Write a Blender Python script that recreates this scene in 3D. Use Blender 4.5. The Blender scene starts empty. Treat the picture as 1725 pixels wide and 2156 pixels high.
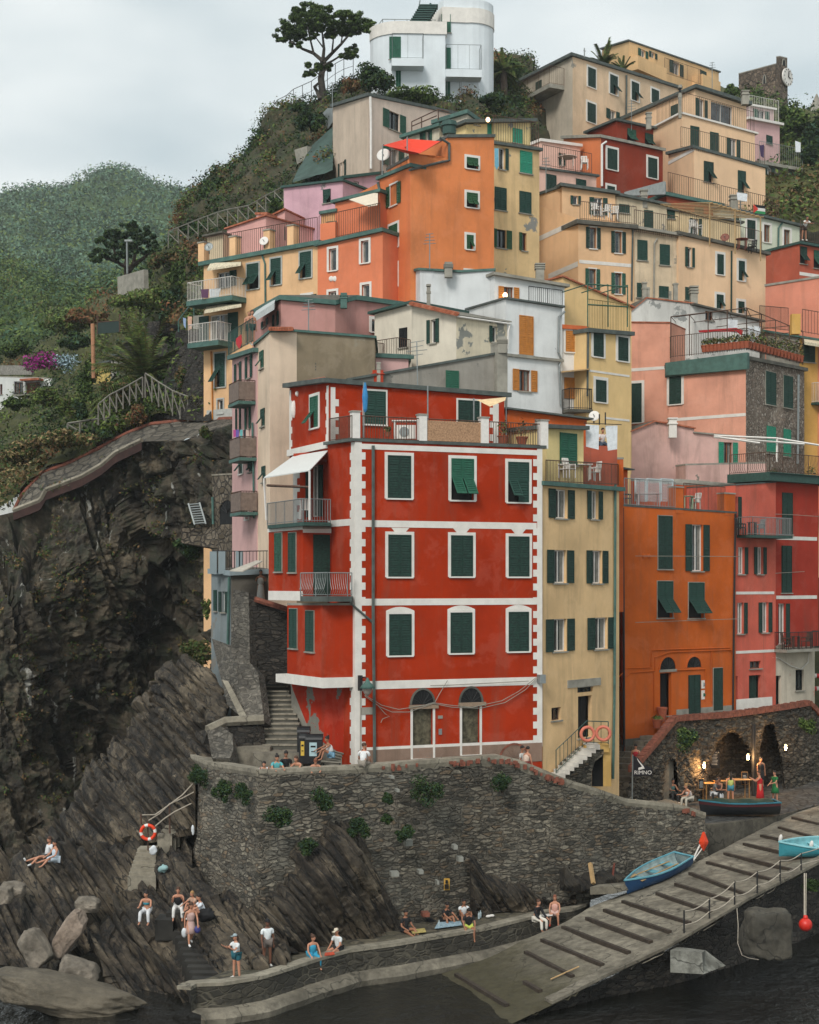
import bpy,bmesh,math,random
from mathutils import Vector as V,Matrix,noise
random.seed(7)
sc=bpy.context.scene
R=math.radians
# ---------------------------------------------------------------- camera, sky, sun, exposure
F,CX,HY,CZ=3300.0,862.5,1230.0,15.4 # focal length and horizon in photo units, eye height above the sea
cam=bpy.data.objects.new('camera',bpy.data.cameras.new('camera'))
sc.collection.objects.link(cam);sc.camera=cam
cam.location=(0,0,CZ);cam.rotation_euler=(R(90),0,0)
cam.data.sensor_fit='HORIZONTAL';cam.data.sensor_width=36;cam.data.lens=36*F/1725
cam.data.shift_y=(HY-1078)/1725;cam.data.clip_start=0.5;cam.data.clip_end=6000
wd=bpy.data.worlds.new('World');sc.world=wd;wd.use_nodes=True
nt=wd.node_tree;nt.nodes.clear()
wo=nt.nodes.new('ShaderNodeOutputWorld');wb=nt.nodes.new('ShaderNodeBackground')
sk=nt.nodes.new('ShaderNodeTexSky');sk.sky_type='NISHITA';sk.sun_disc=False
SUN_EL,SUN_AZ=R(40),R(-158)
sk.sun_elevation=SUN_EL;sk.sun_rotation=SUN_AZ
tc=nt.nodes.new('ShaderNodeTexCoord');mp=nt.nodes.new('ShaderNodeMapping');mp.inputs['Scale'].default_value=(1,1,2.6)
nz=nt.nodes.new('ShaderNodeTexNoise');nz.inputs['Scale'].default_value=5.5;nz.inputs['Detail'].default_value=4;nz.inputs['Roughness'].default_value=.42
cr=nt.nodes.new('ShaderNodeValToRGB')
cr.color_ramp.elements[0].position=.34;cr.color_ramp.elements[0].color=(4.15,4.75,4.9,1)
cr.color_ramp.elements[1].position=.66;cr.color_ramp.elements[1].color=(6.35,6.65,6.55,1)
mx=nt.nodes.new('ShaderNodeMix');mx.data_type='RGBA';mx.inputs[0].default_value=.92
L=nt.links
L.new(tc.outputs['Generated'],mp.inputs[0]);L.new(mp.outputs[0],nz.inputs['Vector']);L.new(nz.outputs['Fac'],cr.inputs[0])
L.new(sk.outputs[0],mx.inputs[6]);L.new(cr.outputs[0],mx.inputs[7]);L.new(mx.outputs[2],wb.inputs['Color'])
wb.inputs['Strength'].default_value=.1;L.new(wb.outputs[0],wo.inputs[0])
sd=bpy.data.lights.new('sun','SUN');sd.energy=1.5;sd.angle=R(18);sd.color=(1,.96,.9)
sun=bpy.data.objects.new('sun',sd);sc.collection.objects.link(sun)
_sdir=V((math.sin(SUN_AZ)*math.cos(SUN_EL),math.cos(SUN_AZ)*math.cos(SUN_EL),math.sin(SUN_EL)))
sun.location=(0,0,120);sun.rotation_euler=_sdir.to_track_quat('Z','Y').to_euler()
sc.view_settings.view_transform='Standard';sc.view_settings.look='None'
sc.view_settings.exposure=0.6;sc.view_settings.gamma=1
sc.cycles.max_bounces=6;sc.cycles.diffuse_bounces=3;sc.cycles.glossy_bounces=2;sc.cycles.volume_bounces=0
sc.cycles.transparent_max_bounces=8;sc.cycles.transmission_bounces=2
# ---------------------------------------------------------------- pixel frames of the study crops
REG={'A':(0,0,.36),'B':(552,0,.32),'C':(1035,0,.4),'D':(0,483,.36),'E':(552,483,.36),'F':(1104,483,.36),
 'G':(0,1035,.36),'H':(552,1035,.36),'I':(1104,1035,.36),'J':(0,1587,.34),'K':(552,1587,.36),'L':(1104,1587,.36),
 'P':(0,0,1),'Q':(538.2,1090.2,.2561),'S':(414,621,.2239),'T':(1311,1483.5,.24),'U':(1518,586.5,.2562)}
def T(r,x,y):o=REG[r];return(o[0]+o[2]*x,o[1]+o[2]*y)
def W(px,py,D):return V(((px-CX)/F*D,D,CZ+(HY-py)/F*D))
def WR(r,x,y,D):return W(*T(r,x,y),D)
def ZD(py,z):return(z-CZ)*F/(HY-py) # depth at which a point of height z shows on row py
def WZ(px,py,z):return W(px,py,ZD(py,z))
# ---------------------------------------------------------------- materials
def lin(c):
 if isinstance(c,str):
  c=[int(c[i:i+2],16)/255 for i in(0,2,4)]
  c=[(x/12.92 if x<=.04045 else((x+.055)/1.055)**2.4)for x in c]
 return(c[0],c[1],c[2],1)
def sc_(c,k):return(c[0]*k,c[1]*k,c[2]*k,1)
MATS={}
class NT:
 def __init__(s,name):
  s.m=bpy.data.materials.new(name);s.m.use_nodes=True;s.t=s.m.node_tree
  s.b=s.t.nodes['Principled BSDF'];s.out=s.t.nodes['Material Output']
  s.tc=s.n('ShaderNodeTexCoord');s.co=s.tc.outputs['Object']
 def n(s,t,**k):
  x=s.t.nodes.new(t)
  for a,v in k.items():
   if a.startswith('i_'):x.inputs[a[2:].replace('_',' ')].default_value=v
   else:setattr(x,a,v)
  return x
 def l(s,a,b):s.t.links.new(a,b)
 def map(s,scale,rot=(0,0,0),src=None):
  m=s.n('ShaderNodeMapping');m.inputs['Scale'].default_value=scale;m.inputs['Rotation'].default_value=rot
  s.l(src or s.co,m.inputs[0]);return m.outputs[0]
 def noise(s,scale,det=4,rough=.55,vec=None,dist=0):
  x=s.n('ShaderNodeTexNoise');x.inputs['Scale'].default_value=scale;x.inputs['Detail'].default_value=det
  x.inputs['Roughness'].default_value=rough;x.inputs['Distortion'].default_value=dist
  s.l(vec or s.co,x.inputs['Vector']);return x.outputs['Fac']
 def ramp(s,fac,stops):
  r=s.n('ShaderNodeValToRGB');e=r.color_ramp.elements
  while len(e)<len(stops):e.new(.5)
  for i,(p,c)in enumerate(stops):e[i].position=p;e[i].color=c if len(c)==4 else(*c,1)
  s.l(fac,r.inputs[0]);return r.outputs[0]
 def mix(s,f,a,b,mode='MIX'):
  x=s.n('ShaderNodeMix',data_type='RGBA',blend_type=mode)
  for i,v in((0,f),(6,a),(7,b)):
   if isinstance(v,(int,float,tuple)):x.inputs[i].default_value=v
   else:s.l(v,x.inputs[i])
  return x.outputs[2]
 def bump(s,h,strength,dist=.02,norm=None):
  x=s.n('ShaderNodeBump');x.inputs['Strength'].default_value=strength;x.inputs['Distance'].default_value=dist
  s.l(h,x.inputs['Height'])
  if norm:s.l(norm,x.inputs['Normal'])
  return x.outputs[0]
 def done(s,col,rough=.85,norm=None):
  if isinstance(col,tuple):s.b.inputs['Base Color'].default_value=col
  else:s.l(col,s.b.inputs['Base Color'])
  if isinstance(rough,(int,float)):s.b.inputs['Roughness'].default_value=rough
  else:s.l(rough,s.b.inputs['Roughness'])
  if norm:s.l(norm,s.b.inputs['Normal'])
  return s.m
def g3(v):return(v,v,v,1)
def plaster(hexc,patch=0.0,patchcol='8a8780',dirt=.5,seed=0):
 key=('pl',hexc,patch,patchcol,dirt)
 if key in MATS:return MATS[key]
 t=NT('plaster_'+hexc);c=lin(hexc);dirt=min(1,dirt*1.5)
 big=t.noise(.35+.05*seed,4,.6)
 col=t.mix(t.ramp(big,[(.36,g3(0)),(.64,g3(1))]),sc_(c,1-.26*dirt),sc_(c,1.08))
 st=t.noise(1.0,6,.7,t.map((1.1,1.1,.13)),.6);st2=t.noise(.8,5,.65,dist=.4)
 col=t.mix(t.ramp(st,[(.50,g3(0)),(.74,g3(.5*dirt))]),col,sc_(lin('5a5044'),1.1))
 col=t.mix(t.ramp(st2,[(.52,g3(0)),(.60,g3(.30*dirt))]),col,t.mix(.22,sc_(c,1.25),lin('a8a096')))
 fine=t.noise(5,5,.65)
 col=t.mix(t.ramp(fine,[(.35,g3(0)),(.7,g3(1))]),t.mix(.2*dirt,col,sc_(c,.72)),col)
 if patch>0:
  pn=t.noise(.55,7,.66)
  pm=t.ramp(pn,[(.70-patch*.3,g3(0)),(.712-patch*.3,g3(1))])
  col=t.mix(pm,col,t.mix(fine,lin(patchcol),sc_(lin(patchcol),.7)))
 nb=t.bump(t.noise(14,6,.7),.35,.02);nb=t.bump(t.noise(1.2,3,.5),.5,.05,nb)
 t.b.inputs['Specular IOR Level'].default_value=.12
 MATS[key]=t.done(col,.92,nb);return MATS[key]
def flat(name,hexc,rough=.6,metal=0,var=.12,scale=6,emit=0):
 key=(name,hexc)
 if key in MATS:return MATS[key]
 t=NT(name);c=lin(hexc)
 col=t.mix(t.ramp(t.noise(scale,4,.6),[(.35,g3(0)),(.65,g3(1))]),sc_(c,1-var),sc_(c,1+var))
 m=t.done(col,rough,t.bump(t.noise(scale*4,3),.12,.01));t.b.inputs['Metallic'].default_value=metal
 if emit:t.b.inputs['Emission Color'].default_value=c;t.b.inputs['Emission Strength'].default_value=emit
 MATS[key]=m;return m
def stone(name,cols,mortar,sx=2.2,sz=4.6,dark=0,bump=1.0,edge=.09,tint=None):
 if name in MATS:return MATS[name]
 t=NT(name)
 wob=t.n('ShaderNodeTexNoise');wob.inputs['Scale'].default_value=1.7;wob.inputs['Detail'].default_value=3;t.l(t.co,wob.inputs['Vector'])
 va=t.n('ShaderNodeVectorMath',operation='MULTIPLY_ADD');t.l(wob.outputs['Color'],va.inputs[0]);va.inputs[1].default_value=(.35,.35,.22);t.l(t.co,va.inputs[2])
 mpv=t.map((sx,sx,sz),src=va.outputs[0])
 v1=t.n('ShaderNodeTexVoronoi',feature='F1');v1.inputs['Scale'].default_value=1;t.l(mpv,v1.inputs['Vector'])
 v2=t.n('ShaderNodeTexVoronoi',feature='DISTANCE_TO_EDGE');v2.inputs['Scale'].default_value=1;t.l(mpv,v2.inputs['Vector'])
 sep=t.n('ShaderNodeSeparateColor');t.l(v1.outputs['Color'],sep.inputs[0])
 n=len(cols);col=t.ramp(sep.outputs[0],[((i+.5)/n,lin(c))for i,c in enumerate(cols)])
 col=t.mix(t.ramp(t.noise(7,6,.7),[(.3,g3(0)),(.7,g3(1))]),sc_(lin(cols[0]),.55),col,'MIX')
 ed=t.ramp(v2.outputs['Distance'],[(edge*.35,g3(0)),(edge*1.3,g3(1))])
 mo=t.mix(t.noise(3,4),sc_(lin(mortar),.7),sc_(lin(mortar),1.15))
 # mortar comes and goes; bare joints painted dark as shaded gaps between stones
 mm=t.ramp(t.noise(.7,4,.6),[(.44,g3(0)),(.66,g3(.9))])
 col=t.mix(ed,t.mix(mm,sc_(lin(mortar),.3),mo),col)
 big=t.ramp(t.noise(.22,5,.6),[(.35,g3(.72)),(.65,g3(1.1))])
 col=t.mix(1.0,col,big,'MULTIPLY')
 if tint:
  col=t.mix(t.ramp(t.noise(.4,5,.6),[(.5,g3(0)),(.72,g3(.55))]),col,lin(tint))
 h=t.mix(.35,ed,t.noise(6,6,.7));nb=t.bump(h,.9*bump,.09)
 MATS[name]=t.done(col,.95,nb);return MATS[name]
def rockmat(name,c0,c1,c2,stripes=(0,0,0),sscale=(1,1,1),white=0,moss=None):
 t=NT(name)
 if len(stripes)==9:
  def dt(a):
   x=t.n('ShaderNodeVectorMath',operation='DOT_PRODUCT');t.l(t.co,x.inputs[0]);x.inputs[1].default_value=a;return x.outputs['Value']
  cb=t.n('ShaderNodeCombineXYZ')
  for i in range(3):t.l(dt(tuple(c*sscale[i]for c in stripes[i*3:i*3+3])),cb.inputs[i])
  vec=cb.outputs[0]
 else:vec=t.map(sscale,stripes)
 s1=t.noise(1.0,8,.68,vec);s2=t.noise(.35,6,.6);s3=t.noise(4.5,8,.72)
 col=t.ramp(s1,[(.3,lin(c0)),(.52,lin(c1)),(.72,lin(c2))])
 col=t.mix(t.ramp(s3,[(.3,g3(.75)),(.62,g3(0))]),col,sc_(lin(c0),.6))
 col=t.mix(t.ramp(s2,[(.42,g3(0)),(.68,g3(.5))]),col,lin(c2))
 if len(stripes)==9:
  ck=t.noise(.8,3,.5,vec);col=t.mix(t.ramp(ck,[(.455,g3(0)),(.485,g3(.9)),(.50,g3(.9)),(.52,g3(0))]),col,sc_(lin(c0),.25))
 if len(stripes)==9 or white:col=t.mix(1.0,col,t.ramp(t.noise(.28,6,.68),[(.36,g3(.38)),(.60,g3(1.12))]),'MULTIPLY')
 if moss:
  col=t.mix(t.ramp(t.noise(.9,7,.68),[(.48,g3(0)),(.60,g3(.8))]),col,lin(moss))
 if white:
  w=t.noise(1.0,5,.6,t.map((1.1,1.1,.12)))
  col=t.mix(t.ramp(w,[(.715-white,g3(0)),(.75-white,g3(.8))]),col,lin('a5a49c'))
 nb=t.bump(s1,.8,.25);nb=t.bump(s3,.9,.08,nb)
 return t.done(col,.86,nb)
def leafmat(name,c0,c1,flower=None):
 t=NT(name)
 oi=t.n('ShaderNodeTexCoord');n1=t.noise(.8,4,.6);n2=t.noise(9,2,.5)
 col=t.ramp(n1,[(.35,lin(c0)),(.65,lin(c1))]);col=t.mix(t.ramp(n2,[(.4,g3(0)),(.7,g3(.6))]),col,sc_(lin(c1),1.25))
 m=t.done(col,.8);t.b.inputs['Specular IOR Level'].default_value=.2
 return m
# shared materials
M_SHUT=flat('shutter_green','153b31',.75,var=.18);M_SHUTD=flat('shutter_dark_green','133229',.8,var=.38,scale=9)
M_SHUTT=flat('shutter_teal','1f8468',.7,var=.12);M_SHUTB=flat('shutter_emerald','1a5540',.75,var=.15)
M_SHUTO=flat('shutter_ochre','b87428',.6,var=.12);M_SHUTP=flat('shutter_grass','1f4a2a',.75,var=.15)
M_WHITE=flat('white_paint','ded9d2',.7,var=.06);M_TRIM=flat('white_trim','d9d4cc',.85,var=.07,scale=2)
M_TRIMG=flat('grey_trim','a9aaa4',.85,var=.1);M_WOOD=flat('brown_wood','7c4526',.6);M_WOODL=flat('light_wood','a98a5f',.7)
M_DARK=flat('dark_inside','0d0f10',.9,var=.3);M_SLATE=flat('slate_edge','4d5450',.8,var=.25,scale=2.5)
M_COPPER=flat('green_fascia','44645c',.7,var=.22,scale=2.5);M_COPD=flat('dark_green_fascia','2c4a43',.7,var=.2)
M_IRON=flat('iron','2b2b2b',.6,.3);M_RUST=flat('rusty_iron','5a4336',.8,.1,var=.3);M_GALV=flat('galvanised','8b908f',.5,.4)
M_CONC=None
def glassmat():
 t=NT('window_glass');t.b.inputs['Metallic'].default_value=.0
 c=t.ramp(t.noise(.9,2),[(.4,lin('141a1c')),(.62,lin('3a4446'))]);t.b.inputs['Specular IOR Level'].default_value=.8
 return t.done(c,.12)
M_GLASS=glassmat()
M_CURT=flat('curtain','7f7d75',.9,var=.25,scale=3)
def tilemat():
 t=NT('terracotta_tiles');c=t.ramp(t.noise(3,5,.7),[(.3,lin('75452f')),(.5,lin('a95f42')),(.7,lin('b9836a'))])
 return t.done(c,.9,t.bump(t.noise(9,3),.5,.03))
M_TILE=tilemat()
M_CONC=flat('concrete','8f8b80',.92,var=.22,scale=1.6);M_CONCD=flat('dark_concrete','57554d',.92,var=.3,scale=1.6)
M_BRICK=flat('brick_edge','7a4838',.92,var=.35,scale=5)
def slatemat():
 t=NT('slate_roof');v=t.n('ShaderNodeTexVoronoi');v.inputs['Scale'].default_value=1;t.l(t.map((2.4,3.6,2)),v.inputs['Vector'])
 c=t.ramp(v.outputs['Color'],[(.2,lin('4b4943')),(.5,lin('6d6a61')),(.8,lin('8a867b'))])
 return t.done(c,.9,t.bump(v.outputs['Distance'],.8,.06))
M_SLROOF=slatemat()
# ---------------------------------------------------------------- mesh helpers
class MB:
 def __init__(s):s.v=[];s.f=[];s.m=[];s.mats=[]
 def mi(s,m):
  if m is None:return 0
  if m not in s.mats:s.mats.append(m)
  return s.mats.index(m)
 def face(s,pts,m=None):
  i=len(s.v);s.v+=[V(p)for p in pts];s.f.append(tuple(range(i,i+len(pts))));s.m.append(s.mi(m))
 def hexa(s,p,m=None): # 8 points: bottom ring 0-3, top ring 4-7
  i=len(s.v);s.v+=[V(q)for q in p];k=s.mi(m)
  for f in((3,2,1,0),(4,5,6,7),(0,1,5,4),(1,2,6,5),(2,3,7,6),(3,0,4,7)):
   s.f.append(tuple(i+j for j in f));s.m.append(k)
 def box(s,c,h,m=None,rz=0,M=None):
  q=[]
  for z in(-1,1):
   for x,y in((-1,-1),(1,-1),(1,1),(-1,1)):
    p=V((x*h[0],y*h[1],z*h[2]))
    if M is not None:p=M@p
    elif rz:p=Matrix.Rotation(rz,3,'Z')@p
    q.append(p+V(c))
  s.hexa(q,m)
 def fbox(s,fac,u0,u1,z0,z1,n0,n1,m=None):
  P=fac.P
  s.hexa([P(u0,z0,n1),P(u1,z0,n1),P(u1,z0,n0),P(u0,z0,n0),P(u0,z1,n1),P(u1,z1,n1),P(u1,z1,n0),P(u0,z1,n0)],m)
 def prism(s,poly,z0,z1,m=None,mt=None): # poly in xy; z may be list per vertex
  n=len(poly);a=z0 if isinstance(z0,(list,tuple))else[z0]*n;b=z1 if isinstance(z1,(list,tuple))else[z1]*n
  i=len(s.v);s.v+=[V((p[0],p[1],a[k]))for k,p in enumerate(poly)]+[V((p[0],p[1],b[k]))for k,p in enumerate(poly)]
  km=s.mi(m);kt=s.mi(mt or m)
  s.f.append(tuple(range(i+n-1,i-1,-1)));s.m.append(km);s.f.append(tuple(range(i+n,i+2*n)));s.m.append(kt)
  for k in range(n):
   j=(k+1)%n;s.f.append((i+k,i+j,i+n+j,i+n+k));s.m.append(km)
 def tube(s,pts,r,m=None,sides=6,cap=True):
  pts=[V(p)for p in pts];n=len(pts);rs=r if isinstance(r,(list,tuple))else[r]*n
  i0=len(s.v);k=s.mi(m);up=None
  for a in range(n):
   d=(pts[min(a+1,n-1)]-pts[max(a-1,0)])
   if d.length<1e-9:d=V((0,0,1))
   d.normalize()
   if up is None:
    up=V((0,0,1))if abs(d.z)<.9 else V((1,0,0))
   x=d.cross(up)
   if x.length<1e-4:x=d.cross(V((1,0,0))if abs(d.x)<.9 else V((0,1,0)))
   x.normalize();y=x.cross(d).normalized();up=y
   for q in range(sides):
    t=2*math.pi*q/sides;s.v.append(pts[a]+(x*math.cos(t)+y*math.sin(t))*rs[a])
  for a in range(n-1):
   for q in range(sides):
    q2=(q+1)%sides;s.f.append((i0+a*sides+q,i0+a*sides+q2,i0+(a+1)*sides+q2,i0+(a+1)*sides+q));s.m.append(k)
  if cap:
   s.f.append(tuple(i0+q for q in range(sides-1,-1,-1)));s.m.append(k)
   s.f.append(tuple(i0+(n-1)*sides+q for q in range(sides)));s.m.append(k)
 def bar(s,a,b,w,m=None):s.tube([a,b],w*.5*1.3,m,4,True)
 def lathe(s,prof,c,m=None,n=14,axis=None):
  i=len(s.v);k=s.mi(m);c=V(c)
  for(r,z)in prof:
   for q in range(n):
    t=2*math.pi*q/n;p=V((r*math.cos(t),r*math.sin(t),z))
    if axis is not None:p=axis@p
    s.v.append(c+p)
  for a in range(len(prof)-1):
   for q in range(n):
    q2=(q+1)%n;s.f.append((i+a*n+q,i+a*n+q2,i+(a+1)*n+q2,i+(a+1)*n+q));s.m.append(k)
  if prof[0][0]>.0011:s.f.append(tuple(i+q for q in range(n-1,-1,-1)));s.m.append(k)
  if prof[-1][0]>.0011:s.f.append(tuple(i+(len(prof)-1)*n+q for q in range(n)));s.m.append(k)
 def ell(s,c,r,m=None,nu=10,nv=7,M=None):
  prof=[(max(1e-3,math.sin(math.pi*j/nv)),-math.cos(math.pi*j/nv))for j in range(nv+1)]
  A=Matrix.Diagonal(V(r));A=(M@A)if M is not None else A
  s.lathe(prof,c,m,nu,A)
 def torus(s,c,R_,r,m1=None,m2=None,M=None,n=28,k=8,stripes=4):
  i=len(s.v);c=V(c)
  for a in range(n):
   t=2*math.pi*a/n
   for b in range(k):
    p=2*math.pi*b/k;q=V(((R_+r*math.cos(p))*math.cos(t),r*math.sin(p),(R_+r*math.cos(p))*math.sin(t)))
    s.v.append(c+(M@q if M is not None else q))
  for a in range(n):
   st=((a/n*stripes)%1)<.16 if m2 else False
   for b in range(k):
    a2=(a+1)%n;b2=(b+1)%k
    s.f.append((i+a*k+b,i+a*k+b2,i+a2*k+b2,i+a2*k+b));s.m.append(s.mi(m2 if st else m1))
 def build(s,name,mat=None,parent=None,smooth=False,origin=None):
  if mat is not None:
   if not s.mats:s.mats=[mat]
  off=V(origin)if origin is not None else(wloc(parent)if parent is not None else V((0,0,0)))
  me=bpy.data.meshes.new(name);me.from_pydata([tuple(p-off)for p in s.v],[],s.f)
  for m in s.mats:me.materials.append(m)
  if len(s.mats)>1:me.polygons.foreach_set('material_index',s.m)
  if smooth:me.polygons.foreach_set('use_smooth',[True]*len(me.polygons))
  me.update()
  o=bpy.data.objects.new(name,me);sc.collection.objects.link(o)
  if parent is not None:o.parent=parent
  elif origin is not None:o.location=off
  return o
WL={}
def wloc(o):
 return WL.get(o.name,V((0,0,0)))
def tag(o,label=None,cat=None,group=None,kind=None):
 if label:o['label']=label
 if cat:o['category']=cat
 if group:o['group']=group
 if kind:o['kind']=kind
 return o
def thing(name,label,cat,loc,group=None):
 o=bpy.data.objects.new(name,None);sc.collection.objects.link(o);o.location=loc;o.empty_display_size=.3
 WL[o.name]=V(loc);return tag(o,label,cat,group)
def part(mb,name,mat,parent,smooth=False):
 o=mb.build(name,mat,parent,smooth);WL[o.name]=wloc(parent);return o
def single(mb,name,label,cat,mat,group=None,smooth=False,origin=None):
 if origin is None:
  n=len(mb.v);xs=[p.x for p in mb.v];ys=[p.y for p in mb.v];origin=V(((min(xs)+max(xs))/2,(min(ys)+max(ys))/2,min(p.z for p in mb.v)))
 o=mb.build(name,mat,None,smooth,origin);WL[o.name]=V(origin);return tag(o,label,cat,group)
class Fac:
 def __init__(s,a,b):
  s.A=V((a[0],a[1],0));d=V((b[0]-a[0],b[1]-a[1],0));s.len=d.length;s.d=d.normalized()
  s.N=V((s.d.y,-s.d.x,0))
  if s.N.y>0 and abs(s.d.x)>1e-6 and False:s.N=-s.N
 def P(s,u,z,n=0):p=s.A+s.d*u+s.N*n;return V((p.x,p.y,z))
 def hit(s,px,py,n=0):
  A=s.A+s.N*n;dx=(px-CX)/F
  # t*(dx,1) = A + u*d
  det=dx*(-s.d.y)-(-s.d.x)*1.0
  t=(A.x*(-s.d.y)-(-s.d.x)*A.y)/det;u=(dx*A.y-A.x)/det
  return u,CZ+(HY-py)/F*t
 def at(s,px,py,n=0):u,z=s.hit(px,py,n);return s.P(u,z,n)
def ter(Y): # ground under the village at a given depth
 k=[(60,2),(74,5),(82,8),(90,16),(100,26),(112,36),(125,46),(140,52),(170,60),(260,60)]
 for(a,za),(b,zb)in zip(k,k[1:]):
  if Y<=b:return za+(zb-za)*max(0,(Y-a))/(b-a)
 return 60
# ---------------------------------------------------------------- building kit
M_SHUTF=flat('shutter_faded','22503f',.8,var=.3,scale=8)
def leaf_mb(mb,fac,u0,u1,z0,z1,n,mat,tilt=0.0,slat=.10,hinge=None):
 """one louvred leaf; tilt>0 swings it outwards round its top edge; hinge=(u,ang) swings round a vertical edge"""
 w=u1-u0;h=z1-z0;ct,st=math.cos(tilt),math.sin(tilt)
 def Q(u,z,k): # z measured down from the top edge
  dz=z1-z
  uu,nn=u,n+k*ct+dz*st;zz=z1-dz*ct+k*st
  if hinge:
   hu,a=hinge;du=u-hu;uu=hu+du*math.cos(a)-0*math.sin(a);nn=nn+abs(du)*math.sin(a)
  return fac.P(uu,zz,nn)
 def bx(a,b,c,d,k0,k1):
  mb.hexa([Q(a,c,k1),Q(b,c,k1),Q(b,c,k0),Q(a,c,k0),Q(a,d,k1),Q(b,d,k1),Q(b,d,k0),Q(a,d,k0)],mat)
 f=min(.055,w*.16)
 bx(u0,u0+f,z0,z1,0,.04);bx(u1-f,u1,z0,z1,0,.04)
 bx(u0+f,u1-f,z0,z0+f*1.3,0,.038);bx(u0+f,u1-f,z1-f,z1,0,.038)
 segs=[(z0+f*1.3,z1-f)]
 if h>1.0 and tilt==0:
  zm=z0+h*.46;bx(u0+f,u1-f,zm-f*.6,zm+f*.6,0,.038);segs=[(z0+f*1.3,zm-f*.6),(zm+f*.6,z1-f)]
 for a,b in segs:
  k=max(2,int((b-a)/slat));s=(b-a)/k
  for i in range(k):
   zz=a+i*s
   q=[Q(u0+f,zz+.08*s,.034),Q(u1-f,zz+.08*s,.034),Q(u1-f,zz+.02*s,.022),Q(u0+f,zz+.02*s,.022),
    Q(u0+f,zz+s*.86,.012),Q(u1-f,zz+s*.86,.012),Q(u1-f,zz+s*.80,.002),Q(u0+f,zz+s*.80,.002)]
   mb.hexa(q,mat)
 mb.face([Q(u0+f,z0+f,.003),Q(u1-f,z0+f,.003),Q(u1-f,z1-f,.003),Q(u0+f,z1-f,.003)],M_SHUTD if mat in(M_SHUT,M_SHUTD)else mat)
def add_leaf(parent,*a,**k):
 m=MB();leaf_mb(m,*a,**k);return part(m,'shutter',None,parent)
def window(root,fac,ty,x0,y0,x1,y1,shut=None,trim=None,tw=.11,frame=None,sill=True,half='lr',arch=False,big=False,curt=True,depth=.16,door=None):
 shut=shut or random.choice([M_SHUT,M_SHUT,M_SHUTD,M_SHUTF]);frame=frame or M_WHITE
 xm,ym=(x0+x1)/2,(y0+y1)/2
 ua,_=fac.hit(x0,ym);ub,_=fac.hit(x1,ym);u,z1=fac.hit(xm,y0);u,z0=fac.hit(xm,y1)
 if ua>ub:ua,ub=ub,ua
 w=ub-ua;h=z1-z0;m=MB()
 if trim:
  for a,b,c,d in((ua-tw,ua,z0-tw*.2,z1+tw),(ub,ub+tw,z0-tw*.2,z1+tw),(ua,ub,z1,z1+tw)):
   m.fbox(fac,a,b,c,d,0,.045,trim)
  if arch:
   n=8;mid=(ua+ub)/2;rr=w/2+tw
   for i in range(n):
    a=ua-tw+(2*rr)*i/n;b=ua-tw+2*rr*(i+1)/n
    ha=.17*(1-((a-mid)/rr)**2);hb=.17*(1-((b-mid)/rr)**2);P=fac.P;zt=z1+tw
    m.hexa([P(a,zt,.022),P(b,zt,.022),P(b,zt,0),P(a,zt,0),P(a,zt+ha+.01,.022),P(b,zt+hb+.01,.022),P(b,zt+hb+.01,0),P(a,zt+ha+.01,0)],trim)
 if sill:m.fbox(fac,ua-.08,ub+.08,z0-.07,z0-.003,0,.09,trim or M_CONC)
 closed=ty=='c'
 if closed:m.fbox(fac,ua,ub,z0,z1,.002,.012,shut)
 if not m.v:m.fbox(fac,ua,ub,z1,z1+.04,0,.02,trim or M_CONC)
 nm='door' if ty=='d' else 'window'
 wo_=part(m,nm,None,root)
 if closed:
  if w>.62 or h>1.0:
   mid=(ua+ub)/2
   for a,b in((ua+.01,mid-.006),(mid+.006,ub-.01)):add_leaf(wo_,fac,a,b,z0+.01,z1-.01,.03,shut)
  else:add_leaf(wo_,fac,ua+.01,ub-.01,z0+.01,z1-.01,.03,shut)
  return wo_
 # glazed opening, set back in the wall
 g=MB();fr=.055;d=-depth
 if ty=='d':
  g.fbox(fac,ua,ub,z0,z1,d-.05,d,door or M_SHUTD)
  for a in(0,.5):
   uu=ua+w*a;g.fbox(fac,uu+.08,uu+w*.5-.08,z0+h*.08,z0+h*.42,d,d+.015,door or M_SHUTD);g.fbox(fac,uu+.08,uu+w*.5-.08,z0+h*.5,z0+h*.93,d,d+.015,door or M_SHUTD)
  part(g,'door_leaf',None,wo_)
 else:
  g.face([fac.P(ua,z0,d-.03),fac.P(ub,z0,d-.03),fac.P(ub,z1,d-.03),fac.P(ua,z1,d-.03)],M_DARK if ty=='f' else M_GLASS)
  if ty!='f':
   mid=(ua+ub)/2
   if curt and w>.5:
    c=MB()
    for a,b in((ua+fr,ua+w*.30),(ub-w*.30,ub-fr)):
     c.fbox(fac,a,b,z0+fr,z1-fr,d-.028,d-.022,M_CURT)
    part(c,'curtain',None,wo_)
   part(g,'pane',None,wo_);g=MB()
   for a,b,c,e in((ua,ua+fr,z0,z1),(ub-fr,ub,z0,z1),(ua,ub,z0,z0+fr),(ua,ub,z1-fr,z1)):g.fbox(fac,a,b,c,e,d-.02,d+.03,frame)
   if w>.55:g.fbox(fac,mid-fr*.6,mid+fr*.6,z0+fr,z1-fr,d-.02,d+.032,frame)
   part(g,'frame',None,wo_)
  else:part(g,'pane',None,wo_)
 if ty=='o':
  lw=w*.52
  if 'l' in half:add_leaf(wo_,fac,ua-lw-.02,ua-.02,z0,z1,.03,shut)
  if 'r' in half:add_leaf(wo_,fac,ub+.02,ub+lw+.02,z0,z1,.03,shut)
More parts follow.
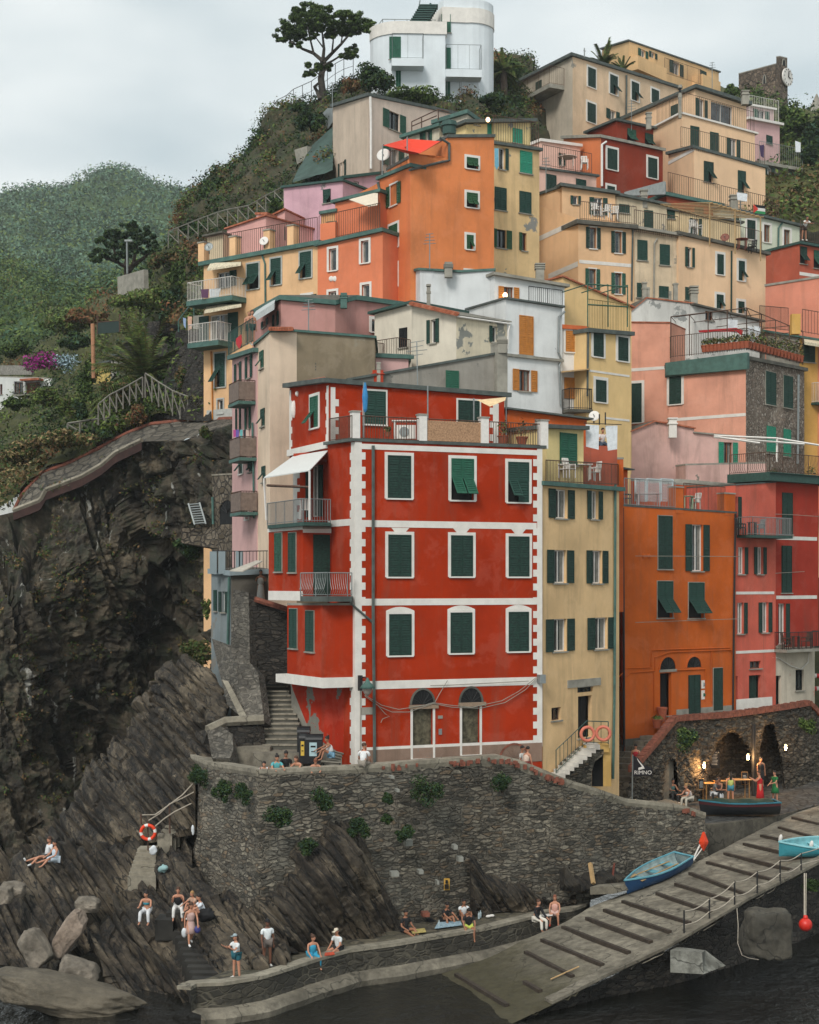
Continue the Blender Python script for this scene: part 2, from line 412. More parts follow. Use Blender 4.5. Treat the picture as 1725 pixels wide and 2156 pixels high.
 if ty=='f':
  mid=(ua+ub)/2;zm=z0+h*.52
  for i,(a,b)in enumerate(((ua+.01,mid-.006),(mid+.006,ub-.01))):
   add_leaf(wo_,fac,a,b,zm,z1-.01,.03,shut)
   if('lr'[i])in half:add_leaf(wo_,fac,a+.03,b-.03,z0+.06,zm,.03,shut,tilt=R(38))
   else:add_leaf(wo_,fac,a,b,z0+.01,zm,.014,shut)
 return wo_
def wallgrid(mb,fac,u1,zb,zt0,zt1,holes,mat,u0=0.0,depth=.2):
 top=lambda u:zt0+(zt1-zt0)*(u-u0)/(u1-u0)
 us=sorted({u0,u1}|{min(max(v,u0),u1)for h in holes for v in h[:2]})
 P=fac.P
 for a,b in zip(us,us[1:]):
  if b-a<1e-5:continue
  c=(a+b)/2;hs=sorted([(h[2],h[3])for h in holes if h[0]<c<h[1]])
  z=zb
  for(p,q)in hs:
   if p>z+1e-4:mb.face([P(a,z),P(b,z),P(b,p),P(a,p)],mat)
   z=max(z,q)
  mb.face([P(a,z),P(b,z),P(b,top(b)),P(a,top(a))],mat)
 for(a,b,c,d)in holes:
  for q in([P(a,c),P(a,d),P(a,d,-depth),P(a,c,-depth)],[P(b,d),P(b,c),P(b,c,-depth),P(b,d,-depth)],
    [P(a,d),P(b,d),P(b,d,-depth),P(a,d,-depth)],[P(b,c),P(a,c),P(a,c,-depth),P(b,c,-depth)]):
   mb.face(q,mat)
def block(root,reg,corners,mats,wins=(),back=8.0,zb=None,roof='slab',rm=None,rth=.16,over=.28,backdir=None,low=None,wname='wall'):
 """a storey block: corners (x, depth, y_top) left to right; walls between them, hidden walls behind; returns facades"""
 rth*=.72;pts=[T(reg,x,y)+(D,)for x,D,y in corners]
 C=[W(x,y,D)for x,y,D in pts]
 zt=[c.z for c in C];n=len(C)
 if zb is None:zb=ter(min(c.y for c in C))-2
 if not isinstance(mats,(list,tuple)):mats=[mats]*(n-1)
 fs=[Fac(C[i],C[i+1])for i in range(n-1)]
 poly=[(c.x,c.y)for c in C];tz=list(zt)
 if n==2:
  bd=backdir or(-fs[0].N);k=back
  poly+=[(C[1].x+bd.x*k,C[1].y+bd.y*k),(C[0].x+bd.x*k,C[0].y+bd.y*k)];tz+=[zt[1],zt[0]]
 elif n==3:
  # extend the shorter visible sides into a closed plan
  A,B,Cc=C;e1=V((A.x-B.x,A.y-B.y));poly+=[(Cc.x+e1.x,Cc.y+e1.y)];tz+=[zt[2]+zt[0]-zt[1]]
 else:
  poly+=[(C[-1].x,C[-1].y+back),(C[0].x,C[0].y+back)];tz+=[zt[-1],zt[0]]
 mb=MB()
 holes=[[]for _ in fs]
 for wn in wins:
  fi,ty,x0,y0,x1,y1=wn[:6]
  if ty!='c':
   (X0,Y0),(X1,Y1)=T(reg,x0,y0),T(reg,x1,y1);f=fs[fi];xm,ym=(X0+X1)/2,(Y0+Y1)/2
   a,b=sorted((f.hit(X0,ym)[0],f.hit(X1,ym)[0]));z1=f.hit(xm,Y0)[1];z0=f.hit(xm,Y1)[1]
   a=max(a,.02);b=min(b,f.len-.02)
   if b>a:holes[fi].append((a,b,z0,z1))
 for i,f in enumerate(fs):wallgrid(mb,f,f.len,zb,zt[i],zt[i+1],holes[i],mats[i])
 m=len(poly)
 for i in range(n-1,m):
  j=(i+1)%m;p,q=poly[i],poly[j]
  mb.face([(p[0],p[1],zb),(q[0],q[1],zb),(q[0],q[1],tz[j]),(p[0],p[1],tz[i])],mats[-1])
 part(mb,wname,None,root)
 cx=sum(p[0]for p in poly)/m;cy=sum(p[1]for p in poly)/m
 def off(p,k):
  d=V((p[0]-cx,p[1]-cy));l=d.length;return(p[0]+d.x/l*k,p[1]+d.y/l*k)
 if roof:
  r=MB()
  if roof=='flat':pp=[off(p,.02)for p in poly];r.prism(pp,[z-.05 for z in tz],[z+.05 for z in tz],rm or M_CONC)
  else:pp=[off(p,over)for p in poly];r.prism(pp,[z for z in tz],[z+rth for z in tz],rm or M_SLATE,M_SLROOF if roof=='slate' else(M_TILE if roof=='tile' else M_CONCD))
  ro=part(r,'roof',None,root)
 for wn in wins:
  fi,ty,x0,y0,x1,y1=wn[:6];o=wn[6]if len(wn)>6 else{}
  (X0,Y0),(X1,Y1)=T(reg,x0,y0),T(reg,x1,y1)
  window(root,fs[fi],ty,X0,Y0,X1,Y1,**o)
 return fs
def ctop(reg,x,y,D):return WR(reg,x,y,D)
def band(root,fac,reg,x0,x1,y0,y1,mat=None,n=.018,name='band',slope=None):
 """painted band; y0 top, y1 bottom measured at the middle"""
 X0,Y0=T(reg,x0,y0);X1,Y1=T(reg,x1,y1)
 a=fac.hit(X0,Y0)[0];b=fac.hit(X1,Y0)[0];xm=(X0+X1)/2
 z1=fac.hit(xm,Y0)[1];z0=fac.hit(xm,Y1)[1]
 m=MB();m.fbox(fac,a,b,z0,z1,0,n,mat or M_TRIM);return part(m,name,None,root)
def quoin(root,fac,u0,u1,z0,z1,side,step=.62,tooth=.17,mat=None,tside=1):
 m=MB();m.fbox(fac,u0,u1,z0,z1,0,.016,mat or M_TRIM)
 z=z0+.2
 while z<z1-.25:
  if side>0:m.fbox(fac,u1,u1+tooth,z,z+step*.5,0,.016,mat or M_TRIM)
  else:m.fbox(fac,u0-tooth,u0,z,z+step*.5,0,.016,mat or M_TRIM)
  z+=step
 return part(m,'quoins',None,root)
def railing(root,pts,h=1.0,step=.13,mat=None,r=.011,name='railing',bot=.07,wavy=False,post=True,panel=None):
 m=MB();mat=mat or M_IRON;up=V((0,0,1))
 for a,b in zip(pts,pts[1:]):
  a,b=V(a),V(b);L_=(b-a).length
  if L_<.05:continue
  m.bar(a+up*h,b+up*h,.035,mat);m.bar(a+up*bot,b+up*bot,.025,mat)
  n=max(1,int(L_/step));d=(b-a);nn=V((d.y,-d.x,0)).normalized()
  if panel:
   q=nn*.02;m.hexa([a+up*bot+q,b+up*bot+q,b+up*bot,a+up*bot,a+up*(h-.06)+q,b+up*(h-.06)+q,b+up*(h-.06),a+up*(h-.06)],panel)
  for i in range(n+1):
   p=a+d*(i/n);k=(post and(i==0 or i==n or i%9==0))
   if wavy and not k:
    m.tube([p+up*bot,p+up*h*.3+nn*.13,p+up*h*.55+nn*.05,p+up*h*.8+nn*.0,p+up*h],r,mat,4,False)
   else:m.bar(p,p+up*h,.034 if k else r*1.7,mat)
 return part(m,name,None,root)
def balcony(root,fac,x0,x1,y,dep=1.0,th=.16,h=1.0,slab=None,mat=None,wavy=False,step=.13,sides='lr',panel=None):
 """slab hanging from a facade; x0,x1 its ends and y its floor line in photo units on the wall plane"""
 a=fac.hit(x0,y)[0];b=fac.hit(x1,y)[0];z=fac.hit((x0+x1)/2,y)[1]
 if a>b:a,b=b,a
 m=MB();m.fbox(fac,a,b,z-th,z,0,dep,slab or M_CONC);o=part(m,'balcony',None,root)
 e=.05;p=[fac.P(a+e,z,dep-e),fac.P(b-e,z,dep-e)]
 if 'l' in sides:p=[fac.P(a+e,z,.02)]+p
 if 'r' in sides:p=p+[fac.P(b-e,z,.02)]
 railing(o,p,h,step,mat or M_IRON,wavy=wavy,panel=panel);return o
def pipe(root,pts,r=.05,mat=None,name='drainpipe'):
 m=MB();m.tube(pts,r,mat or M_SLATE,6);return part(m,name,None,root)
def fpipe(root,fac,reg,pts,r=.045,n=.07,mat=None,name='drainpipe'):
 return pipe(root,[fac.at(*T(reg,x,y),n)for x,y in pts],r,mat,name)
def chimney(reg,x,y0,y1,D,label,w=.5,mat=None,caps=3,group='chimney stacks on the roofs',root=None):
 w*=.58
 px,py=T(reg,x,y1);p=W(px,py,D);h=CZ+(HY-T(reg,x,y0)[1])/F*D-p.z
 m=MB();mat=mat or M_CONC
 m.box((p.x,p.y,p.z+h*.3),(w/2,w/2,h*.3+.3),mat)
 for i in range(caps):
  z=p.z+h*.62+i*h*.36/max(1,caps-1)if caps>1 else p.z+h*.9
  m.box((p.x,p.y,z),(w*.62,w*.62,h*.05),mat)
 m.box((p.x,p.y,p.z+h*.8),(w*.36,w*.36,h*.18),M_DARK)
 o=thing('chimney',label,'chimney',(p.x,p.y,p.z),group)if root is None else None
 if root is None:
  part(m,'stack',None,o);return o
 return part(m,'chimney',None,root)
def house(name,label,reg,x,y,D,cat='house',group='houses of the hillside village'):
 p=WR(reg,x,y,D);return thing(name,label,cat,(p.x,p.y,max(0,ter(D)-2)),group)
# ---------------------------------------------------------------- the houses
def cv(reg,wins):
 o=[]
 for w in wins:
  (a,b),(c,d)=T(reg,w[2],w[3]),T(reg,w[4],w[5]);o.append((w[0],w[1],a,b,c,d)+tuple(w[6:]))
 return o
def rail(root,fac,reg,x0,y0,x1,y1,n=-.12,**k):
 return railing(root,[fac.at(*T(reg,x0,y0),n),fac.at(*T(reg,x1,y1),n)],**k)
def wires(root,fac,reg,pts,n,r=.012,mat=None,name='cable'):
 m=MB();m.tube([fac.at(*T(reg,x,y),n)for x,y in pts],r,mat or M_CONC,4);return part(m,name,None,root)
def archdark(root,fac,reg,x0,x1,yt,yb,mat=None,rim=None,n0=-.1):
 X0,Y0=T(reg,x0,yt);X1,Y1=T(reg,x1,yb);a=fac.hit(X0,Y1)[0];b=fac.hit(X1,Y1)[0]
 z1=fac.hit((X0+X1)/2,Y0)[1];z0=fac.hit((X0+X1)/2,Y1)[1];c=(a+b)/2;r=(b-a)/2;m=MB();N=14
 pts=[fac.P(c+r*math.cos(math.pi*i/N),z0+(z1-z0)*math.sin(math.pi*i/N),.006)for i in range(N+1)]
 m.face(pts,mat or M_DARK)
 for i in range(N):
  p,q=math.pi*i/N,math.pi*(i+1)/N
  A=[(c+(r+d)*math.cos(t),z0+((z1-z0)+d)*math.sin(t))for t,d in((p,0),(q,0),(q,.09),(p,.09))]
  m.hexa([fac.P(u,z,.05)for u,z in A]+[fac.P(u,z,.0)for u,z in A],rim or M_CONC)
 for i in range(1,7):
  t=math.pi*i/7;m.bar(fac.P(c,z0,.02),fac.P(c+r*math.cos(t),z0+(z1-z0)*math.sin(t),.02),.02,M_IRON)
 return part(m,'fanlight',None,root)
TR=dict(trim=M_TRIM,tw=.14)
RED=plaster('a83210',dirt=.6)
# ---- 1 the red corner house
red=house('corner_house','tall red house with white toothed corner stripes and white bands above the harbour wall','P',900,1600,69)
TA=dict(trim=M_TRIM,tw=.13,shut=M_SHUTD);TAR=dict(TA,arch=True)
wins=cv('E',[(1,'c',733,1322,870,1572,TA),(1,'f',1105,1340,1238,1583,dict(TA,shut=M_SHUTB)),(1,'f',1437,1360,1560,1595,dict(TA,half='l',shut=M_SHUT))])
wins+=cv('H',[(1,'c',736,252,872,498,TA),(1,'c',1103,256,1232,496,TA),(1,'c',1440,262,1562,497,TA),
    (1,'c',741,716,873,958,TAR),(1,'c',1100,707,1228,944,TAR),(1,'c',1440,703,1559,934,TAR)])
OLDW=flat('weathered_door_wood','55503f',.95,var=.55,scale=5)
wins+=cv('H',[(1,'d',880,1270,998,1560,dict(trim=M_TRIM,tw=.1,door=OLDW)),(1,'d',1168,1252,1272,1538,dict(trim=M_TRIM,tw=.1,door=OLDW))])
rf=block(red,'P',[(690,69.5,937),(748,67,929),(1142,70.5,944)],[RED,RED],wins,zb=5.5,roof='slab',rm=M_SLATE,rth=.18,over=.2)
f0,f1=rf
zt=f1.hit(748,929)[1];zb_=6.9
quoin(red,f1,0,.30,zb_,zt-.02,1);quoin(red,f1,f1.len-.26,f1.len,zb_+1.2,zt-.02,-1,tooth=.2)
quoin(red,f0,f0.len-.38,f0.len,zb_,zt-.02,-1,tooth=.12)
for a,b in((1098,1112),(1260,1274),(1430,1447)):
 band(red,f1,'P',758,1130,a,b)
 if a<1200:band(red,f0,'P',692,742,a-4,b-4)
band(red,f1,'P',750,1141,941,952)
M_PLN=plaster('8d7566',.3,'83807a',.9)
band(red,f1,'P',754,1141,1572,1612,M_PLN,.03,'plinth');band(red,f1,'P',772,1130,1566,1572,name='plinth_line')
for x,yt,yb in((939,1453,1483),(1220,1448,1480)):pass
archdark(red,f1,'H',875,1003,1160,1246,rim=M_CONCD);archdark(red,f1,'H',1160,1283,1150,1235,rim=M_CONCD)
for x0,x1,y0,y1 in((858,1028,1247,1270),(1148,1306,1233,1256)):band(red,f1,'H',x0,x1,y0,y1,flat('stone_lintel','8e7a66',.9),.1,'lintel')
band(red,f1,'H',578,652,1262,1304,M_CONC,.04,'plaque');band(red,f1,'H',1028,1055,1310,1328,M_CONC,.04,'plaque');band(red,f1,'H',1032,1050,1388,1422,M_GALV,.05,'letter_box')
band(red,f1,'H',1608,1642,1070,1120,M_GALV,.3,'junction_box')
# keystone wedges under the first band
for x in(808,1166,1500):
 m=MB();X,Y=T('H',x,212);u,z=f1.hit(X,Y);P=f1.P
 m.hexa([P(u-.14,z-.3,.02),P(u+.14,z-.3,.02),P(u+.14,z-.3,0),P(u-.14,z-.3,0),P(u-.42,z,.02),P(u+.42,z,.02),P(u+.42,z,0),P(u-.42,z,0)],M_TRIM)
 part(m,'keystone',None,red)
fpipe(red,f1,'P',[(786,938),(786,1300),(788,1460),(789,1606)],.075,.09);fpipe(red,f1,'H',[(520,655),(560,690),(648,765)],.05,.07)
# arched cellar opening at the right foot
archdark(red,f1,'H',1395,1550,1482,1560,rim=M_BRICK)
# cables swagging over the ground floor
for pts in([(600,1190),(700,1250),(800,1275),(950,1250),(1000,1235),(1100,1250),(1230,1262),(1400,1225),(1500,1170),(1608,1085)],
   [(600,1195),(690,1260),(760,1290),(860,1290),(1000,1240),(1110,1262),(1280,1268),(1420,1235),(1540,1160),(1610,1090)],
   [(680,1255),(720,1300),(745,1315),(705,1330),(695,1352)],[(985,1135),(1100,1132),(1300,1122),(1560,1108)],[(1085,1105),(1040,1180),(1010,1235)]):
 wires(red,f1,'H',pts,.12,.016,M_CONC)
# top storey set back behind the roof terrace
w5=cv('E',[(0,'f',285,975,332,1160,dict(TA,half='l',shut=M_SHUTB)),(1,'c',597,945,722,1140,dict(trim=M_TRIM,tw=.08,shut=M_SHUT)),(1,'c',1145,1000,1270,1170,dict(trim=M_TRIM,tw=.08,shut=M_SHUTD))])
rt=block(red,'P',[(610,74.2,816),(692,69.6,806),(1062,73.4,836)],[RED,RED],w5,zb=f1.hit(700,955)[1]+.0,rm=M_SLATE,rth=.28,over=.35)
zz=rt[1].hit(700,905)[1]
quoin(red,rt[0],rt[0].len-.22,rt[0].len,rt[0].hit(690,938)[1],rt[0].hit(690,812)[1],-1,tooth=.1);quoin(red,rt[0],0,.2,rt[0].hit(612,950)[1],rt[0].hit(612,822)[1],1,tooth=.16)
quoin(red,rt[1],.1,.32,zz-1,rt[1].hit(700,815)[1],1);quoin(red,rt[1],rt[1].len-.6,rt[1].len-.3,zz-1,rt[1].hit(1050,850)[1],-1)
band(red,rt[0],'P',608,693,938,952,name='moulding',n=.1)
m=MB();q=[rt[0].P(-.2,rt[0].hit(612,818)[1],.35),rt[0].P(rt[0].len-.1,rt[0].hit(690,806)[1],.35)]
for i in range(22):c=q[0].lerp(q[1],i/21)+V((.15,.25,.2));m.tube([c+V((0,.25,.05)),c+V((-.05,-.12,-.02))],.075,M_TILE,6)
part(m,'tile_edge',None,red)
m=MB();u,z=rt[0].hit(620,862);m.ell(rt[0].P(u,z,.02),(.16,.16,.42),M_WHITE);u,z=rt[0].hit(627,829);m.ell(rt[0].P(u,z,.02),(.1,.1,.13),M_WHITE);part(m,'medallion',None,red)
# roof terrace parapet: pillars and rails
def tp(x,y):return f1.at(x,y,.05)
zter=f1.hit(800,922)[1]
for x in(750,891,1021,1146):
 a=f1.hit(x-8,930)[0];b=f1.hit(x+8,930)[0];u,z0=f1.hit(x,924+(x-750)*.04);m=MB()
 m.fbox(f1,a,b,z0-.1,z0+1.15,-.3,.04,M_WHITE);m.fbox(f1,a-.04,b+.04,z0+1.15,z0+1.21,-.34,.08,M_CONC);part(m,'pillar',None,red)
for x0,x1,pn in((758,883,None),(899,1013,flat('reed_screen','a58162',.9,var=.3,scale=14)),(1029,1138,None)):
 a=f1.at(x0,925+(x0-750)*.04,-.05);b=f1.at(x1,925+(x1-750)*.04,-.05);railing(red,[a,b],1.02,.12,M_RUST,r=.012,panel=pn)
a=f1.at(742,925,0);b=f0.at(694,930,0);railing(red,[b,a],1.02,.12,M_RUST)
# left wing: block B (third level), block C (second level), recess above
wB=cv('Q',[(0,'c',163,125,220,442,dict(trim=M_CONC,tw=.03)),(0,'c',276,123,336,447,dict(trim=M_CONC,tw=.03)),(1,'c',474,138,610,640,dict(shut=M_SHUTD,sill=False))])
zB0=W(640,1264,68.6).z
bB=block(red,'P',[(566,71.9,1109),(638,68.6,1111),(700,69.2,1111)],[RED,RED],wB,zb=zB0,roof='flat')
band(red,bB[0],'P',564,638,1108,1118);band(red,bB[1],'P',638,699,1112,1122)
m=MB();m.fbox(bB[0],0,bB[0].len,zB0-.02,zB0+.4,0,.025,M_TRIM);part(m,'band',None,red)
wC=cv('Q',[(0,'c',283,748,345,1072,dict(trim=M_CONC,tw=.03)),(0,'c',417,765,484,1100,dict(trim=M_CONC,tw=.03))])
zC0=W(679,1448,66.6).z
bC=block(red,'P',[(605,69.8,1272),(679,66.6,1272),(747,67.2,1272)],[RED,RED],wC,zb=zC0,roof='flat')
for f in bC:m=MB();m.fbox(f,-.03,f.len+.0,zC0-.02,zC0+.42,0,.03,M_TRIM);part(m,'band',None,red)
m=MB();u=bC[0].hit(605,1410)[0];m.fbox(bC[0],-1.2,0,zC0-.02,zC0+.35,-1.2,.03,M_TRIM);part(m,'ledge',None,red)
# tapering foot under the overhang
g=Fac(W(612,1430,71.5),W(750,1600,67.25));m=MB();mm=plaster('b8341c',.35,'86837a',.9)
m.face([g.at(612,1434),g.at(618,1455),g.at(652,1540),g.at(690,1570),g.at(752,1606),g.at(752,1440),g.at(690,1434)],mm);part(m,'foot_wall',None,red)
m=MB();m.face([g.at(612,1430,-.03),g.at(618,1610,-.03),g.at(760,1612,-.03),g.at(760,1430,-.03)],M_CONC);part(m,'foot_render',None,red)
# curved balcony on block C
zf=W(690,1256,66).z;m=MB()
cb=[bB[1].P(-.15,0,.05),W(633,1256,67.3),W(690,1262,65.9),W(741,1256,66.6),W(745,1250,68.2)]
m.prism([(p.x,p.y)for p in cb],zf-.22,zf,M_SLATE);ob=part(m,'balcony',None,red)
railing(ob,[V((p.x,p.y,zf))for p in cb[1:4]],1.0,.11,M_GALV,r=.011,wavy=True)
# awning recess (fourth level)
wall4=Fac(W(618,1095,72.5),W(692,1095,70.6));m=MB();z0,z1=wall4.hit(650,1100)[1],wall4.hit(650,958)[1]
w4=[(0,'o',655,980,672,1088,dict(half='lr',sill=False,shut=M_SHUTD))]
block(red,'P',[(618,72.5,955),(692,70.6,948)],[RED],w4,zb=z0,back=1.5,roof=None)
q=quoin(red,wall4,0,.28,z0,z1,1,tooth=.2)
m=MB();sl=[W(563,1098,71.6),W(640,1100,67.6),W(696,1098,68.3),W(700,1095,71),W(600,1095,75)]
zs=W(640,1099,67.8).z;m.prism([(p.x,p.y)for p in sl],zs-.16,zs,M_COPD);ob=part(m,'balcony',None,red)
railing(ob,[V((p.x,p.y,zs))for p in(sl[0],sl[1],sl[2])],1.0,.12,M_GALV,r=.01)
m=MB();A=[W(556,1007,70.2),W(652,992,66.8),W(692,950,69.6),W(618,962,72.8)]
m.hexa([p for p in A]+[p+V((0,0,.05))for p in A],flat('awning_cloth','cfcfcb',.8,var=.05));an=part(m,'awning',None,red)
m=MB();m.bar(A[0],W(561,1095,70.2),.07,M_WHITE);m.bar(A[1],W(652,1095,66.9),.07,M_WHITE);m.bar(W(563,1022,70.2),W(652,1026,66.9),.09,M_RUST);part(m,'awning_frame',None,an)
# shade sail, poles and umbrella on the roof terrace
m=MB();q=[W(1004,842,71.2),W(1066,836,72.0),W(1064,843,70.9),W(1032,856,70.6)]
m.face(q,flat('sail_cream','d9bb90',.8));m.bar(W(1066,836,72),W(1066,940,72),.05,M_GALV);m.bar(W(998,838,70.6),W(998,925,70.6),.05,M_GALV);single(m,'shade_sail','small cream shade sail stretched between poles on the red house roof terrace','shade sail',None)
m=MB();m.bar(W(766,805,68.4),W(766,922,68.4),.05,M_GALV)
m.lathe([(.03,0),(.09,.12),(.13,.7),(.06,1.15),(.03,1.3)],W(769,868,68.3),flat('blue_cloth','2f7fb4',.7),8);m2=MB();m2.bar(W(901,812,69.4),W(901,930,69.4),.05,M_GALV)
m2.v and single(m2,'terrace_pole','thin blue grey pole on the red house roof terrace, right of the parasol','pole',None);single(m,'folded_parasol','folded blue parasol standing at the left end of the red house roof terrace','parasol',None)
# ---- 2 narrow yellow house
YEL=plaster('e3bf8f',.0,dirt=.5)
h=house('townhouse','narrow pale yellow house touching the right side of the red house','P',1220,1600,71)
o_=lambda L_,R_='lr':dict(half=R_,shut=M_SHUTD)
wins=cv('F',[(0,'o',180,1520,252,1690,o_(1)),(0,'o',390,1530,432,1695,o_(1))])
wins+=cv('I',[(0,'o',172,342,247,535,o_(1)),(0,'o',395,345,455,537,o_(1)),(0,'o',168,745,248,935,o_(1)),(0,'o',410,737,487,922,o_(1)),
    (0,'d',315,1195,395,1440,dict(door=M_DARK,depth=.3)),(0,'g',312,1144,403,1174,dict(sill=False,curt=False,frame=M_DARK)),(0,'g',160,1263,214,1338,dict(curt=False,frame=M_RUST))])
yf,=block(h,'P',[(1143,70.7,1022),(1304,76,1034)],[YEL],wins,back=7,zb=4.5,roof='slab',rm=M_COPPER,over=.32,rth=.26)
band(h,yf,'I',252,444,1096,1141,M_CONC,.05,'lintel')
fpipe(h,yf,'P',[(1296,1020),(1295,1300),(1294,1480),(1291,1640)],.07,.08,M_COPPER)
a,b=yf.at(1150,1016,.12),yf.at(1302,1022,.12);railing(h,[yf.at(1150,1015,-2),a,b,yf.at(1302,1020,-2)],1.02,.125,M_RUST)
rw=cv('F',[(0,'c',207,1190,305,1378,dict(shut=M_SHUTB))])
block(h,'P',[(1151,73.2,902),(1229,75.0,905)],[plaster('d8c48c',dirt=.3)],rw,back=4,zb=15,rm=M_SLATE,rth=.25,over=.3)
block(h,'P',[(1143,70.9,1021),(1147,70.95,1021)],[M_WHITE],[],back=.1,zb=5,roof=None)
# ---- 3 orange house
ORA=plaster('c46026',.0,dirt=.5)
h3=house('townhouse','vivid orange house with two arched doors and white lattice screens on its roof','P',1430,1600,73)
GT=dict(trim=M_CONC,tw=.035,shut=M_SHUTD)
wins=cv('I',[(1,'c',782,142,864,453,GT),(1,'o',978,193,1045,465,dict(GT,trim=None)),(1,'f',778,524,868,738,dict(GT,shut=M_SHUT)),(1,'f',960,532,1051,740,dict(GT,shut=M_SHUT)),
    (1,'d',795,1062,862,1312,dict(door=M_DARK,depth=.35)),(1,'c',960,1072,1028,1298,dict(shut=M_SHUTD,sill=False)),(1,'c',1105,1032,1158,1280,dict(shut=M_SHUTD,trim=M_CONC,tw=.03))])
of=block(h3,'P',[(1300,85,1067),(1313,82,1066),(1549,88.3,1081)],[ORA,ORA],wins,zb=5.5,rm=M_SLATE,rth=.14,over=.12)
f=of[1]
archdark(h3,f,'I',792,884,968,1040,rim=ORA);archdark(h3,f,'I',950,1034,966,1028,rim=ORA);band(h3,f,'I',790,890,1040,1055,M_CONC,.06,'lintel')
for pts in([(550,1090),(600,1035),(742,1028),(745,930),(800,925),(1200,912),(1222,960)],[(580,1100),(620,1060),(765,1050),(765,970),(850,940),(1215,925)],[(760,1060),(760,1290)],[(1098,935),(1096,1230)],[(1060,1040),(1060,1230)],[(890,1045),(1060,1038)]):
 wires(h3,f,'I',pts,.05,.028,ORA,'conduit')
wires(h3,f,'I',[(650,377),(900,378),(1265,380)],.35,.015,M_CONC,'laundry_line');wires(h3,f,'I',[(650,766),(900,757),(1265,744)],.35,.015,M_CONC,'laundry_line')
fpipe(h3,f,'I',[(577,95),(582,800),(585,1450),(570,1640)],.07,.08,M_IRON);fpipe(h3,f,'I',[(1236,130),(1228,700),(1222,1280)],.06,.08,M_IRON)
for x in(693,725):m=MB();u,z=f.hit(*T('I',x,375));m.ell(f.P(u,z,.03),(.13,.06,.13),ORA);part(m,'vent',None,h3)
m=MB();u,z=f.hit(*T('I',1047,1157));m.fbox(f,u-.17,u+.17,z-.55,z-.05,0,.03,M_WHITE);m.fbox(f,u-.17,u+.17,z+.05,z+.5,0,.03,M_WHITE);m.ell(f.P(u,z-.3,.03),(.12,.012,.1),M_SHUTB);m.ell(f.P(u,z+.27,.03),(.09,.012,.12),M_GALV);part(m,'sign',None,h3)
band(h3,f,'I',590,760,1440,1620,M_CONCD,.03,'plinth');band(h3,f,'I',890,1225,1262,1330,M_CONC,.02,'plinth')
# terrace on the orange house
for x0,x1,y,ht in((1422,1439,1077,2.6),(1526,1548,1081,2.2)):
 m=MB();a=f.hit(x0,y)[0];b=f.hit(x1,y)[0];z=f.hit(x0,y)[1];m.fbox(f,a,b,z-.1,z+ht*.5,-.5,.02,ORA);m.fbox(f,a-.03,b+.03,z+ht*.5,z+ht*.5+.08,-.55,.05,M_CONC);part(m,'pillar',None,h3)
rail(h3,f,'P',1315,1065,1422,1071,n=.0,h=1.45,step=.13,mat=M_GALV,bot=.1);rail(h3,f,'P',1440,1073,1527,1080,n=.0,h=1.45,step=.12,mat=M_RUST)
back3=block(h3,'P',[(1320,88.5,1010),(1440,91,1020),(1548,93.5,1020)],[plaster('c4511d',dirt=.4)]*2,cv('F',[(0,'c',562,1380,604,1520,dict(shut=M_SHUTD))]),back=2,zb=15,roof='flat')
m=MB();LT=flat('pale_blue_lattice','c3ced1',.7)
for(x0,x1)in((652,712),(720,795),(800,868)):
 a,zl=f.hit(*T('F',x0,1590),-1.8);b,_=f.hit(*T('F',x1,1590),-1.8);zt_=f.hit(*T('F',x0,1455),-1.8)[1]
 for u in(a,b):m.fbox(f,u-.04,u+.04,zl,zt_,-1.84,-1.76,LT)
 m.fbox(f,a,b,zt_-.05,zt_,-1.83,-1.77,LT);n=int((b-a)/.16);H_=zt_-zl
 for i in range(-int(H_/.16),n+1):
  u0=a+i*.16;p=[max(a,u0),min(b,u0+H_)]
  if p[1]<=p[0]:continue
  m.bar(f.P(p[0],zl+(p[0]-u0),-1.8),f.P(p[1],zl+(p[1]-u0),-1.8),.025,LT);m.bar(f.P(a+b-p[0],zl+(p[0]-u0),-1.8),f.P(a+b-p[1],zl+(p[1]-u0),-1.8),.025,LT)
single(m,'lattice_screen','pale blue lattice screens around the table on the orange house roof terrace','screen',None)
# ---- 4 pink house, 5 dark red house
PNK=plaster('cf6654',dirt=.6);PRED=plaster('a63a2c',dirt=.5)
h4=house('townhouse','salmon pink house with an iron balcony, right of the vivid orange house','P',1590,1500,78)
wins=cv('I',[(0,'o',1252,325,1287,483,dict(half='r',shut=M_SHUTD)),(0,'o',1362,325,1396,483,dict(shut=M_SHUTD,frame=M_WHITE)),(0,'o',1247,650,1283,832,dict(half='r',shut=M_SHUTD)),(0,'o',1390,648,1427,824,dict(shut=M_SHUTD)),
    (0,'d',1315,1074,1385,1266,dict(door=M_SHUTD,depth=.3)),(0,'g',1320,992,1385,1035,dict(curt=False,frame=M_RUST)),(0,'d',1230,1080,1252,1275,dict(door=OLDW,depth=.3))])+cv('F',[(0,'o',1212,1562,1248,1750,dict(half='r',shut=M_SHUTD))])
pf,=block(h4,'P',[(1549,88.5,1022),(1634,91,1016)],[PNK],wins,back=8,zb=5.5,roof='slab',rm=M_SLATE,rth=.1,over=.05)
for y in(585,928):band(h4,pf,'I',1238,1462,y,y+16)
band(h4,pf,'I',1240,1450,1208,1300,M_TRIM,.02,'plinth')
balcony(h4,pf,*[T('I',1243,0)[0],T('I',1478,0)[0],T('I',0,258)[1]],dep=1.1,slab=M_COPD,mat=M_GALV)
h5=house('townhouse','dark red house with a white ground floor at the right edge','P',1680,1500,79)
wins=cv('I',[(0,'c',1508,6,1568,250,dict(shut=M_SHUTD)),(0,'c',1505,316,1563,592,dict(shut=M_SHUTD)),(0,'o',1487,655,1528,895,dict(half='r',shut=M_SHUTD))])
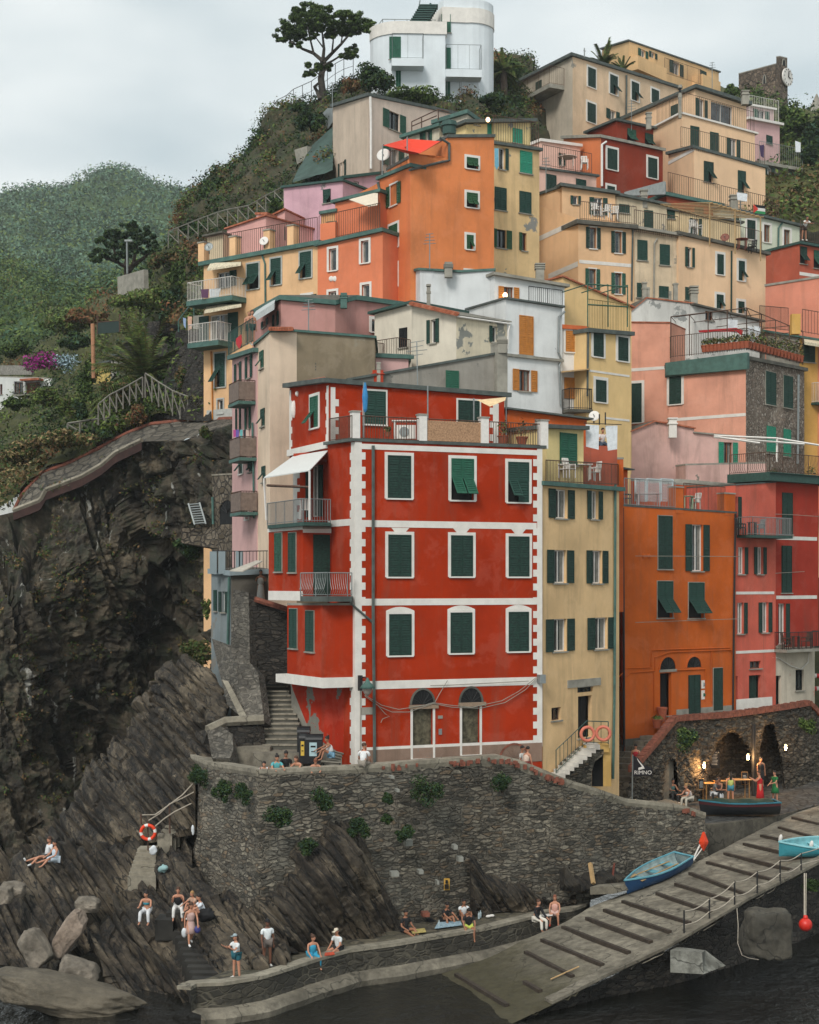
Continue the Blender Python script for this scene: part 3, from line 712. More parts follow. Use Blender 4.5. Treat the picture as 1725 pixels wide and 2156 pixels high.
df,=block(h5,'P',[(1634,91.2,1004),(1724,94,1010)],[PRED],wins,back=8,zb=W(1680,1362,92.5).z,roof=None)
wins=cv('I',[(0,'d',1450,1078,1504,1250,dict(door=M_SHUTD,depth=.3)),(0,'g',1588,1042,1636,1163,dict(curt=False,frame=M_DARK))])
dl,=block(h5,'P',[(1628,91,1360),(1716,93.8,1358)],[plaster('c9beac',.2,'c98a76',.7)],wins,back=8,zb=5.5,roof=None)
for a,b in((263,284),(608,628)):band(h5,df,'I',1474,1712,a,b)
balcony(h5,df,T('I',1452,0)[0],T('I',1688,0)[0],T('I',0,918)[1],dep=1.0,slab=M_CONC,mat=M_IRON)
m=MB();z=df.hit(1680,1000)[1];m.fbox(df,-1.3,df.len+1,z-.5,z-.05,-2.5,.5,M_COPD);m.fbox(df,-1.3,df.len+1,z-.05,z,-2.5,.6,M_COPD);o=part(m,'terrace_slab',None,h5)
railing(o,[df.P(-1.2,z,-2.4),df.P(-1.2,z,.45),df.P(df.len+1,z,.45)],1.15,.14,M_RUST,wavy=True,r=.013)
wires(h5,df,'I',[(1468,132),(1560,135),(1725,146)],.4,.016,M_CONC,'laundry_line');wires(h5,df,'I',[(1470,478),(1640,468)],.4,.016,M_CONC,'laundry_line')
wires(h5,dl,'I',[(1450,970),(1490,975),(1560,1020),(1620,1040),(1660,1000),(1670,920)],.08,.03,M_WHITE)
# ---- 6 pale pink gabled house and its parapet
PPK=plaster('d8b0a6',.25,'8e867c',.6)
h6=house('townhouse','pale pink house with a low tiled gable and bright teal shutters','P',1420,1000,82)
wins=cv('F',[(0,'o',1165,1245,1218,1368,dict(shut=M_SHUTT,frame=M_WOOD))])
g6,=block(h6,'P',[(1316,94,915),(1378,94.6,888)],[PPK],[],back=8,zb=10,rm=M_TILE,rth=.12,over=.15)
g6,=block(h6,'P',[(1378,94.6,888),(1462,95.5,903)],[PPK],[],back=8,zb=10,rm=M_TILE,rth=.12,over=.15)
g7,=block(h6,'P',[(1462,95.5,912),(1572,97.0,922)],[PPK],wins,back=6,zb=10,rm=M_CONC,rth=.12,over=.15)
g8,=block(h6,'P',[(1444,92.8,978),(1614,94.6,974)],[PPK],[],back=1.2,zb=10,roof='flat')
chimney('F',867,1105,1190,94.3,'',.8,M_WHITE,2,root=h6)
m=MB()
for a,b in(((1110,1205),(1480,1222)),((1110,1215),(1640,1256)),((1480,1222),(1478,1360)),((1115,1212),(1380,1250)),((1480,1222),(1725,1262))):
 m.bar(WR('F',*a,94),WR('F',*b,93.5),.09,M_WHITE)
part(m,'awning_frame',None,h6)
# ---- 7 big pink house with pebble side wall and plant terrace
BPK=plaster('dea088',dirt=.5);PEB=stone('pebble_wall',['8a7a6c','a89888','d3c8ba','97816f','bcab9b','78695d'],'8a7c6e',5.2,5.2,bump=.8)
h7=house('apartment_house','large pink house with a pebble dashed side wall and plant terrace','P',1500,900,88)
TW=dict(trim=M_TRIM,tw=.17,shut=M_SHUTD)
l7,=block(h7,'P',[(1326,101.5,679),(1411,100.2,680)],[BPK],cv('F',[(0,'c',620,900,689,1130,TW)]),back=8,zb=14,rm=M_TILE,rth=.1,over=.08)
r7=block(h7,'P',[(1408,99.8,776),(1571,96.5,757),(1694,103,781)],[BPK,PEB],cv('F',[(0,'c',850,854,921,1022,TW),(1,'c',1411,833,1470,1026,dict(shut=M_SHUT,trim=M_CONC,tw=.02)),(1,'c',1515,856,1568,1044,dict(shut=M_SHUT,trim=M_CONC,tw=.02)),(1,'c',1418,1151,1468,1309,dict(shut=M_SHUTT)),(1,'c',1517,1168,1557,1328,dict(shut=M_SHUTT))]),zb=12,rm=M_CONCD,rth=.3,over=.3)
m=MB();f=r7[0];z=f.hit(1500,770)[1];A=[f.at(1402,784,.3),f.at(1574,765,.3)]
m.hexa([A[0]+V((0,0,-.2)),A[1]+V((0,0,-.35)),A[1]+V((.2,.3,-.3)),A[0]+V((0,.3,-.3)),A[0]+V((0,0,.62)),A[1]+V((0,0,.68)),A[1]+V((.2,.3,.68)),A[0]+V((0,.3,.6))],M_COPPER);part(m,'fascia',None,h7)
band(h7,l7,'F',618,840,806,824);band(h7,f,'F',890,1296,1088,1106)
tz=f.hit(1500,752)[1]
T7=[f.at(1413,755,-.1),r7[0].P(f.len,0,-.1),r7[1].P(r7[1].len,0,-.1)];T7=[V((p.x,p.y,tz+.25))for p in T7]
railing(h7,[V((T7[0].x,T7[0].y+6,T7[0].z))]+T7,1.35,.16,M_RUST,r=.012)
fpipe(h7,r7[1],'F',[(1605,850),(1603,1100),(1600,1370)],.08,.1,M_GALV)
# glazed pavilion and pergola on that terrace
b7,=block(h7,'P',[(1413,104.5,690),(1540,105.6,715)],[plaster('c9c08f',dirt=.4)],cv('F',[(0,'g',880,590,1000,700,dict(curt=False,frame=M_RUST)),(0,'c',1015,605,1065,700,{}),(0,'c',1070,630,1130,710,{})]),back=4,zb=20,roof='flat')
m=MB();p0=T7
def up(p,h):return V((p.x,p.y,p.z+h))
for i in range(5):
 t=i/4;a=up(p0[0].lerp(p0[1],t),2.6);m.bar(a,up(p0[0].lerp(p0[1],t),0),.05,M_RUST);m.bar(a,a+V((1.5,5.5,.3)),.04,M_RUST)
for i in range(5):
 t=i/4;a=up(p0[1].lerp(p0[2],t),2.6-.4*t);m.bar(a,up(p0[1].lerp(p0[2],t),0),.05,M_RUST);m.bar(a,a+V((-3.5,5.0,.3)),.04,M_RUST)
m.bar(up(p0[0],2.6),up(p0[1],2.6),.05,M_RUST);m.bar(up(p0[1],2.6),up(p0[2],2.2),.05,M_RUST);m.bar(up(p0[0],2.6)+V((1.5,5.5,.3)),up(p0[2],2.2)+V((-3.5,5,.3)),.05,M_RUST)
single(m,'pergola','rusty iron pergola frame over the potted plant terrace of the pink house','pergola',None)
# ---- 8 soft yellow house, 9 narrow white one with ochre shutters, 10 white house
h8=house('townhouse','soft yellow house with green rooftop railing cage beside the big pink house','P',1280,900,85)
f8,=block(h8,'P',[(1235,84,700),(1328,86.5,707)],[plaster('e4c28a',dirt=.3)],cv('F',[(0,'c',403,604,461,745,TW),(0,'c',547,631,605,770,TW),(0,'c',416,881,477,1010,TW)]),back=8,zb=9,rm=M_SLATE,rth=.3,over=.25)
band(h8,f8,'F',380,615,836,848);band(h8,f8,'F',470,615,1104,1116);fpipe(h8,f8,'F',[(375,590),(372,800),(370,975)],.06,.08)
rail(h8,f8,'P',1238,692,1326,702,n=0,h=1.6,step=.13,mat=flat('ochre_iron','8a7440',.7));rt8=f8
m=MB();g_=flat('green_iron','2f5a46',.6)
for x in(372,490,605):
 a=f8.at(*T('F',x,570),0);m.bar(a,a+V((0,0,2.3)),.05,g_);m.bar(a+V((0,0,2.3)),a+V((-1,4,2.6)),.05,g_)
a=f8.at(*T('F',372,570),0);b=f8.at(*T('F',605,580),0)
for z in(2.3,1.2):m.bar(a+V((0,0,z)),b+V((0,0,z)),.06,g_)
part(m,'rail_cage',None,h8)
b8,=block(h8,'P',[(1186,91,583),(1330,94,648)],[plaster('e2c08a',dirt=.3)],[],back=6,zb=22,rm=M_TILE,rth=.12,over=.2)
h9=house('townhouse','very narrow white house with orange shutters and a small straw awning','P',1207,800,84)
f9,=block(h9,'P',[(1181,84.4,692),(1237,84.9,696)],[plaster('dcd8d2',dirt=.4)],cv('F',[(0,'c',241,592,304,717,dict(shut=M_SHUTO,trim=M_TRIM)),(0,'c',234,866,306,990,dict(shut=M_SHUTO,sill=False))]),back=8,zb=9,rm=plaster('c9683c'),rth=.3,over=.15)
balcony(h9,f9,T('F',217,0)[0],T('F',356,0)[0],T('F',0,1062)[1],dep=1.0,mat=M_IRON,slab=M_CONCD,h=1.1);fpipe(h9,f9,'F',[(342,580),(340,800),(338,975)],.06,.08,M_SHUTO)
m=MB();m.hexa([f9.at(*T('F',217,835),.02),f9.at(*T('F',385,820),.02),f9.at(*T('F',385,820),1.2),f9.at(*T('F',217,838),1.2)]+[p+V((0,0,.06))for p in(f9.at(*T('F',217,835),.02),f9.at(*T('F',385,820),.02),f9.at(*T('F',385,820),1.2),f9.at(*T('F',217,838),1.2))],M_WOODL);part(m,'straw_awning',None,h9)
WHT=plaster('dedfdd',.12,'9b9d9b',.35)
h10=house('townhouse','white house with one tall closed pair of orange shutters','P',1120,800,82)
f10=block(h10,'P',[(985,88,652),(1065,82,630),(1184,84.2,648)],[WHT,WHT],cv('E',[(1,'c',1504,504,1585,735,dict(shut=M_SHUTO)),(1,'o',1502,821,1570,946,dict(shut=M_SHUTO,frame=M_WOOD))]),zb=9,rm=M_SLATE,rth=.14,over=.2)
m=MB();z=f10[1].hit(1120,752)[1];m.fbox(f10[1],0,f10[1].len,z-.1,z+.04,0,.16,M_CONC);part(m,'string_course',None,h10)
rail(h10,f10[1],'P',1114,642,1184,650,n=-.2,h=1.0,step=.14);fpipe(h10,f10[1],'F',[(238,480),(205,510),(200,720),(218,760),(205,800),(215,1030)],.06,.08,M_GALV)
# ---- 11 peeling cream house
h11=house('townhouse','cream house with grey peeling patches under a mossy slate roof and a satellite dish','P',960,700,81)
CRM=plaster('d9d0be',.0,dirt=.4);CRP=plaster('d9cdb4',.45,'8f9089',.5)
f11=block(h11,'P',[(867,82.5,643),(961,80,664),(1068,82,679)],[CRM,CRP],cv('E',[(0,'o',985,526,1018,664,{}),(1,'o',1345,566,1376,660,dict(half='l'))]),zb=9,roof='slate',rm=M_CONC,rth=.1,over=.25)
m=MB();a,b=f11[0].at(867,643,.25),f11[0].at(963,665,.25)
for i in range(26):c=a.lerp(b,i/25)+V((0,0,.1));m.tube([c+V((.05,.5,.1)),c+V((-.05,-.15,-.03))],.11,M_TILE,6)
part(m,'tile_edge',None,h11);fpipe(h11,f11[1],'E',[(1140,508),(1450,552),(1440,600),(1435,700)],.05,.2,M_WHITE)
# ---- 12 curved white top
h12=house('townhouse','white house with a rounded left end behind the cream peeling house','P',1000,600,89)
pts=[(867,92,577),(872,90.5,572),(885,89.3,569),(913,88.5,571),(969,88.5,574),(1040,88,570)]
block(h12,'P',pts,[plaster('d5d8d8',dirt=.3)]*5,[],zb=18,roof='slab',rm=M_COPPER,rth=.18,over=.15,back=6)
f12,=block(h12,'P',[(1041,87.6,580),(1189,89.5,605)],[WHT],cv('E',[(0,'o',1413,336,1470,410,dict(shut=M_SHUTO,frame=M_WOOD))]),back=7,zb=18,roof='slate',rm=M_CONC,rth=.22,over=.35)
chimney('E',1090,208,250,88,'',.75,M_CONC,3,root=h12);chimney('E',1625,203,275,89,'',.8,M_CONC,3,root=h12);chimney('E',974,325,440,84,'',.35,M_CONC,2,root=h12)
# ---- 13 rough grey house behind the red one
h13=house('townhouse','low grey cement house with one green shutter, behind the roof of the red house','P',900,780,77)
GRY=plaster('98938a',.4,'77756e',.8)
f13,=block(h13,'P',[(735,75.5,802),(1048,78.2,745)],[GRY],cv('E',[(0,'c',1074,825,1150,940,dict(shut=M_SHUTB))]),back=7,zb=9,rm=M_SLATE,rth=.16,over=.15)
block(h13,'P',[(1047,77.8,722),(1069,78,722)],[M_CONC],[],back=.8,zb=15,roof='flat')
chimney('E',1405,648,690,78,'',.75,M_CONC,3,root=h13);chimney('E',682,780,870,76,'',.3,M_CONC,2,root=h13);chimney('E',678,845,890,76.2,'',.9,plaster('a33a24'),1,root=h13)
s13,=block(h13,'P',[(1070,76.4,862),(1236,78.6,884)],[plaster('c9602a')],cv('F',[(0,'g',62,1108,148,1135,{})]),back=5,zb=9,roof='slate',rm=M_SLATE,rth=.12,over=.35)
# ---- 14 cream tower with olive cement top
h14=house('townhouse','tall cream house with a bare olive cement upper wall','P',640,900,78)
CR2=plaster('ddc6ae',dirt=.35);OLV=plaster('8e806a',.1,'9c927f',.9)
f14=block(h14,'P',[(538,79.8,727),(568.5,76.3,700),(625,76.9,699),(789,78.4,712)],[CR2,CR2,OLV],cv('S',[(0,'f',600,525,633,690,dict(half='l',trim=None)),(0,'f',610,1068,643,1235,dict(half='l')),(0,'f',620,1608,650,1760,dict(half='l'))]),zb=6,rm=M_COPPER,rth=.16,over=.12,back=8)
m=MB()
for i in range(9):c=W(570+i*5.5,699,76.2)+V((0,0,.15));m.tube([c+V((0,.4,.05)),c+V((0,-.2,-.02))],.11,M_TILE,6)
part(m,'tile_edge',None,h14);chimney('E',288,788,880,77.5,'',.7,M_CONCD,3,root=h14)
# ---- 15 mauve house with three small balconies
h15=house('townhouse','slim mauve house with three small brown balconies and laundry, wedged beside the cream tower','P',515,950,82)
MAU=plaster('cda6a2',dirt=.35)
f15,=block(h15,'P',[(489,84,757),(541,79.2,742)],[MAU],cv('S',[(0,'o',378,640,408,848,{}),(0,'o',480,572,510,780,dict(curt=False)),(0,'o',386,1062,408,1268,{}),(0,'o',475,1062,500,1260,{}),(0,'f',402,1512,436,1682,dict(TR,half='l')),(0,'f',490,1577,525,1665,dict(half='l')),(0,'g',462,1930,490,2110,dict(TR))]),back=8,zb=6,rm=M_COPPER,rth=.3,over=.3,backdir=V((1,.3,0)).normalized())
MESH=flat('brown_mesh','74645a',.8,var=.2)
for y,a,b in((1000,455,556),(1525,463,566),(2030,474,575)):
 balcony(h15,f15,T('S',a,0)[0],T('S',b,0)[0],T('S',0,y+20)[1],dep=.9,slab=M_COPPER,mat=M_RUST,panel=MESH,h=1.05)
fpipe(h15,f15,'S',[(525,1200),(535,1700),(540,2100)],.06,.1,M_COPPER)
zr=f15.hit(515,742)[1];railing(h15,[V((p.x,p.y,zr+.2))for p in(f15.P(0,0,.2),f15.P(f15.len,0,.2))],1.2,.15,M_COPD)
# ---- 16 dusty pink block
h16=house('townhouse','dusty rose flat-roofed house with one small square window, in front of the orange terrace','P',700,680,87)
DPK=plaster('c29088',dirt=.4)
f16=block(h16,'P',[(532,93,664),(592,85,632),(706,86,643),(749,87.5,632),(845,89.5,645)],[DPK]*4,cv('E',[(3,'g',640,528,682,600,TW)])+cv('S',[(0,'o',630,235,660,300,{}),(0,'o',735,170,762,298,{})]),zb=12,rm=M_COPPER,rth=.35,over=.25,back=8)
chimney('E',478,388,430,86,'',.6,M_COPPER,2,root=h16)
m=MB();A=[WR('S',510,215,86.5),WR('S',730,75,84),WR('S',745,30,86.5),WR('S',560,150,90)];m.hexa([p-V((0,0,.35))for p in A]+A,flat('grey_awning','b4b8b6',.7));part(m,'awning',None,h16)
h16.select_set(False)
b16,=block(h16,'P',[(789,86.2,662),(869,84.2,640)],[CRM],cv('E',[(0,'c',805,575,850,690,dict(shut=M_DARK))]),back=4,zb=12,rm=M_COPD,rth=.2,over=.4)
balcony(h16,b16,T('E',710,0)[0],T('E',872,0)[0],T('E',0,765)[1],dep=1.1,slab=M_COPD,mat=M_RUST)
# ---- 17 yellow house on the left edge of the village
h17=house('apartment_house','yellow house at the left end of the village with striped awnings over stacked balconies','P',540,650,96)
YLF=plaster('e4b98c',.0,dirt=.4)
GF=dict(trim=M_TRIMG,tw=.1,shut=M_SHUT)
wins=cv('A',[(0,'o',1270,1590,1345,1680,dict(half='r',curt=False)),(0,'f',1447,1541,1515,1690,GF),(0,'f',1586,1510,1645,1665,dict(GF,half='l'))])
wins+=cv('E',[(0,'f',223,130,289,283,dict(GF,half='l')),(0,'o',235,385,290,420,TR)])
wins+=cv('D',[(0,'o',1225,497,1335,665,dict(half='lr',curt=True)),(0,'f',1258,724,1318,922,dict(GF,half='l')),(0,'g',1274,995,1306,1076,GF)])
f17,=block(h17,'P',[(429,98,560),(670,92.6,516)],[YLF],wins,back=9,zb=10,rm=M_COPPER,rth=.35,over=.35)
band(h17,f17,'D',1210,1362,1052,1110,M_TRIMG,.03,'plinth')
for y,a,b in((420,1175,1442),(672,1182,1362)):
 balcony(h17,f17,T('D',a,0)[0],T('D',b,0)[0],T('D',0,y)[1],dep=1.3,slab=M_COPPER,mat=M_TRIM,h=1.15,th=.3)
AWN=flat('striped_awning','c9bda2',.8,var=.3,scale=9)
for x0,x1,y0,y1 in((1212,1410,218,243),(1195,1412,460,492)):
 m=MB();A=[f17.at(*T('D',x0+20,y0-25),.02),f17.at(*T('D',x1,y0-30),.02),f17.at(*T('D',x1,y0-18),1.3),f17.at(*T('D',x0,y1-12),1.3)]
 m.hexa([p-V((0,0,.12))for p in A]+A,AWN);part(m,'awning',None,h17)
fpipe(h17,f17,'D',[(1530,140),(1550,200),(1552,430)],.06,.08,M_COPPER);fpipe(h17,f17,'S',[(135,530),(145,800),(150,1170)],.05,.07,M_SHUTO)
# terrace storey above
PK2=plaster('dba79f',dirt=.4)
t17,=block(h17,'P',[(478,101,483),(560,99,455)],[PK2],cv('A',[(0,'g',1365,1380,1385,1400,dict(sill=False,curt=False))]),back=5,zb=28,rm=M_TILE,rth=.12,over=.2)
t18,=block(h17,'P',[(540,100,452),(562,99.6,452)],[PK2],[],back=1,zb=28,rm=M_TILE,rth=.2,over=.1)
t19,=block(h17,'P',[(562,101,462),(600,100.5,442)],[PK2],cv('A',[(0,'o',1598,1330,1645,1410,{})]),back=4,zb=28,rm=M_TILE,rth=.14,over=.2)
t20,=block(h17,'P',[(436,100.5,500),(470,100,492)],[plaster('d9c7a8')],[],back=3,zb=28,rm=M_CONCD,rth=.15,over=.4)
zr=0
for x in(428,494,566,616):
 u,z=f17.hit(x,556-(x-429)*.18,-.3);m=MB();m.fbox(f17,u-.25,u+.25,z,z+1.3,-.6,-.1,YLF);m.fbox(f17,u-.3,u+.3,z+1.3,z+1.38,-.65,-.05,M_CONC);part(m,'pillar',None,h17)
rail(h17,f17,'P',432,551,668,510,n=-.3,h=1.5,step=.17,mat=M_RUST)
# ---- 18 mid orange house
h18=house('apartment_house','salmon orange house with white framed windows and a recessed terrace under a cream awning','P',735,560,92)
OR2=plaster('d97f5b',dirt=.3)
f18,=block(h18,'P',[(669,92.6,519),(806,90,488)],[OR2],cv('E',[(0,'g',392,112,436,240,TR),(0,'g',580,65,625,195,TR),(0,'g',390,362,436,430,TR),(0,'g',585,322,630,420,TR)]),back=8,zb=14,rm=M_COPPER,rth=.3,over=.25)
m=MB()
for x in(407,427):u,z=f18.hit(*T('E',x,288));m.ell(f18.P(u,z,.02),(.16,.05,.16),M_WHITE)
part(m,'vent',None,h18)
r18,=block(h18,'P',[(706,93.8,428),(800,92,405)],[OR2],[],back=4,zb=30,rm=M_COPPER,rth=.25,over=.3)
r19,=block(h18,'P',[(676,94.2,452),(710,93.8,446)],[plaster('dca574')],cv('B',[(0,'c',425,1455,495,1510,{})]),back=4,zb=30,rm=M_COPPER,rth=.25,over=.2)
rail(h18,f18,'P',672,508,800,482,n=-.2,h=1.5,step=.16,mat=M_RUST)
u,z=f18.hit(690,508,-.1);m=MB();m.fbox(f18,u-.55,u+.55,z-.2,z+1.1,-.4,-.1,OR2);part(m,'parapet',None,h18)
m=MB();A=[WR('B',575,1310,91.8),WR('B',700,1355,90.8),WR('B',762,1345,90.8),WR('B',762,1262,92)];m.hexa([p-V((0,0,.04))for p in A]+A,flat('cream_awning','d8ccb8',.8,var=.05));part(m,'awning',None,h18)
# ---- 19 tall orange house
h19=house('apartment_house','tall bright orange house with three small white framed windows in a column','P',940,450,91)
OR3=plaster('da8350',dirt=.4);OR4=plaster('d67a4c',dirt=.3)
f19=block(h19,'P',[(799,93.4,378),(864.5,90,352)],[OR4],cv('B',[(0,'o',845,1212,890,1350,dict(shut=M_SHUTP,trim=M_TRIM,tw=.1)),(0,'f',838,1478,895,1632,dict(TR,shut=M_SHUTP))])+cv('E',[(0,'f',745,208,793,340,dict(TR,shut=M_SHUTP))]),back=2.5,zb=14,rm=M_COPPER,rth=.28,over=.25,backdir=V((.75,.6,0)).normalized())
g19,=block(h19,'P',[(864.5,90,350),(942,91.1,328)],[OR3],[],back=8,zb=14,roof=None)
k19,=block(h19,'P',[(942,91.1,290),(1040.5,92.5,289)],[OR3],cv('B',[(0,'f',1345,1036,1420,1110,dict(TR,shut=M_SHUTP)),(0,'f',1345,1268,1418,1365,dict(TR,shut=M_SHUTP)),(0,'f',1345,1545,1390,1640,dict(TR,shut=M_SHUTP,half='r'))])+cv('E',[(0,'f',1190,245,1262,300,dict(TR,shut=M_SHUTP))]),back=8,zb=14,rm=M_SLATE,rth=.25,over=.12)
rail(h19,f19[0],'P',801,371,857,356,n=-.1,h=1.3,step=.14,mat=M_RUST)
m=MB();u,z=g19.hit(866,350);m.hexa([g19.at(864,352,.02),g19.at(942,330,.02),g19.at(942,330,-.25),g19.at(864,352,-.25),g19.at(860,322,.02),g19.at(940,338,.02),g19.at(940,338,-.25),g19.at(860,322,-.25)],OR3);part(m,'parapet',None,h19)
fpipe(h19,g19,'B',[(1170,905),(1232,945),(1232,1055),(1180,1065),(968,1118)],.08,.1)
wfp=f19[0];fpipe(h19,f19[0],'B',[(762,1200),(785,1300),(785,1600),(785,1900)],.09,.08)
m=MB();A=[WR('B',795,955,89.2),WR('B',953,912,92),WR('B',1175,928,91.5),WR('B',1040,1008,88.6)];C_=WR('B',965,952,90.3)-V((0,0,.35))
n=8
def bil(u,v):p=A[0].lerp(A[1],u).lerp(A[3].lerp(A[2],u),v);s=16*u*(1-u)*v*(1-v);return p.lerp(p+V((0,0,-.5)),s)
SAIL=flat('red_sail','dd3a1a',.7,var=.05)
for i in range(n):
 for j in range(n):m.face([bil(i/n,j/n),bil((i+1)/n,j/n),bil((i+1)/n,(j+1)/n),bil(i/n,(j+1)/n)],SAIL)
m.bar(A[0],WR('B',790,1150,89.2),.05,M_GALV);m.bar(WR('B',955,900,90),WR('B',955,1010,90),.06,M_GALV)
single(m,'shade_sail','bright red shade sail stretched over the roof terrace of the tall orange house','shade sail',None)
# ---- 20 beige block
h20=house('apartment_house','plain beige block with a white drainpipe on its corner, below the tall pine','P',800,280,112)
f20=block(h20,'P',[(701,115,226),(777,108,203),(985,118,246)],[plaster('c9b6a3',dirt=.4),plaster('dcc8b8',dirt=.35)],cv('B',[(1,'o',833,738,905,857,dict(curt=False,frame=M_DARK)),(0,'o',512,1070,525,1165,dict(half='l')),(0,'o',528,1060,545,1160,dict(half='r')),(1,'o',830,975,895,1100,dict(shut=M_SHUTB))]),zb=32,rm=M_SLATE,rth=.3,over=.25)
fpipe(h20,f20[1],'B',[(712,635),(716,800),(716,1110)],.09,.1,M_WHITE)
# ---- 21 lilac house
h21=house('apartment_house','pale lilac pink house with one propped green shutter, below the scrubby slope','P',660,430,102)
LIL=plaster('d4a9b4',.12,'8f8a88',.5)
f21,=block(h21,'P',[(598,104,396),(722,101.5,382)],[LIL],cv('B',[(0,'f',403,1244,452,1335,dict(half='r')),(0,'o',82,1492,128,1588,{})]),back=7,zb=26,rm=M_COPD,rth=.2,over=.25)
g21,=block(h21,'P',[(718,103,378),(800,105,366)],[LIL],cv('B',[(0,'c',540,1198,585,1292,{}),(0,'g',603,1192,638,1245,{})]),back=6,zb=26,rm=M_COPD,rth=.25,over=.3)
# ---- 22 yellow house with peeling patches
h22=house('apartment_house','yellow house with grey peeling patches, right of the tall orange house','P',1090,420,98)
Y22=plaster('e1c08e',.30,'93918a',.5)
f22,=block(h22,'P',[(1037,96,304),(1136,98,318)],[Y22],cv('B',[(0,'o',1560,972,1598,1114,dict(half='r',shut=M_SHUT))])+cv('C',[(0,'c',150,796,213,912,dict(shut=M_SHUTT)),(0,'c',17,986,78,1106,dict(shut=M_SHUT)),(0,'c',147,1008,208,1123,dict(shut=M_SHUT)),(0,'o',27,1208,78,1306,dict(shut=M_SHUTP,curt=False,frame=M_DARK)),(0,'o',160,1226,186,1320,dict(shut=M_SHUTP,half='l',curt=False,frame=M_WOOD))]),back=5,zb=22,rm=M_SLATE,rth=.25,over=.25)
g22,=block(h22,'P',[(981,103,262),(1117,106,256)],[plaster('dec68f',.32,'8d8b84',.6)],cv('B',[(0,'d',1482,806,1520,890,dict(door=M_SHUTT)),(0,'c',1648,846,1712,942,dict(shut=M_SHUTT)),(0,'g',1398,795,1430,822,{})]),back=6,zb=36,rm=M_SLATE,rth=.3,over=.5)
rail(h22,f22,'P',1040,297,1134,311,n=-.2,h=1.6,step=.18,mat=M_RUST)
i22,=block(h22,'P',[(852,106,292),(925,104.5,268)],[plaster('cfc6b0')],cv('B',[(0,'c',1040,870,1062,935,{}),(0,'o',1080,855,1105,925,{})]),back=5,zb=36,rm=M_COPPER,rth=.3,over=.4)
j22,=block(h22,'P',[(915,105,262),(984,104,240)],[plaster('b9b1a0',.4,'8c8a84',.7)],[],back=5,zb=36,rm=M_COPPER,rth=.35,over=.3)
m=MB();m.lathe([(.42,0),(.42,.5),(.52,.52),(.45,.8),(.15,.9)],WR('B',1232,885,97),M_COPD,14);part(m,'water_tank',None,h22)
m=MB()
for a,b in(((985,800),(1160,718)),((985,860),(985,800)),((1160,718),(1230,735)),((985,830),(1150,760)),((1160,718),(1160,790)),((1050,770),(1050,840))):m.bar(WR('B',*a,104),WR('B',*b,104),.06,M_RUST)
part(m,'railing',None,h22)
# ---- 23 small pink terrace house
h23=house('apartment_house','small light pink terrace house left of the brick red one','P',1195,360,102)
P23=plaster('e0b7a6',dirt=.3)
f23,=block(h23,'P',[(1136,113,356),(1256,116,372)],[P23],cv('C',[(0,'c',288,918,340,1002,{}),(0,'c',445,943,497,992,{})]),back=5,zb=24,rm=M_SLATE,rth=.22,over=.25)
g23,=block(h23,'P',[(1139,118,298),(1222,120,309)],[P23],cv('C',[(0,'o',362,806,378,870,dict(curt=False))]),back=5,zb=36,rm=M_WHITE,rth=.3,over=.2)
rail(h23,f23,'P',1143,348,1246,366,n=-.1,h=1.5,step=.17,mat=M_RUST)
# ---- 24 brick red house
h24=house('apartment_house','brick red stepped house with an orange gable side','P',1330,340,110)
DR=plaster('8a3826',dirt=.4)
f24=block(h24,'P',[(1187,123,291),(1266,118,290),(1396,122,318)],[plaster('cf7a4e',dirt=.2),DR],cv('C',[(1,'c',609,783,661,893,TW),(1,'c',823,831,871,937,TW),(1,'c',608,979,648,1020,TW)]),zb=30,rm=M_CONC,rth=.3,over=.25)
g24=block(h24,'P',[(1237,129,280),(1298,124,255),(1376,127,272)],[DR,DR],cv('C',[(1,'f',715,679,760,750,{}),(1,'f',808,703,850,772,{})]),zb=38,rm=M_SLATE,rth=.25,over=.35)
fpipe(h24,f24[1],'C',[(605,745),(582,760),(582,980)],.09,.12,M_WHITE)
# ---- 25 big yellow stepped house
h25=house('apartment_house','largest stepped yellow house with three terraces, right of the brick red one','P',1480,260,118)
Y25=plaster('e6c19c',dirt=.2)
TC=dict(shut=M_SHUT)
f25=block(h25,'P',[(1408,125,325),(1462,121,312),(1612,125,354)],[Y25,Y25],cv('C',[(1,'f',1118,850,1168,958,dict(half='r')),(1,'f',1297,898,1338,1013,dict(half='r'))]),zb=30,rm=M_SLATE,rth=.3,over=.25)
g25=block(h25,'P',[(1376,129,272),(1437,125,240),(1590,129,282)],[Y25,Y25],cv('C',[(1,'c',1047,664,1093,769,TC),(1,'c',1150,696,1195,800,TC),(1,'o',1256,730,1290,830,TC)]),zb=38,rm=M_TRIM,rth=.2,over=.3)
k25=block(h25,'P',[(1316,137,252),(1464,129,187),(1572,133,222)],[Y25,Y25],cv('C',[(1,'o',1090,522,1120,625,TC),(1,'g',1155,546,1270,670,dict(frame=M_WHITE,curt=False)),(0,'c',946,552,982,610,TC)]),zb=44,rm=M_SLATE,rth=.4,over=.5)
rail(h25,g25[1],'P',1437,238,1588,279,n=.1,h=1.7,step=.2,mat=M_RUST);rail(h25,g25[0],'P',1384,262,1437,238,n=.1,h=1.7,step=.2,mat=M_RUST)
rail(h25,f25[1],'P',1434,310,1610,350,n=.0,h=1.6,step=.2,mat=M_RUST)
m=MB();m.fbox(f25[0],0,f25[0].len,f25[0].hit(1430,335)[1],f25[0].hit(1430,328)[1],0,.03,M_TRIM);part(m,'band',None,h25)
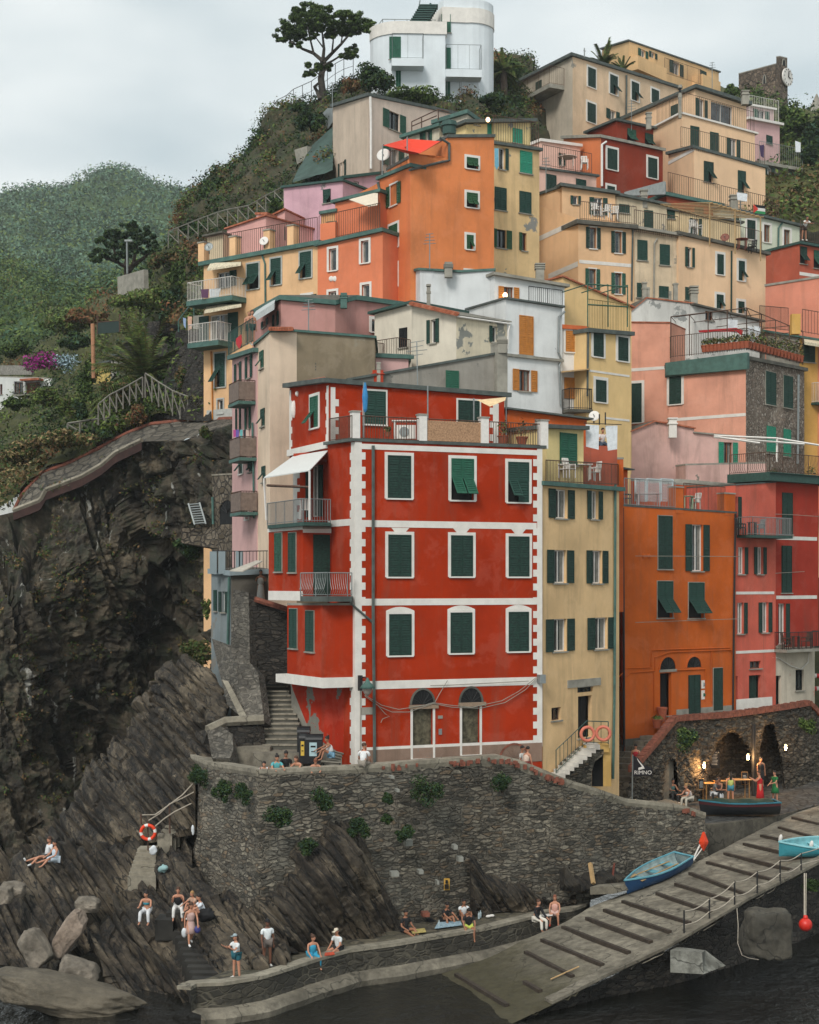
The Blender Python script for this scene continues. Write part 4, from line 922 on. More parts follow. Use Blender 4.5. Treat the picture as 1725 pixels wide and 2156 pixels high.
# ---- 26 pale beige house
h26=house('apartment_house','pale beige two storey house with a long left balcony, below the highest yellow house','P',1240,200,125)
f26=block(h26,'P',[(1090,140,178),(1206,132,119),(1428,144,186)],[plaster('c9bca9',.15,'97938a',.5),plaster('dcbf9f',.12,'9b968c',.4)],
cv('C',[(1,'c',507,358,547,460,TW),(1,'f',623,396,663,497,dict(TW,half='r')),(1,'f',737,433,775,531,dict(TW,half='r')),(1,'c',842,471,880,545,TW),(1,'c',504,543,547,645,TW),(1,'o',622,580,655,632,TC),(0,'c',235,426,265,527,TC),(0,'c',236,597,264,686,TC)]),zb=44,rm=M_SLATE,rth=.35,over=.45)
balcony(h26,f26[0],T('C',150,0)[0],T('C',385,0)[0],T('C',0,512)[1],dep=1.5,slab=M_CONC,mat=M_RUST,h=1.5,step=.2,th=.35)
fpipe(h26,f26[1],'C',[(712,395),(710,605)],.09,.12)
# ---- 27 topmost yellow house
h27=house('apartment_house','topmost orange yellow house on the skyline, long balcony parapet under its roof','P',1400,130,140)
Y27=plaster('dfb888',dirt=.25)
f27=block(h27,'P',[(1268,156,104),(1325,148,87),(1514,160,152)],[Y27,Y27],cv('C',[(1,'o',785,262,810,300,dict(sill=False)),(1,'o',840,275,860,305,dict(sill=False)),(1,'o',955,328,990,392,dict(sill=False)),(1,'c',1098,372,1130,395,dict(sill=False))]),zb=52,rm=M_SLATE,rth=.2,over=.25)
f=f27[1];m=MB()
for x0,x1,y0,y1 in((1340,1400,118,146),(1476,1514,156,186)):
 a=f.hit(x0,y0,1)[0];b=f.hit(x1,y0,1)[0];z1=f.hit(x0,y0,1)[1];z0=f.hit(x0,y1,1)[1];m.fbox(f,a,b,z0,z1,0,1.2,Y27);part(m,'balcony',None,h27);m=MB()
rail(h27,f,'P',1400,154,1476,178,n=1.1,h=1.5,step=.22,mat=M_RUST)
# ---- 28 castle
h28=house('castle','ruined stone castle with a round clock face on its turret, top right skyline','P',1610,180,170,cat='castle')
CAS=stone('castle_stone',['6b5d50','8b7968','a38f7b','7a6a5e'],'75685a',2.0,2.6)
f28=block(h28,'C',[(1302,172,387),(1497,168,335),(1560,174,370)],[CAS,CAS],[],zb=50,roof='flat')
g28=block(h28,'C',[(1500,167.5,298),(1520,167,296),(1558,168,305)],[CAS,CAS],[],zb=66,roof='flat')
m=MB();f=g28[1];u,z=f.hit(*T('C',1547,408));c=f.P(u,z,.25)
m.lathe([(.95,-.06),(.95,.1)],c,M_WHITE,26,f.N.to_track_quat('Z','Y').to_matrix());part(m,'clock_face',None,h28)
m=MB();c=f.P(u,z,.42);m.bar(c,c+f.d*.1+V((0,0,.65)),.08,M_DARK);m.bar(c,c+f.d*.45+V((0,0,-.1)),.08,M_DARK)
for i in range(12):a=i*math.pi/6;m.bar(c+f.d*.72*math.cos(a)+V((0,0,.72*math.sin(a))),c+f.d*.87*math.cos(a)+V((0,0,.87*math.sin(a))),.06,M_DARK)
part(m,'clock_hands',None,h28);archdark(h28,f,'C',1532,1548,312,345);archdark(h28,f28[0],'C',1432,1444,395,440);archdark(h28,f28[0],'C',1545,1549,560,561)
# church spire
m=MB();c=W(1720,258,185);WB=flat('church_stone','a9a69c',.9)
m.box(c,(.9,.9,1.1),WB);m.lathe([(1.2,1.1),(.6,2.2),(.06,3.4)],c,M_CONC,4);single(m,'church_spire','small grey church spire peeping over the trees at the right edge','church spire',None)
# ---- 29 white villa
h29=house('villa','white modernist villa with rounded ends and curved balconies, beside the pine on the hilltop','P',960,120,128,cat='villa')
WV=plaster('d3d9dc',dirt=.12)
def arcpts(cx,cy,r,a0,a1,n):return[(cx+r*math.cos(R(a0+(a1-a0)*i/n)),cy+r*math.sin(R(a0+(a1-a0)*i/n)))for i in range(n+1)]
def vilblock(poly,z0,z1,mat,name='wall',parent=h29):m=MB();m.prism(poly,z0,z1,mat);return part(m,name,None,parent)
XV=lambda px,D:(px-CX)/F*D
# tall right block with a rounded right end, lower left block with a rounded left end
rb=[(XV(920,130),142),(XV(905,130),130),(XV(934,127),127)]+arcpts(XV(989,129),129.2,2.0,-100,20,8)+[(XV(1040,131),142)]
zt29=W(0,32,128).z;vilblock(rb,44,zt29,WV)
ctr=V((sum(p[0]for p in rb)/len(rb),sum(p[1]for p in rb)/len(rb)))
vilblock([((p[0]-ctr.x)*1.04+ctr.x,(p[1]-ctr.y)*1.04+ctr.y)for p in rb],zt29-.9,zt29+.3,M_TRIM,'roof');vilblock([((p[0]-ctr.x)*.99+ctr.x,(p[1]-ctr.y)*.98+ctr.y)for p in rb],zt29+.3,W(0,5,128).z,WV,'parapet')
lb=[(XV(800,132),142),(XV(787,131),133)]+arcpts(XV(843,128),128.6,2.6,200,275,6)+[(XV(938,126.2),126.2),(XV(938,128),140)]
zl=W(0,72,127).z;vilblock(lb,44,zl,WV);ctr=V((sum(p[0]for p in lb)/len(lb),sum(p[1]for p in lb)/len(lb)))
vilblock([((p[0]-ctr.x)*1.03+ctr.x,(p[1]-ctr.y)*1.03+ctr.y)for p in lb],zl-.3,zl+.7,M_TRIM,'roof')
fl=Fac((XV(815,126),126.0),(XV(938,126.2),126.19));fr=Fac((XV(934,127),126.98),(XV(1006,127),127.15));fe=Fac((XV(1018,127.6),127.9),(XV(1036,129),129.4))
for f,x0,y0,x1,y1 in((fl,837,240,914,390),(fr,1198,313,1242,458),(fr,1198,535,1238,675),(fl,880,458,914,572),(fe,1470,148,1510,268),(fe,1470,365,1513,480),(fe,1472,572,1512,618),(fr,1180,93,1242,213)):
 window(h29,f,'c',*T('B',x0,y0),*T('B',x1,y1),shut=M_SHUTB)
for f,x0,x1,y,dp in((fl,850,1060,418,1.3),(fr,1200,1435,490,1.3),(fr,1205,1305,690,1.3)):
 balcony(h29,f,T('B',x0,0)[0],T('B',x1,0)[0],T('B',0,y)[1],dep=dp,slab=WV,mat=M_GALV,h=2.0,step=.9,th=.6)
m=MB();a=W(806,40,130);b=W(935,42,128)
for i in range(6):p=V(a).lerp(b,i/5);m.bar(p,p-V((0,0,1.4)),.05,M_GALV)
m.bar(a,b,.05,M_GALV);m.bar(a,WR('B',725,215,130),.05,M_GALV);m.bar(WR('B',725,215,130),WR('B',735,305,130),.05,M_GALV)
part(m,'railing',None,h29)
m=MB()
for i in range(10):p=WR('B',1015+i*9,180-i*15,126.6);m.box(p,(.75,.5,.05),M_COPD);
m.bar(WR('B',1005,185,126.4),WR('B',1040,0,126.4),.07,M_GALV);m.bar(WR('B',1040,185,126.4),WR('B',1110,20,126.4),.12,M_COPD);part(m,'outside_stair',None,h29)
# ---- 30 long yellow row, three houses
h30=house('apartment_house','peach house with brown framed windows and white slanting bands on its gable','P',1220,540,96)
P30=plaster('e3b98f',dirt=.25);BF=dict(frame=M_WOOD,trim=M_TRIM,tw=.08)
f30=block(h30,'P',[(1109,110,423),(1218,104.5,460),(1336,106,478)],[P30,P30],cv('C',[(1,'o',517,1197,553,1308,BF),(1,'o',650,1219,686,1332,BF),(1,'o',514,1415,550,1525,BF),(1,'o',650,1437,685,1547,BF)]),zb=18,roof=None)
m=MB();f=f30[0]
for(a,b)in(((188,1272),(455,1148)),((300,1442),(455,1374))):
 p,q=f.at(*T('C',*a),.02),f.at(*T('C',*b),.02);m.hexa([p-V((0,0,.35)),q-V((0,0,.35)),q+V((0,.02,-.35)),p+V((0,.02,-.35)),p,q,q+V((0,.02,0)),p+V((0,.02,0))],M_TRIM)
part(m,'band',None,h30);band(h30,f30[1],'C',462,738,1378,1396)
g30,=block(h30,'P',[(1184,107.5,393),(1296,108.5,410)],[P30],cv('C',[(0,'o',430,1030,455,1075,{}),(0,'o',540,1040,585,1130,dict(curt=False))]),back=5,zb=34,rm=M_SLATE,rth=.3,over=.4)
k30,=block(h30,'P',[(1109,110,420),(1190,107.6,393)],[P30],[],back=4,zb=30,rm=M_SLATE,rth=.25,over=.2)
m=MB();z=f30[1].hit(1270,468)[1];m.fbox(f30[1],-.3,f30[1].len+.1,z-.3,z-.02,-3,.35,M_CONCD);part(m,'terrace_slab',None,h30)
railing(h30,[f30[1].P(0,z,.25),f30[1].P(f30[1].len,z,.25)],1.2,.16,M_RUST);fpipe(h30,f30[1],'C',[(745,1200),(741,1400),(738,1580)],.07,.05)
h31=house('apartment_house','weathered pale beige house squeezed between the peach and wide yellow houses','P',1375,560,98)
f31,=block(h31,'P',[(1336,106.1,482),(1429,107.4,498)],[plaster('d6c0a2',.28,'a39a8a',.7)],cv('C',[(0,'c',768,1263,820,1370,TC),(0,'c',886,1286,938,1395,TC),(0,'c',766,1488,790,1566,TC),(0,'c',882,1506,932,1568,TC)]),back=8,zb=18,rm=M_CONC,rth=.25,over=.35)
g31,=block(h31,'P',[(1300,111,412),(1404,112.5,434)],[plaster('c9b89c',.1)],cv('C',[(0,'c',803,1106,850,1220,TC),(0,'c',672,1075,725,1120,TC)]),back=5,zb=34,rm=M_SLATE,rth=.25,over=.35)
rail(h31,f31,'P',1336,488,1428,502,n=.2,h=1.5,step=.16,mat=M_RUST)
fpipe(h31,f31,'C',[(873,1255),(858,1280),(855,1570)],.06,.08,M_CONC)
h32=house('apartment_house','wide yellow house with bamboo pergola on its terrace','P',1520,580,100)
Y32=plaster('e6c29d',dirt=.25)
f32,=block(h32,'P',[(1429,107.2,494),(1613,111.5,537)],[Y32],cv('C',[(0,'o',1032,1302,1055,1405,TC),(0,'c',1187,1338,1221,1445,TW),(0,'f',1300,1373,1332,1478,dict(TW,half='r')),(0,'c',1020,1511,1045,1580,TC),(0,'f',1184,1550,1220,1625,dict(TW,half='r')),(0,'f',1298,1586,1330,1650,dict(TW,half='r'))]),back=8,zb=18,rm=M_CONCD,rth=.3,over=.35)
rail(h32,f32,'P',1431,490,1604,532,n=.1,h=1.5,step=.17,mat=M_RUST);fpipe(h32,f32,'C',[(1265,1320),(1263,1640)],.06,.08,M_SHUTD)
g32,=block(h32,'P',[(1400,114,440),(1560,116,470)],[plaster('dcc39a')],cv('C',[(0,'o',1060,1150,1090,1240,TC),(0,'c',925,1105,965,1150,TC)]),back=5,zb=34,rm=M_CONCD,rth=.2,over=.3)
m=MB()
for i in range(12):t=i/11;a=WR('C',890+260*t,1075+75*t,110.5-.5*t);m.bar(a,a+V((3.2,-2.6,-.5)),.05,M_WOODL)
for t in(0,.5,1):a=WR('C',890+260*t,1075+75*t,110.5-.5*t)+V((3.0,-2.5,-.5));m.bar(a,a-V((0,0,3.0)),.07,M_WOODL)
m.bar(WR('C',890,1075,110.5),WR('C',1150,1150,110),.07,M_WOODL);m.bar(WR('C',890,1075,110.5)+V((3,-2.5,-.5)),WR('C',1150,1150,110)+V((3,-2.5,-.5)),.07,M_WOODL)
single(m,'pergola','bamboo pergola above the rooftop tables of the wide yellow house','pergola',None)
# terrace house with grey parapet in front of the stepped yellow house
h33=house('apartment_house','low dark red terrace house with a grey slanted parapet','P',1480,420,106)
f33,=block(h33,'P',[(1404,115,412),(1518,117,436)],[plaster('9a4a34')],cv('C',[(0,'c',1070,1090,1115,1125,{})]),back=5,zb=34,rm=M_COPPER,rth=.35,over=.3)
m=MB();A=[WR('C',700,1010,116),WR('C',915,952,114.5),WR('C',918,1022,114.5),WR('C',700,1030,116)];m.face(A,M_GALV);m.face([p+V((.1,.25,0))for p in reversed(A)],M_GALV);part(m,'parapet',None,h33)
rail(h33,f33,'P',1407,405,1516,431,n=-.1,h=1.5,step=.2,mat=M_RUST)
h34=house('apartment_house','greenish white house with brown windows and a flag hanging from its terrace rail','P',1600,500,108)
f34,=block(h34,'P',[(1518,116,437),(1684,120,478)],[plaster('ccd0bb',dirt=.3)],cv('C',[(0,'c',1345,1158,1388,1260,TW),(0,'g',1434,1183,1467,1275,dict(TW,frame=M_WOOD)),(0,'g',1539,1209,1572,1300,dict(TW,frame=M_WOOD)),(0,'o',1450,1385,1470,1475,dict(half='r')),(0,'f',1535,1401,1570,1478,dict(half='r')),(0,'c',1275,1135,1302,1170,{})]),back=8,zb=20,rm=M_SLATE,rth=.25,over=.4)
rail(h34,f34,'P',1519,430,1640,458,n=-.1,h=1.4,step=.2,mat=M_RUST);fpipe(h34,f34,'C',[(1538,1165),(1512,1200),(1508,1480)],.07,.08,M_COPPER)
m=MB();f=f34
def fl(x0,y0,x1,y1,mt):m.hexa([f.at(*T('C',x,y),n)for x,y,n in((x0,y1,.32),(x1,y1+8,.32),(x1,y1+8,.29),(x0,y1,.29),(x0,y0,.32),(x1,y0+8,.32),(x1,y0+8,.29),(x0,y0,.29))],mt)
fl(1380,1075,1442,1090,M_DARK);fl(1380,1090,1442,1106,M_WHITE);fl(1380,1106,1442,1120,flat('flag_green','2f8a50',.8));m.face([f.at(*T('C',x,y),.33)for x,y in((1380,1072),(1380,1121),(1406,1100))],flat('flag_red','cf3d2e',.8))
single(m,'flag','flag with red triangle and black, white and green stripes on a terrace rail','flag',None)
# right edge: coral, pink wall, yellow edge houses, far pink house
h35=house('apartment_house','coral red house with propped shutters cut by the right edge','P',1700,540,112)
f35,=block(h35,'P',[(1683,115,514),(1760,117,528)],[plaster('b9604a')],cv('C',[(0,'f',1625,1298,1660,1388,{}),(0,'f',1697,1318,1735,1412,{})]),back=8,zb=24,rm=M_COPD,rth=.25,over=.3);band(h35,f35,'P',1684,1725,575,582)
rail(h35,f35,'P',1686,506,1750,518,n=0,h=1.5,step=.2,mat=M_RUST)
h36=house('apartment_house','windowless salmon pink house at the right edge','P',1670,620,100)
f36,=block(h36,'P',[(1612,107,603),(1760,104,580)],[plaster('d58a72',dirt=.35)],[],back=8,zb=20,rm=M_CONC,rth=.2,over=.08)
h37=house('townhouse','golden yellow house with a cream awning at the right edge','P',1700,740,95)
f37=block(h37,'P',[(1590,108,693),(1684,104,712),(1760,105.5,725)],[M_CONC,plaster('d3a65c')],cv('F',[(1,'c',1632,665,1700,776,{})]),zb=20,rm=M_COPPER,rth=.2,over=.3)
m=MB();A=[f37[1].at(*T('F',1636,636),0),f37[1].at(*T('F',1740,650),0),f37[1].at(*T('F',1740,672),1.2),f37[1].at(*T('F',1640,655),1.2)];m.hexa([p-V((0,0,.2))for p in A]+A,AWN);part(m,'awning',None,h37)
m=MB();a=W(1675,699,94);m.box(a+V((0,0,.45)),(.26,.26,.6),plaster('d3a65c'));part(m,'pillar',None,h37)
railing(h37,[W(1600,690,99),W(1660,697,95)],1.4,.17,M_RUST);railing(h37,[W(1690,700,94),W(1760,712,94)],1.4,.17,M_RUST)
h38=house('townhouse','cream house with a white railed balcony cut by the right edge','P',1710,900,97)
f38,=block(h38,'P',[(1690,105,770),(1770,107,778)],[plaster('d6c19a')],cv('U',[(0,'o',715,1095,748,1275,{}),(0,'o',707,1460,760,1600,{})]),back=8,zb=8,roof='flat')
balcony(h38,f38,1692,1765,853,dep=1.2,slab=M_COPD,mat=M_WHITE,h=1.3)
h39=house('apartment_house','light pink house with white terraces on the upper right slope below the castle','P',1620,280,134)
f39,=block(h39,'P',[(1576,140,252),(1642,143,264)],[plaster('dcb3b0',dirt=.3)],cv('C',[(0,'c',1447,713,1478,758,{})]),back=6,zb=44,rm=M_WHITE,rth=.3,over=.4)
g39,=block(h39,'P',[(1570,145,222),(1630,147,232)],[plaster('d9b8b4')],cv('C',[(0,'o',1400,580,1440,640,dict(curt=False))]),back=5,zb=52,rm=M_WHITE,rth=.25,over=.3)
k39,=block(h39,'P',[(1598,137,345),(1692,140,362)],[stone('terrace_stone',['5a5348','71695c','857b6c'],'5c554b',1.6,2.4)],cv('C',[(0,'o',1450,880,1475,940,dict(curt=False)),(0,'c',1570,905,1600,935,{})]),back=5,zb=40,rm=M_CONC,rth=.4,over=.3)
rail(h39,f39,'P',1578,247,1640,258,n=.1,h=2,step=.25,mat=M_TRIM);rail(h39,k39,'P',1600,340,1690,356,n=.1,h=1.8,step=.25,mat=M_GALV)
# white gabled ruin, in front of the long row
h40=house('townhouse','whitewashed gable house with flaking grey patches and a tiled ridge','P',1390,650,93)
WR_=plaster('d6d4ce',.42,'9a9b97',.6)
block(h40,'P',[(1329,102,655),(1362,102.3,628)],[WR_],[],back=7,zb=20,rm=M_TILE,rth=.1,over=.1)
f40,=block(h40,'P',[(1362,102.3,628),(1462,103,640)],[WR_],[],back=7,zb=20,rm=M_TILE,rth=.1,over=.1)
g40,=block(h40,'P',[(1462,103,643),(1600,106,678)],[WR_],cv('F',[(0,'g',1060,478,1105,532,dict(frame=M_WOOD,curt=False))]),back=7,zb=20,rm=M_CONCD,rth=.15,over=.4)
for x,y0,y1,c_,w in((992,335,430,3,.8),(885,312,400,1,.5),(703,312,400,2,.5),(726,345,395,1,.3),(853,380,400,1,.3)):chimney('F',x,y0,y1,104,'',w,M_CONC,c_,root=h40)
for x,y0,y1,w,hh in((802,1003,1075,.8,h33),(1276,1030,1085,.9,h34),(993,452,600,.35,h25),(828,595,660,.6,h25),(1335,480,530,.8,h39)):chimney('C',x,y0,y1,112,'',w,M_CONC,2,root=hh)
# laundry line wall, orange balcony, behind the narrow yellow house
h41=house('townhouse','low slate-roofed orange annex with two white sheets hanging in front of it','P',1290,950,78)
f41,=block(h41,'P',[(1236,80,975),(1322,84,990)],[plaster('c4511d')],[],back=5,zb=10,roof='slate',rm=M_SLATE,rth=.1,over=.4)
g41,=block(h41,'P',[(1229,77.0,938),(1300,77.4,939)],[plaster('b8604a')],[],back=.4,zb=14,roof=None)
block(h41,'P',[(1297,78.8,965),(1313,79,965)],[plaster('c9602a')],[],back=.5,zb=14,roof='flat')
# two low houses behind the parapet passage at far left
h42=house('cottage','small white cottage with brown doors on the far left slope','P',55,820,150,cat='cottage')
f42,=block(h42,'P',[(-20,150,792),(109,148,796)],[plaster('d8dad6')],cv('D',[(0,'d',152,893,234,975,dict(door=M_WOOD)),(0,'g',85,893,135,958,dict(frame=M_WOOD)),(0,'g',0,905,14,965,dict(frame=M_WOOD))]),back=7,zb=10,roof='flat')
m=MB();m.fbox(f42,f42.hit(52,0)[0],f42.hit(92,0)[0],f42.hit(70,803)[1],f42.hit(70,799)[1],0,.9,M_TILE);part(m,'tile_canopy',None,h42)
balcony(h42,f42,46,100,833,dep=1.5,mat=M_IRON,h=1.2)
h43=house('cottage','half hidden yellow garden cottage under the palm','P',215,790,125,cat='cottage')
f43,=block(h43,'D',[(545,128,800),(655,124,780)],[plaster('cdb26c')],cv('D',[(0,'c',553,815,588,865,{}),(0,'c',612,800,650,842,{})]),back=5,zb=16,rm=M_SLATE,rth=.2,over=.5)
g43,=block(h43,'D',[(650,123,750),(728,122,735)],[plaster('a09d95')],cv('D',[(0,'g',670,775,700,805,{})]),back=4,zb=16,rm=M_SLATE,rth=.2,over=.4)
# ---------------------------------------------------------------- land, rock, walls, water
def resamp(c,n):
 c=[V(p)for p in c];L_=[0]
 for a,b in zip(c,c[1:]):L_.append(L_[-1]+(b-a).length)
 o=[];k=0
 for i in range(n):
  t=L_[-1]*i/(n-1)
  while k<len(c)-2 and L_[k+1]<t:k+=1
  o.append(c[k].lerp(c[k+1],(t-L_[k])/max(1e-9,L_[k+1]-L_[k])))
 return o
def grid(rows,nu,nv,smooth=True):
 """rows: curves of world points from top to bottom -> nv x nu points"""
 Rr=[resamp(r,nu)for r in rows];out=[]
 ts=[k/(len(Rr)-1)for k in range(len(Rr))]
 for j in range(nv):
  t=j/(nv-1)*(len(Rr)-1);k=min(int(t),len(Rr)-2);f=t-k
  if smooth and len(Rr)>2:
   row=[]
   for i in range(nu):
    p0=Rr[max(k-1,0)][i];p1=Rr[k][i];p2=Rr[k+1][i];p3=Rr[min(k+2,len(Rr)-1)][i]
    row.append(.5*((2*p1)+(p2-p0)*f+(2*p0-5*p1+4*p2-p3)*f*f+(3*p1-p0-3*p2+p3)*f**3))
   out.append(row)
  else:out.append([Rr[k][i].lerp(Rr[k+1][i],f)for i in range(nu)])
 return out
def sheetobj(name,G,mat,disp=None,fade=0.0,smooth=True,parent=None,flatshade=False):
 nv,nu=len(G),len(G[0]);P=[]
 for j in range(nv):
  for i in range(nu):
   p=G[j][i]
   if disp:
    a=G[j][min(i+1,nu-1)]-G[j][max(i-1,0)];b=G[min(j+1,nv-1)][i]-G[max(j-1,0)][i];n=a.cross(b)
    if n.length>1e-9:n.normalize()
    if n.y>0:n=-n
    w=1.0
    if fade:w=min(1,min(i,nu-1-i)/(nu*fade+1e-6),min(j,nv-1-j)/(nv*fade+1e-6))
    p=p+n*disp(p,i/(nu-1),j/(nv-1))*w
   P.append(p)
 me=bpy.data.meshes.new(name);f=[(j*nu+i,(j+1)*nu+i,(j+1)*nu+i+1,j*nu+i+1)for j in range(nv-1)for i in range(nu-1)]
 c=V((sum(p.x for p in P)/len(P),sum(p.y for p in P)/len(P),min(p.z for p in P)))
 me.from_pydata([tuple(p-c)for p in P],[],f);me.materials.append(mat)
 if smooth:me.polygons.foreach_set('use_smooth',[True]*len(f))
 me.update();o=bpy.data.objects.new(name,me);sc.collection.objects.link(o);o.location=c;WL[o.name]=c
 return o,[P[j*nu:(j+1)*nu]for j in range(nv)]
def px(curve,reg='P'):return[W(*T(reg,a,b),d)for a,b,d in curve]
def fbm(p,s,o=4,k=.5):
 a=0;w=1;t=0
 for i in range(o):a+=w*noise.noise(p*s);t+=w;w*=k;s*=2.03
 return a/t
def hsh(*a):return(math.sin(sum(x*k for x,k in zip(a,(12.9898,78.233,37.719))))*43758.5453)%1.0
def strata(nrm=(.80,.25,.60),amp=.5,w=.55,blk=2.6,rough=.22):
 n=V(nrm).normalized();d=V((.6,.1,-.8));d=(d-n*d.dot(n)).normalized()
 def f(p,u,v):
  s0=p.dot(n);s=s0/w+.9*noise.noise(V((s0*1.1,5,2)))+.35*noise.noise(p*.16);k=math.floor(s);fr=s-k
  t=p.dot(d)/(blk*1.7)+hsh(k,3)*9;kb=math.floor(t);fb=t-kb
  h=hsh(k,1)*.75+.25*hsh(k,kb)-.4
  gap=-min(1,.07/max(.02,min(fr,1-fr)))*.30*(hsh(k,7)>.35)-(.22*(min(fb,1-fb)<.045))
  s2=p.dot(n)/(w*3.7)+.6*noise.noise(p*.2);k2=math.floor(s2)
  return amp*(h+gap+.34*(fr-.5)+1.7*(hsh(k2,5)-.5)*min(1,9*min(s2-k2,1-s2+k2)))+rough*1.4*fbm(p,.35,3)+.09*fbm(p,3,3)
 return f
SN=V((.80,.25,.60)).normalized();SD=V((.6,.1,-.8));SD=(SD-SN*SD.dot(SN)).normalized();SC=SN.cross(SD);BAS=tuple(SN)+tuple(SD)+tuple(SC)
ROCK_D=rockmat('cliff_rock','100e0b','453d31','877a64',(0,R(-38),R(8)),(2.0,1.2,.28),white=.085,moss='2c3020')
ROCK_S=rockmat('strata_rock','0d0b09','4c4236','95866f',BAS,(3.4,.30,1.0),white=0)
ROCK_W=rockmat('wet_rock','100e0c','2a251e','4f4638',BAS,(3.4,.30,1.0))
BOULD=rockmat('boulder_rock','4d473e','82796c','a89c8c',(0,0,0),(.8,.8,.8))
STW=stone('rubble_wall',['45423a','857c6c','a29785','615d54','b3a995','787165','927d64'],'938a7a',2.2,7.2,bump=1.8,edge=.09,tint='827f74')
STD=stone('dark_rubble',['2b2823','3f3a33','514a41','34312d','5d554b'],'3a352e',2.2,5.6,bump=1.3)
STL=stone('pale_rubble',['54504a','6e685e','857e72','5f5a52','8f887c'],'8b8579',2.9,5.6,bump=1.1)
ST2=stone('tower_rubble',['5f5444','75695a','8c7f6d','6b6153','9b8f7e'],'5a5146',2.4,2.6,bump=1.1)
def conc(name,c0,c1,st,sc=1.0,wet=False):
 t=NT(name);a=t.noise(.5*sc,7,.65);b=t.noise(3*sc,8,.7);s=t.noise(1.0,6,.65,t.map((1.3,1.3,.25)))
 col=t.ramp(a,[(.32,lin(c0)),(.62,lin(c1))]);col=t.mix(t.ramp(b,[(.35,g3(.7)),(.6,g3(0))]),col,sc_(lin(c0),.6))
 col=t.mix(t.ramp(s,[(.52,g3(0)),(.7,g3(.6))]),col,lin(st))
 v=t.n('ShaderNodeTexVoronoi',feature='DISTANCE_TO_EDGE');v.inputs['Scale'].default_value=.33;t.l(t.map((1,1,1)),v.inputs['Vector'])
 wv=t.n('ShaderNodeVectorMath',operation='MULTIPLY_ADD');nn=t.n('ShaderNodeTexNoise');nn.inputs['Scale'].default_value=1.5;t.l(t.co,nn.inputs['Vector']);t.l(nn.outputs['Color'],wv.inputs[0]);wv.inputs[1].default_value=(1,1,1);t.l(t.co,wv.inputs[2]);t.l(wv.outputs[0],v.inputs['Vector'])
 cr_=t.ramp(v.outputs['Distance'],[(.004,g3(.8)),(.012,g3(0))]);col=t.mix(cr_,col,sc_(lin(c0),.35))
 if wet:
  sx=t.n('ShaderNodeSeparateXYZ');t.l(t.co,sx.inputs[0]);ad=t.n('ShaderNodeMath',operation='MULTIPLY_ADD');t.l(a,ad.inputs[0]);ad.inputs[1].default_value=-1.8;t.l(sx.outputs[2],ad.inputs[2])
  col=t.mix(t.ramp(ad.outputs[0],[(.0,g3(.9)),(.75,g3(0))]),col,t.mix(b,lin('231f14'),lin('4a4426')))
 nb=t.bump(b,.7,.05);return t.done(col,.88,nb)
RAMPM=conc('ramp_concrete','5f594d','9c9483','3f392f',wet=True);PIERM=conc('pier_concrete','5d574b','8f8777','3d382f')
CAPM=conc('coping_concrete','7d7667','a39b8a','625c50')
# sea
t=NT('sea_water');nb=t.bump(t.noise(1.3,6,.65,t.map((1,.6,1))),1.0,.45);nb=t.bump(t.noise(4.5,4,.6),.35,.05,nb)
WATER=t.done(t.mix(t.ramp(t.noise(.12,3),[(.4,g3(0)),(.6,g3(1))]),lin('090a08'),lin('15150f')),.06,nb)
m=MB();m.face([(-300,-50,0),(300,-50,0),(300,300,0),(-300,300,0)]);o=m.build('water',WATER);o['kind']='structure';o['label']='dark harbour water'
# ground sheet far under everything, reaching the horizon
HILLG=leafmat('hill_green','2f3a22','4d5a35')
m=MB();m.face([(-650,95,-.5),(650,95,-.5),(650,880,-.5),(-650,880,-.5)]);o=m.build('ground',HILLG);o['kind']='structure'
# hill under the houses
def hillz(X,Y):
 z=ter(Y)
 xl=-2-(min(Y,104)-76)*.30 # left edge of the village
 if X<xl:z-=(xl-X)*5
 if X>3:z=ter(Y-min(14,(X-3)*2.2))-1
 if X>7 and Y<98:z=min(z,3.6)
 elif X>2 and Y<84:z=min(z,5)
 return max(z-1.0,-1)
G=[[V((-60+170*i/59,76+170*j/69,hillz(-60+170*i/59,76+170*j/69)+.8*fbm(V((i*.3,j*.3,0)),1)))for i in range(60)]for j in range(70)]
o,_=sheetobj('village_hill',G,leafmat('hill_scrub','2b3120','4a4a30'));o['kind']='structure'
# far hills
def lumps(a,s):
 def f(p,u,v):return a*(1-2*abs(noise.noise(p*s)))*.9+a*.8*fbm(p,s*2.3,3)
 return f
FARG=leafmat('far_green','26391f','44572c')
top=[(-60,470,640),(0,450,640),(28,432,640),(60,425,640),(105,428,640),(130,438,640),(160,430,640),(168,412,640),(205,402,640),(250,395,640),(290,402,640),(330,420,640),(380,426,640),(430,440,640),(520,470,640),(700,520,640)]
mid=[(a,b+(90 if a<300 else 70),520)for a,b,d in top];mid2=[(a,650+(a*.02),400)for a,b,d in top];bot=[(a,900,240)for a,b,d in top]
bk=[(a,b+60,800)for a,b,d in top]
G=grid([px(bk),px(top),px(mid),px(mid2),px(bot)],190,120)
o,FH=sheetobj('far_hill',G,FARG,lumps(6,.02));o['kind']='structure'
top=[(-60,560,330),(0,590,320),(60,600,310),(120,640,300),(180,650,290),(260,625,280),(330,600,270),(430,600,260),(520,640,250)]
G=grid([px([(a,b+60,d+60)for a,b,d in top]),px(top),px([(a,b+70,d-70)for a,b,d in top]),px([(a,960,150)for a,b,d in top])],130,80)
o,MH=sheetobj('middle_hill',G,FARG,lumps(3.5,.04));o['kind']='structure'
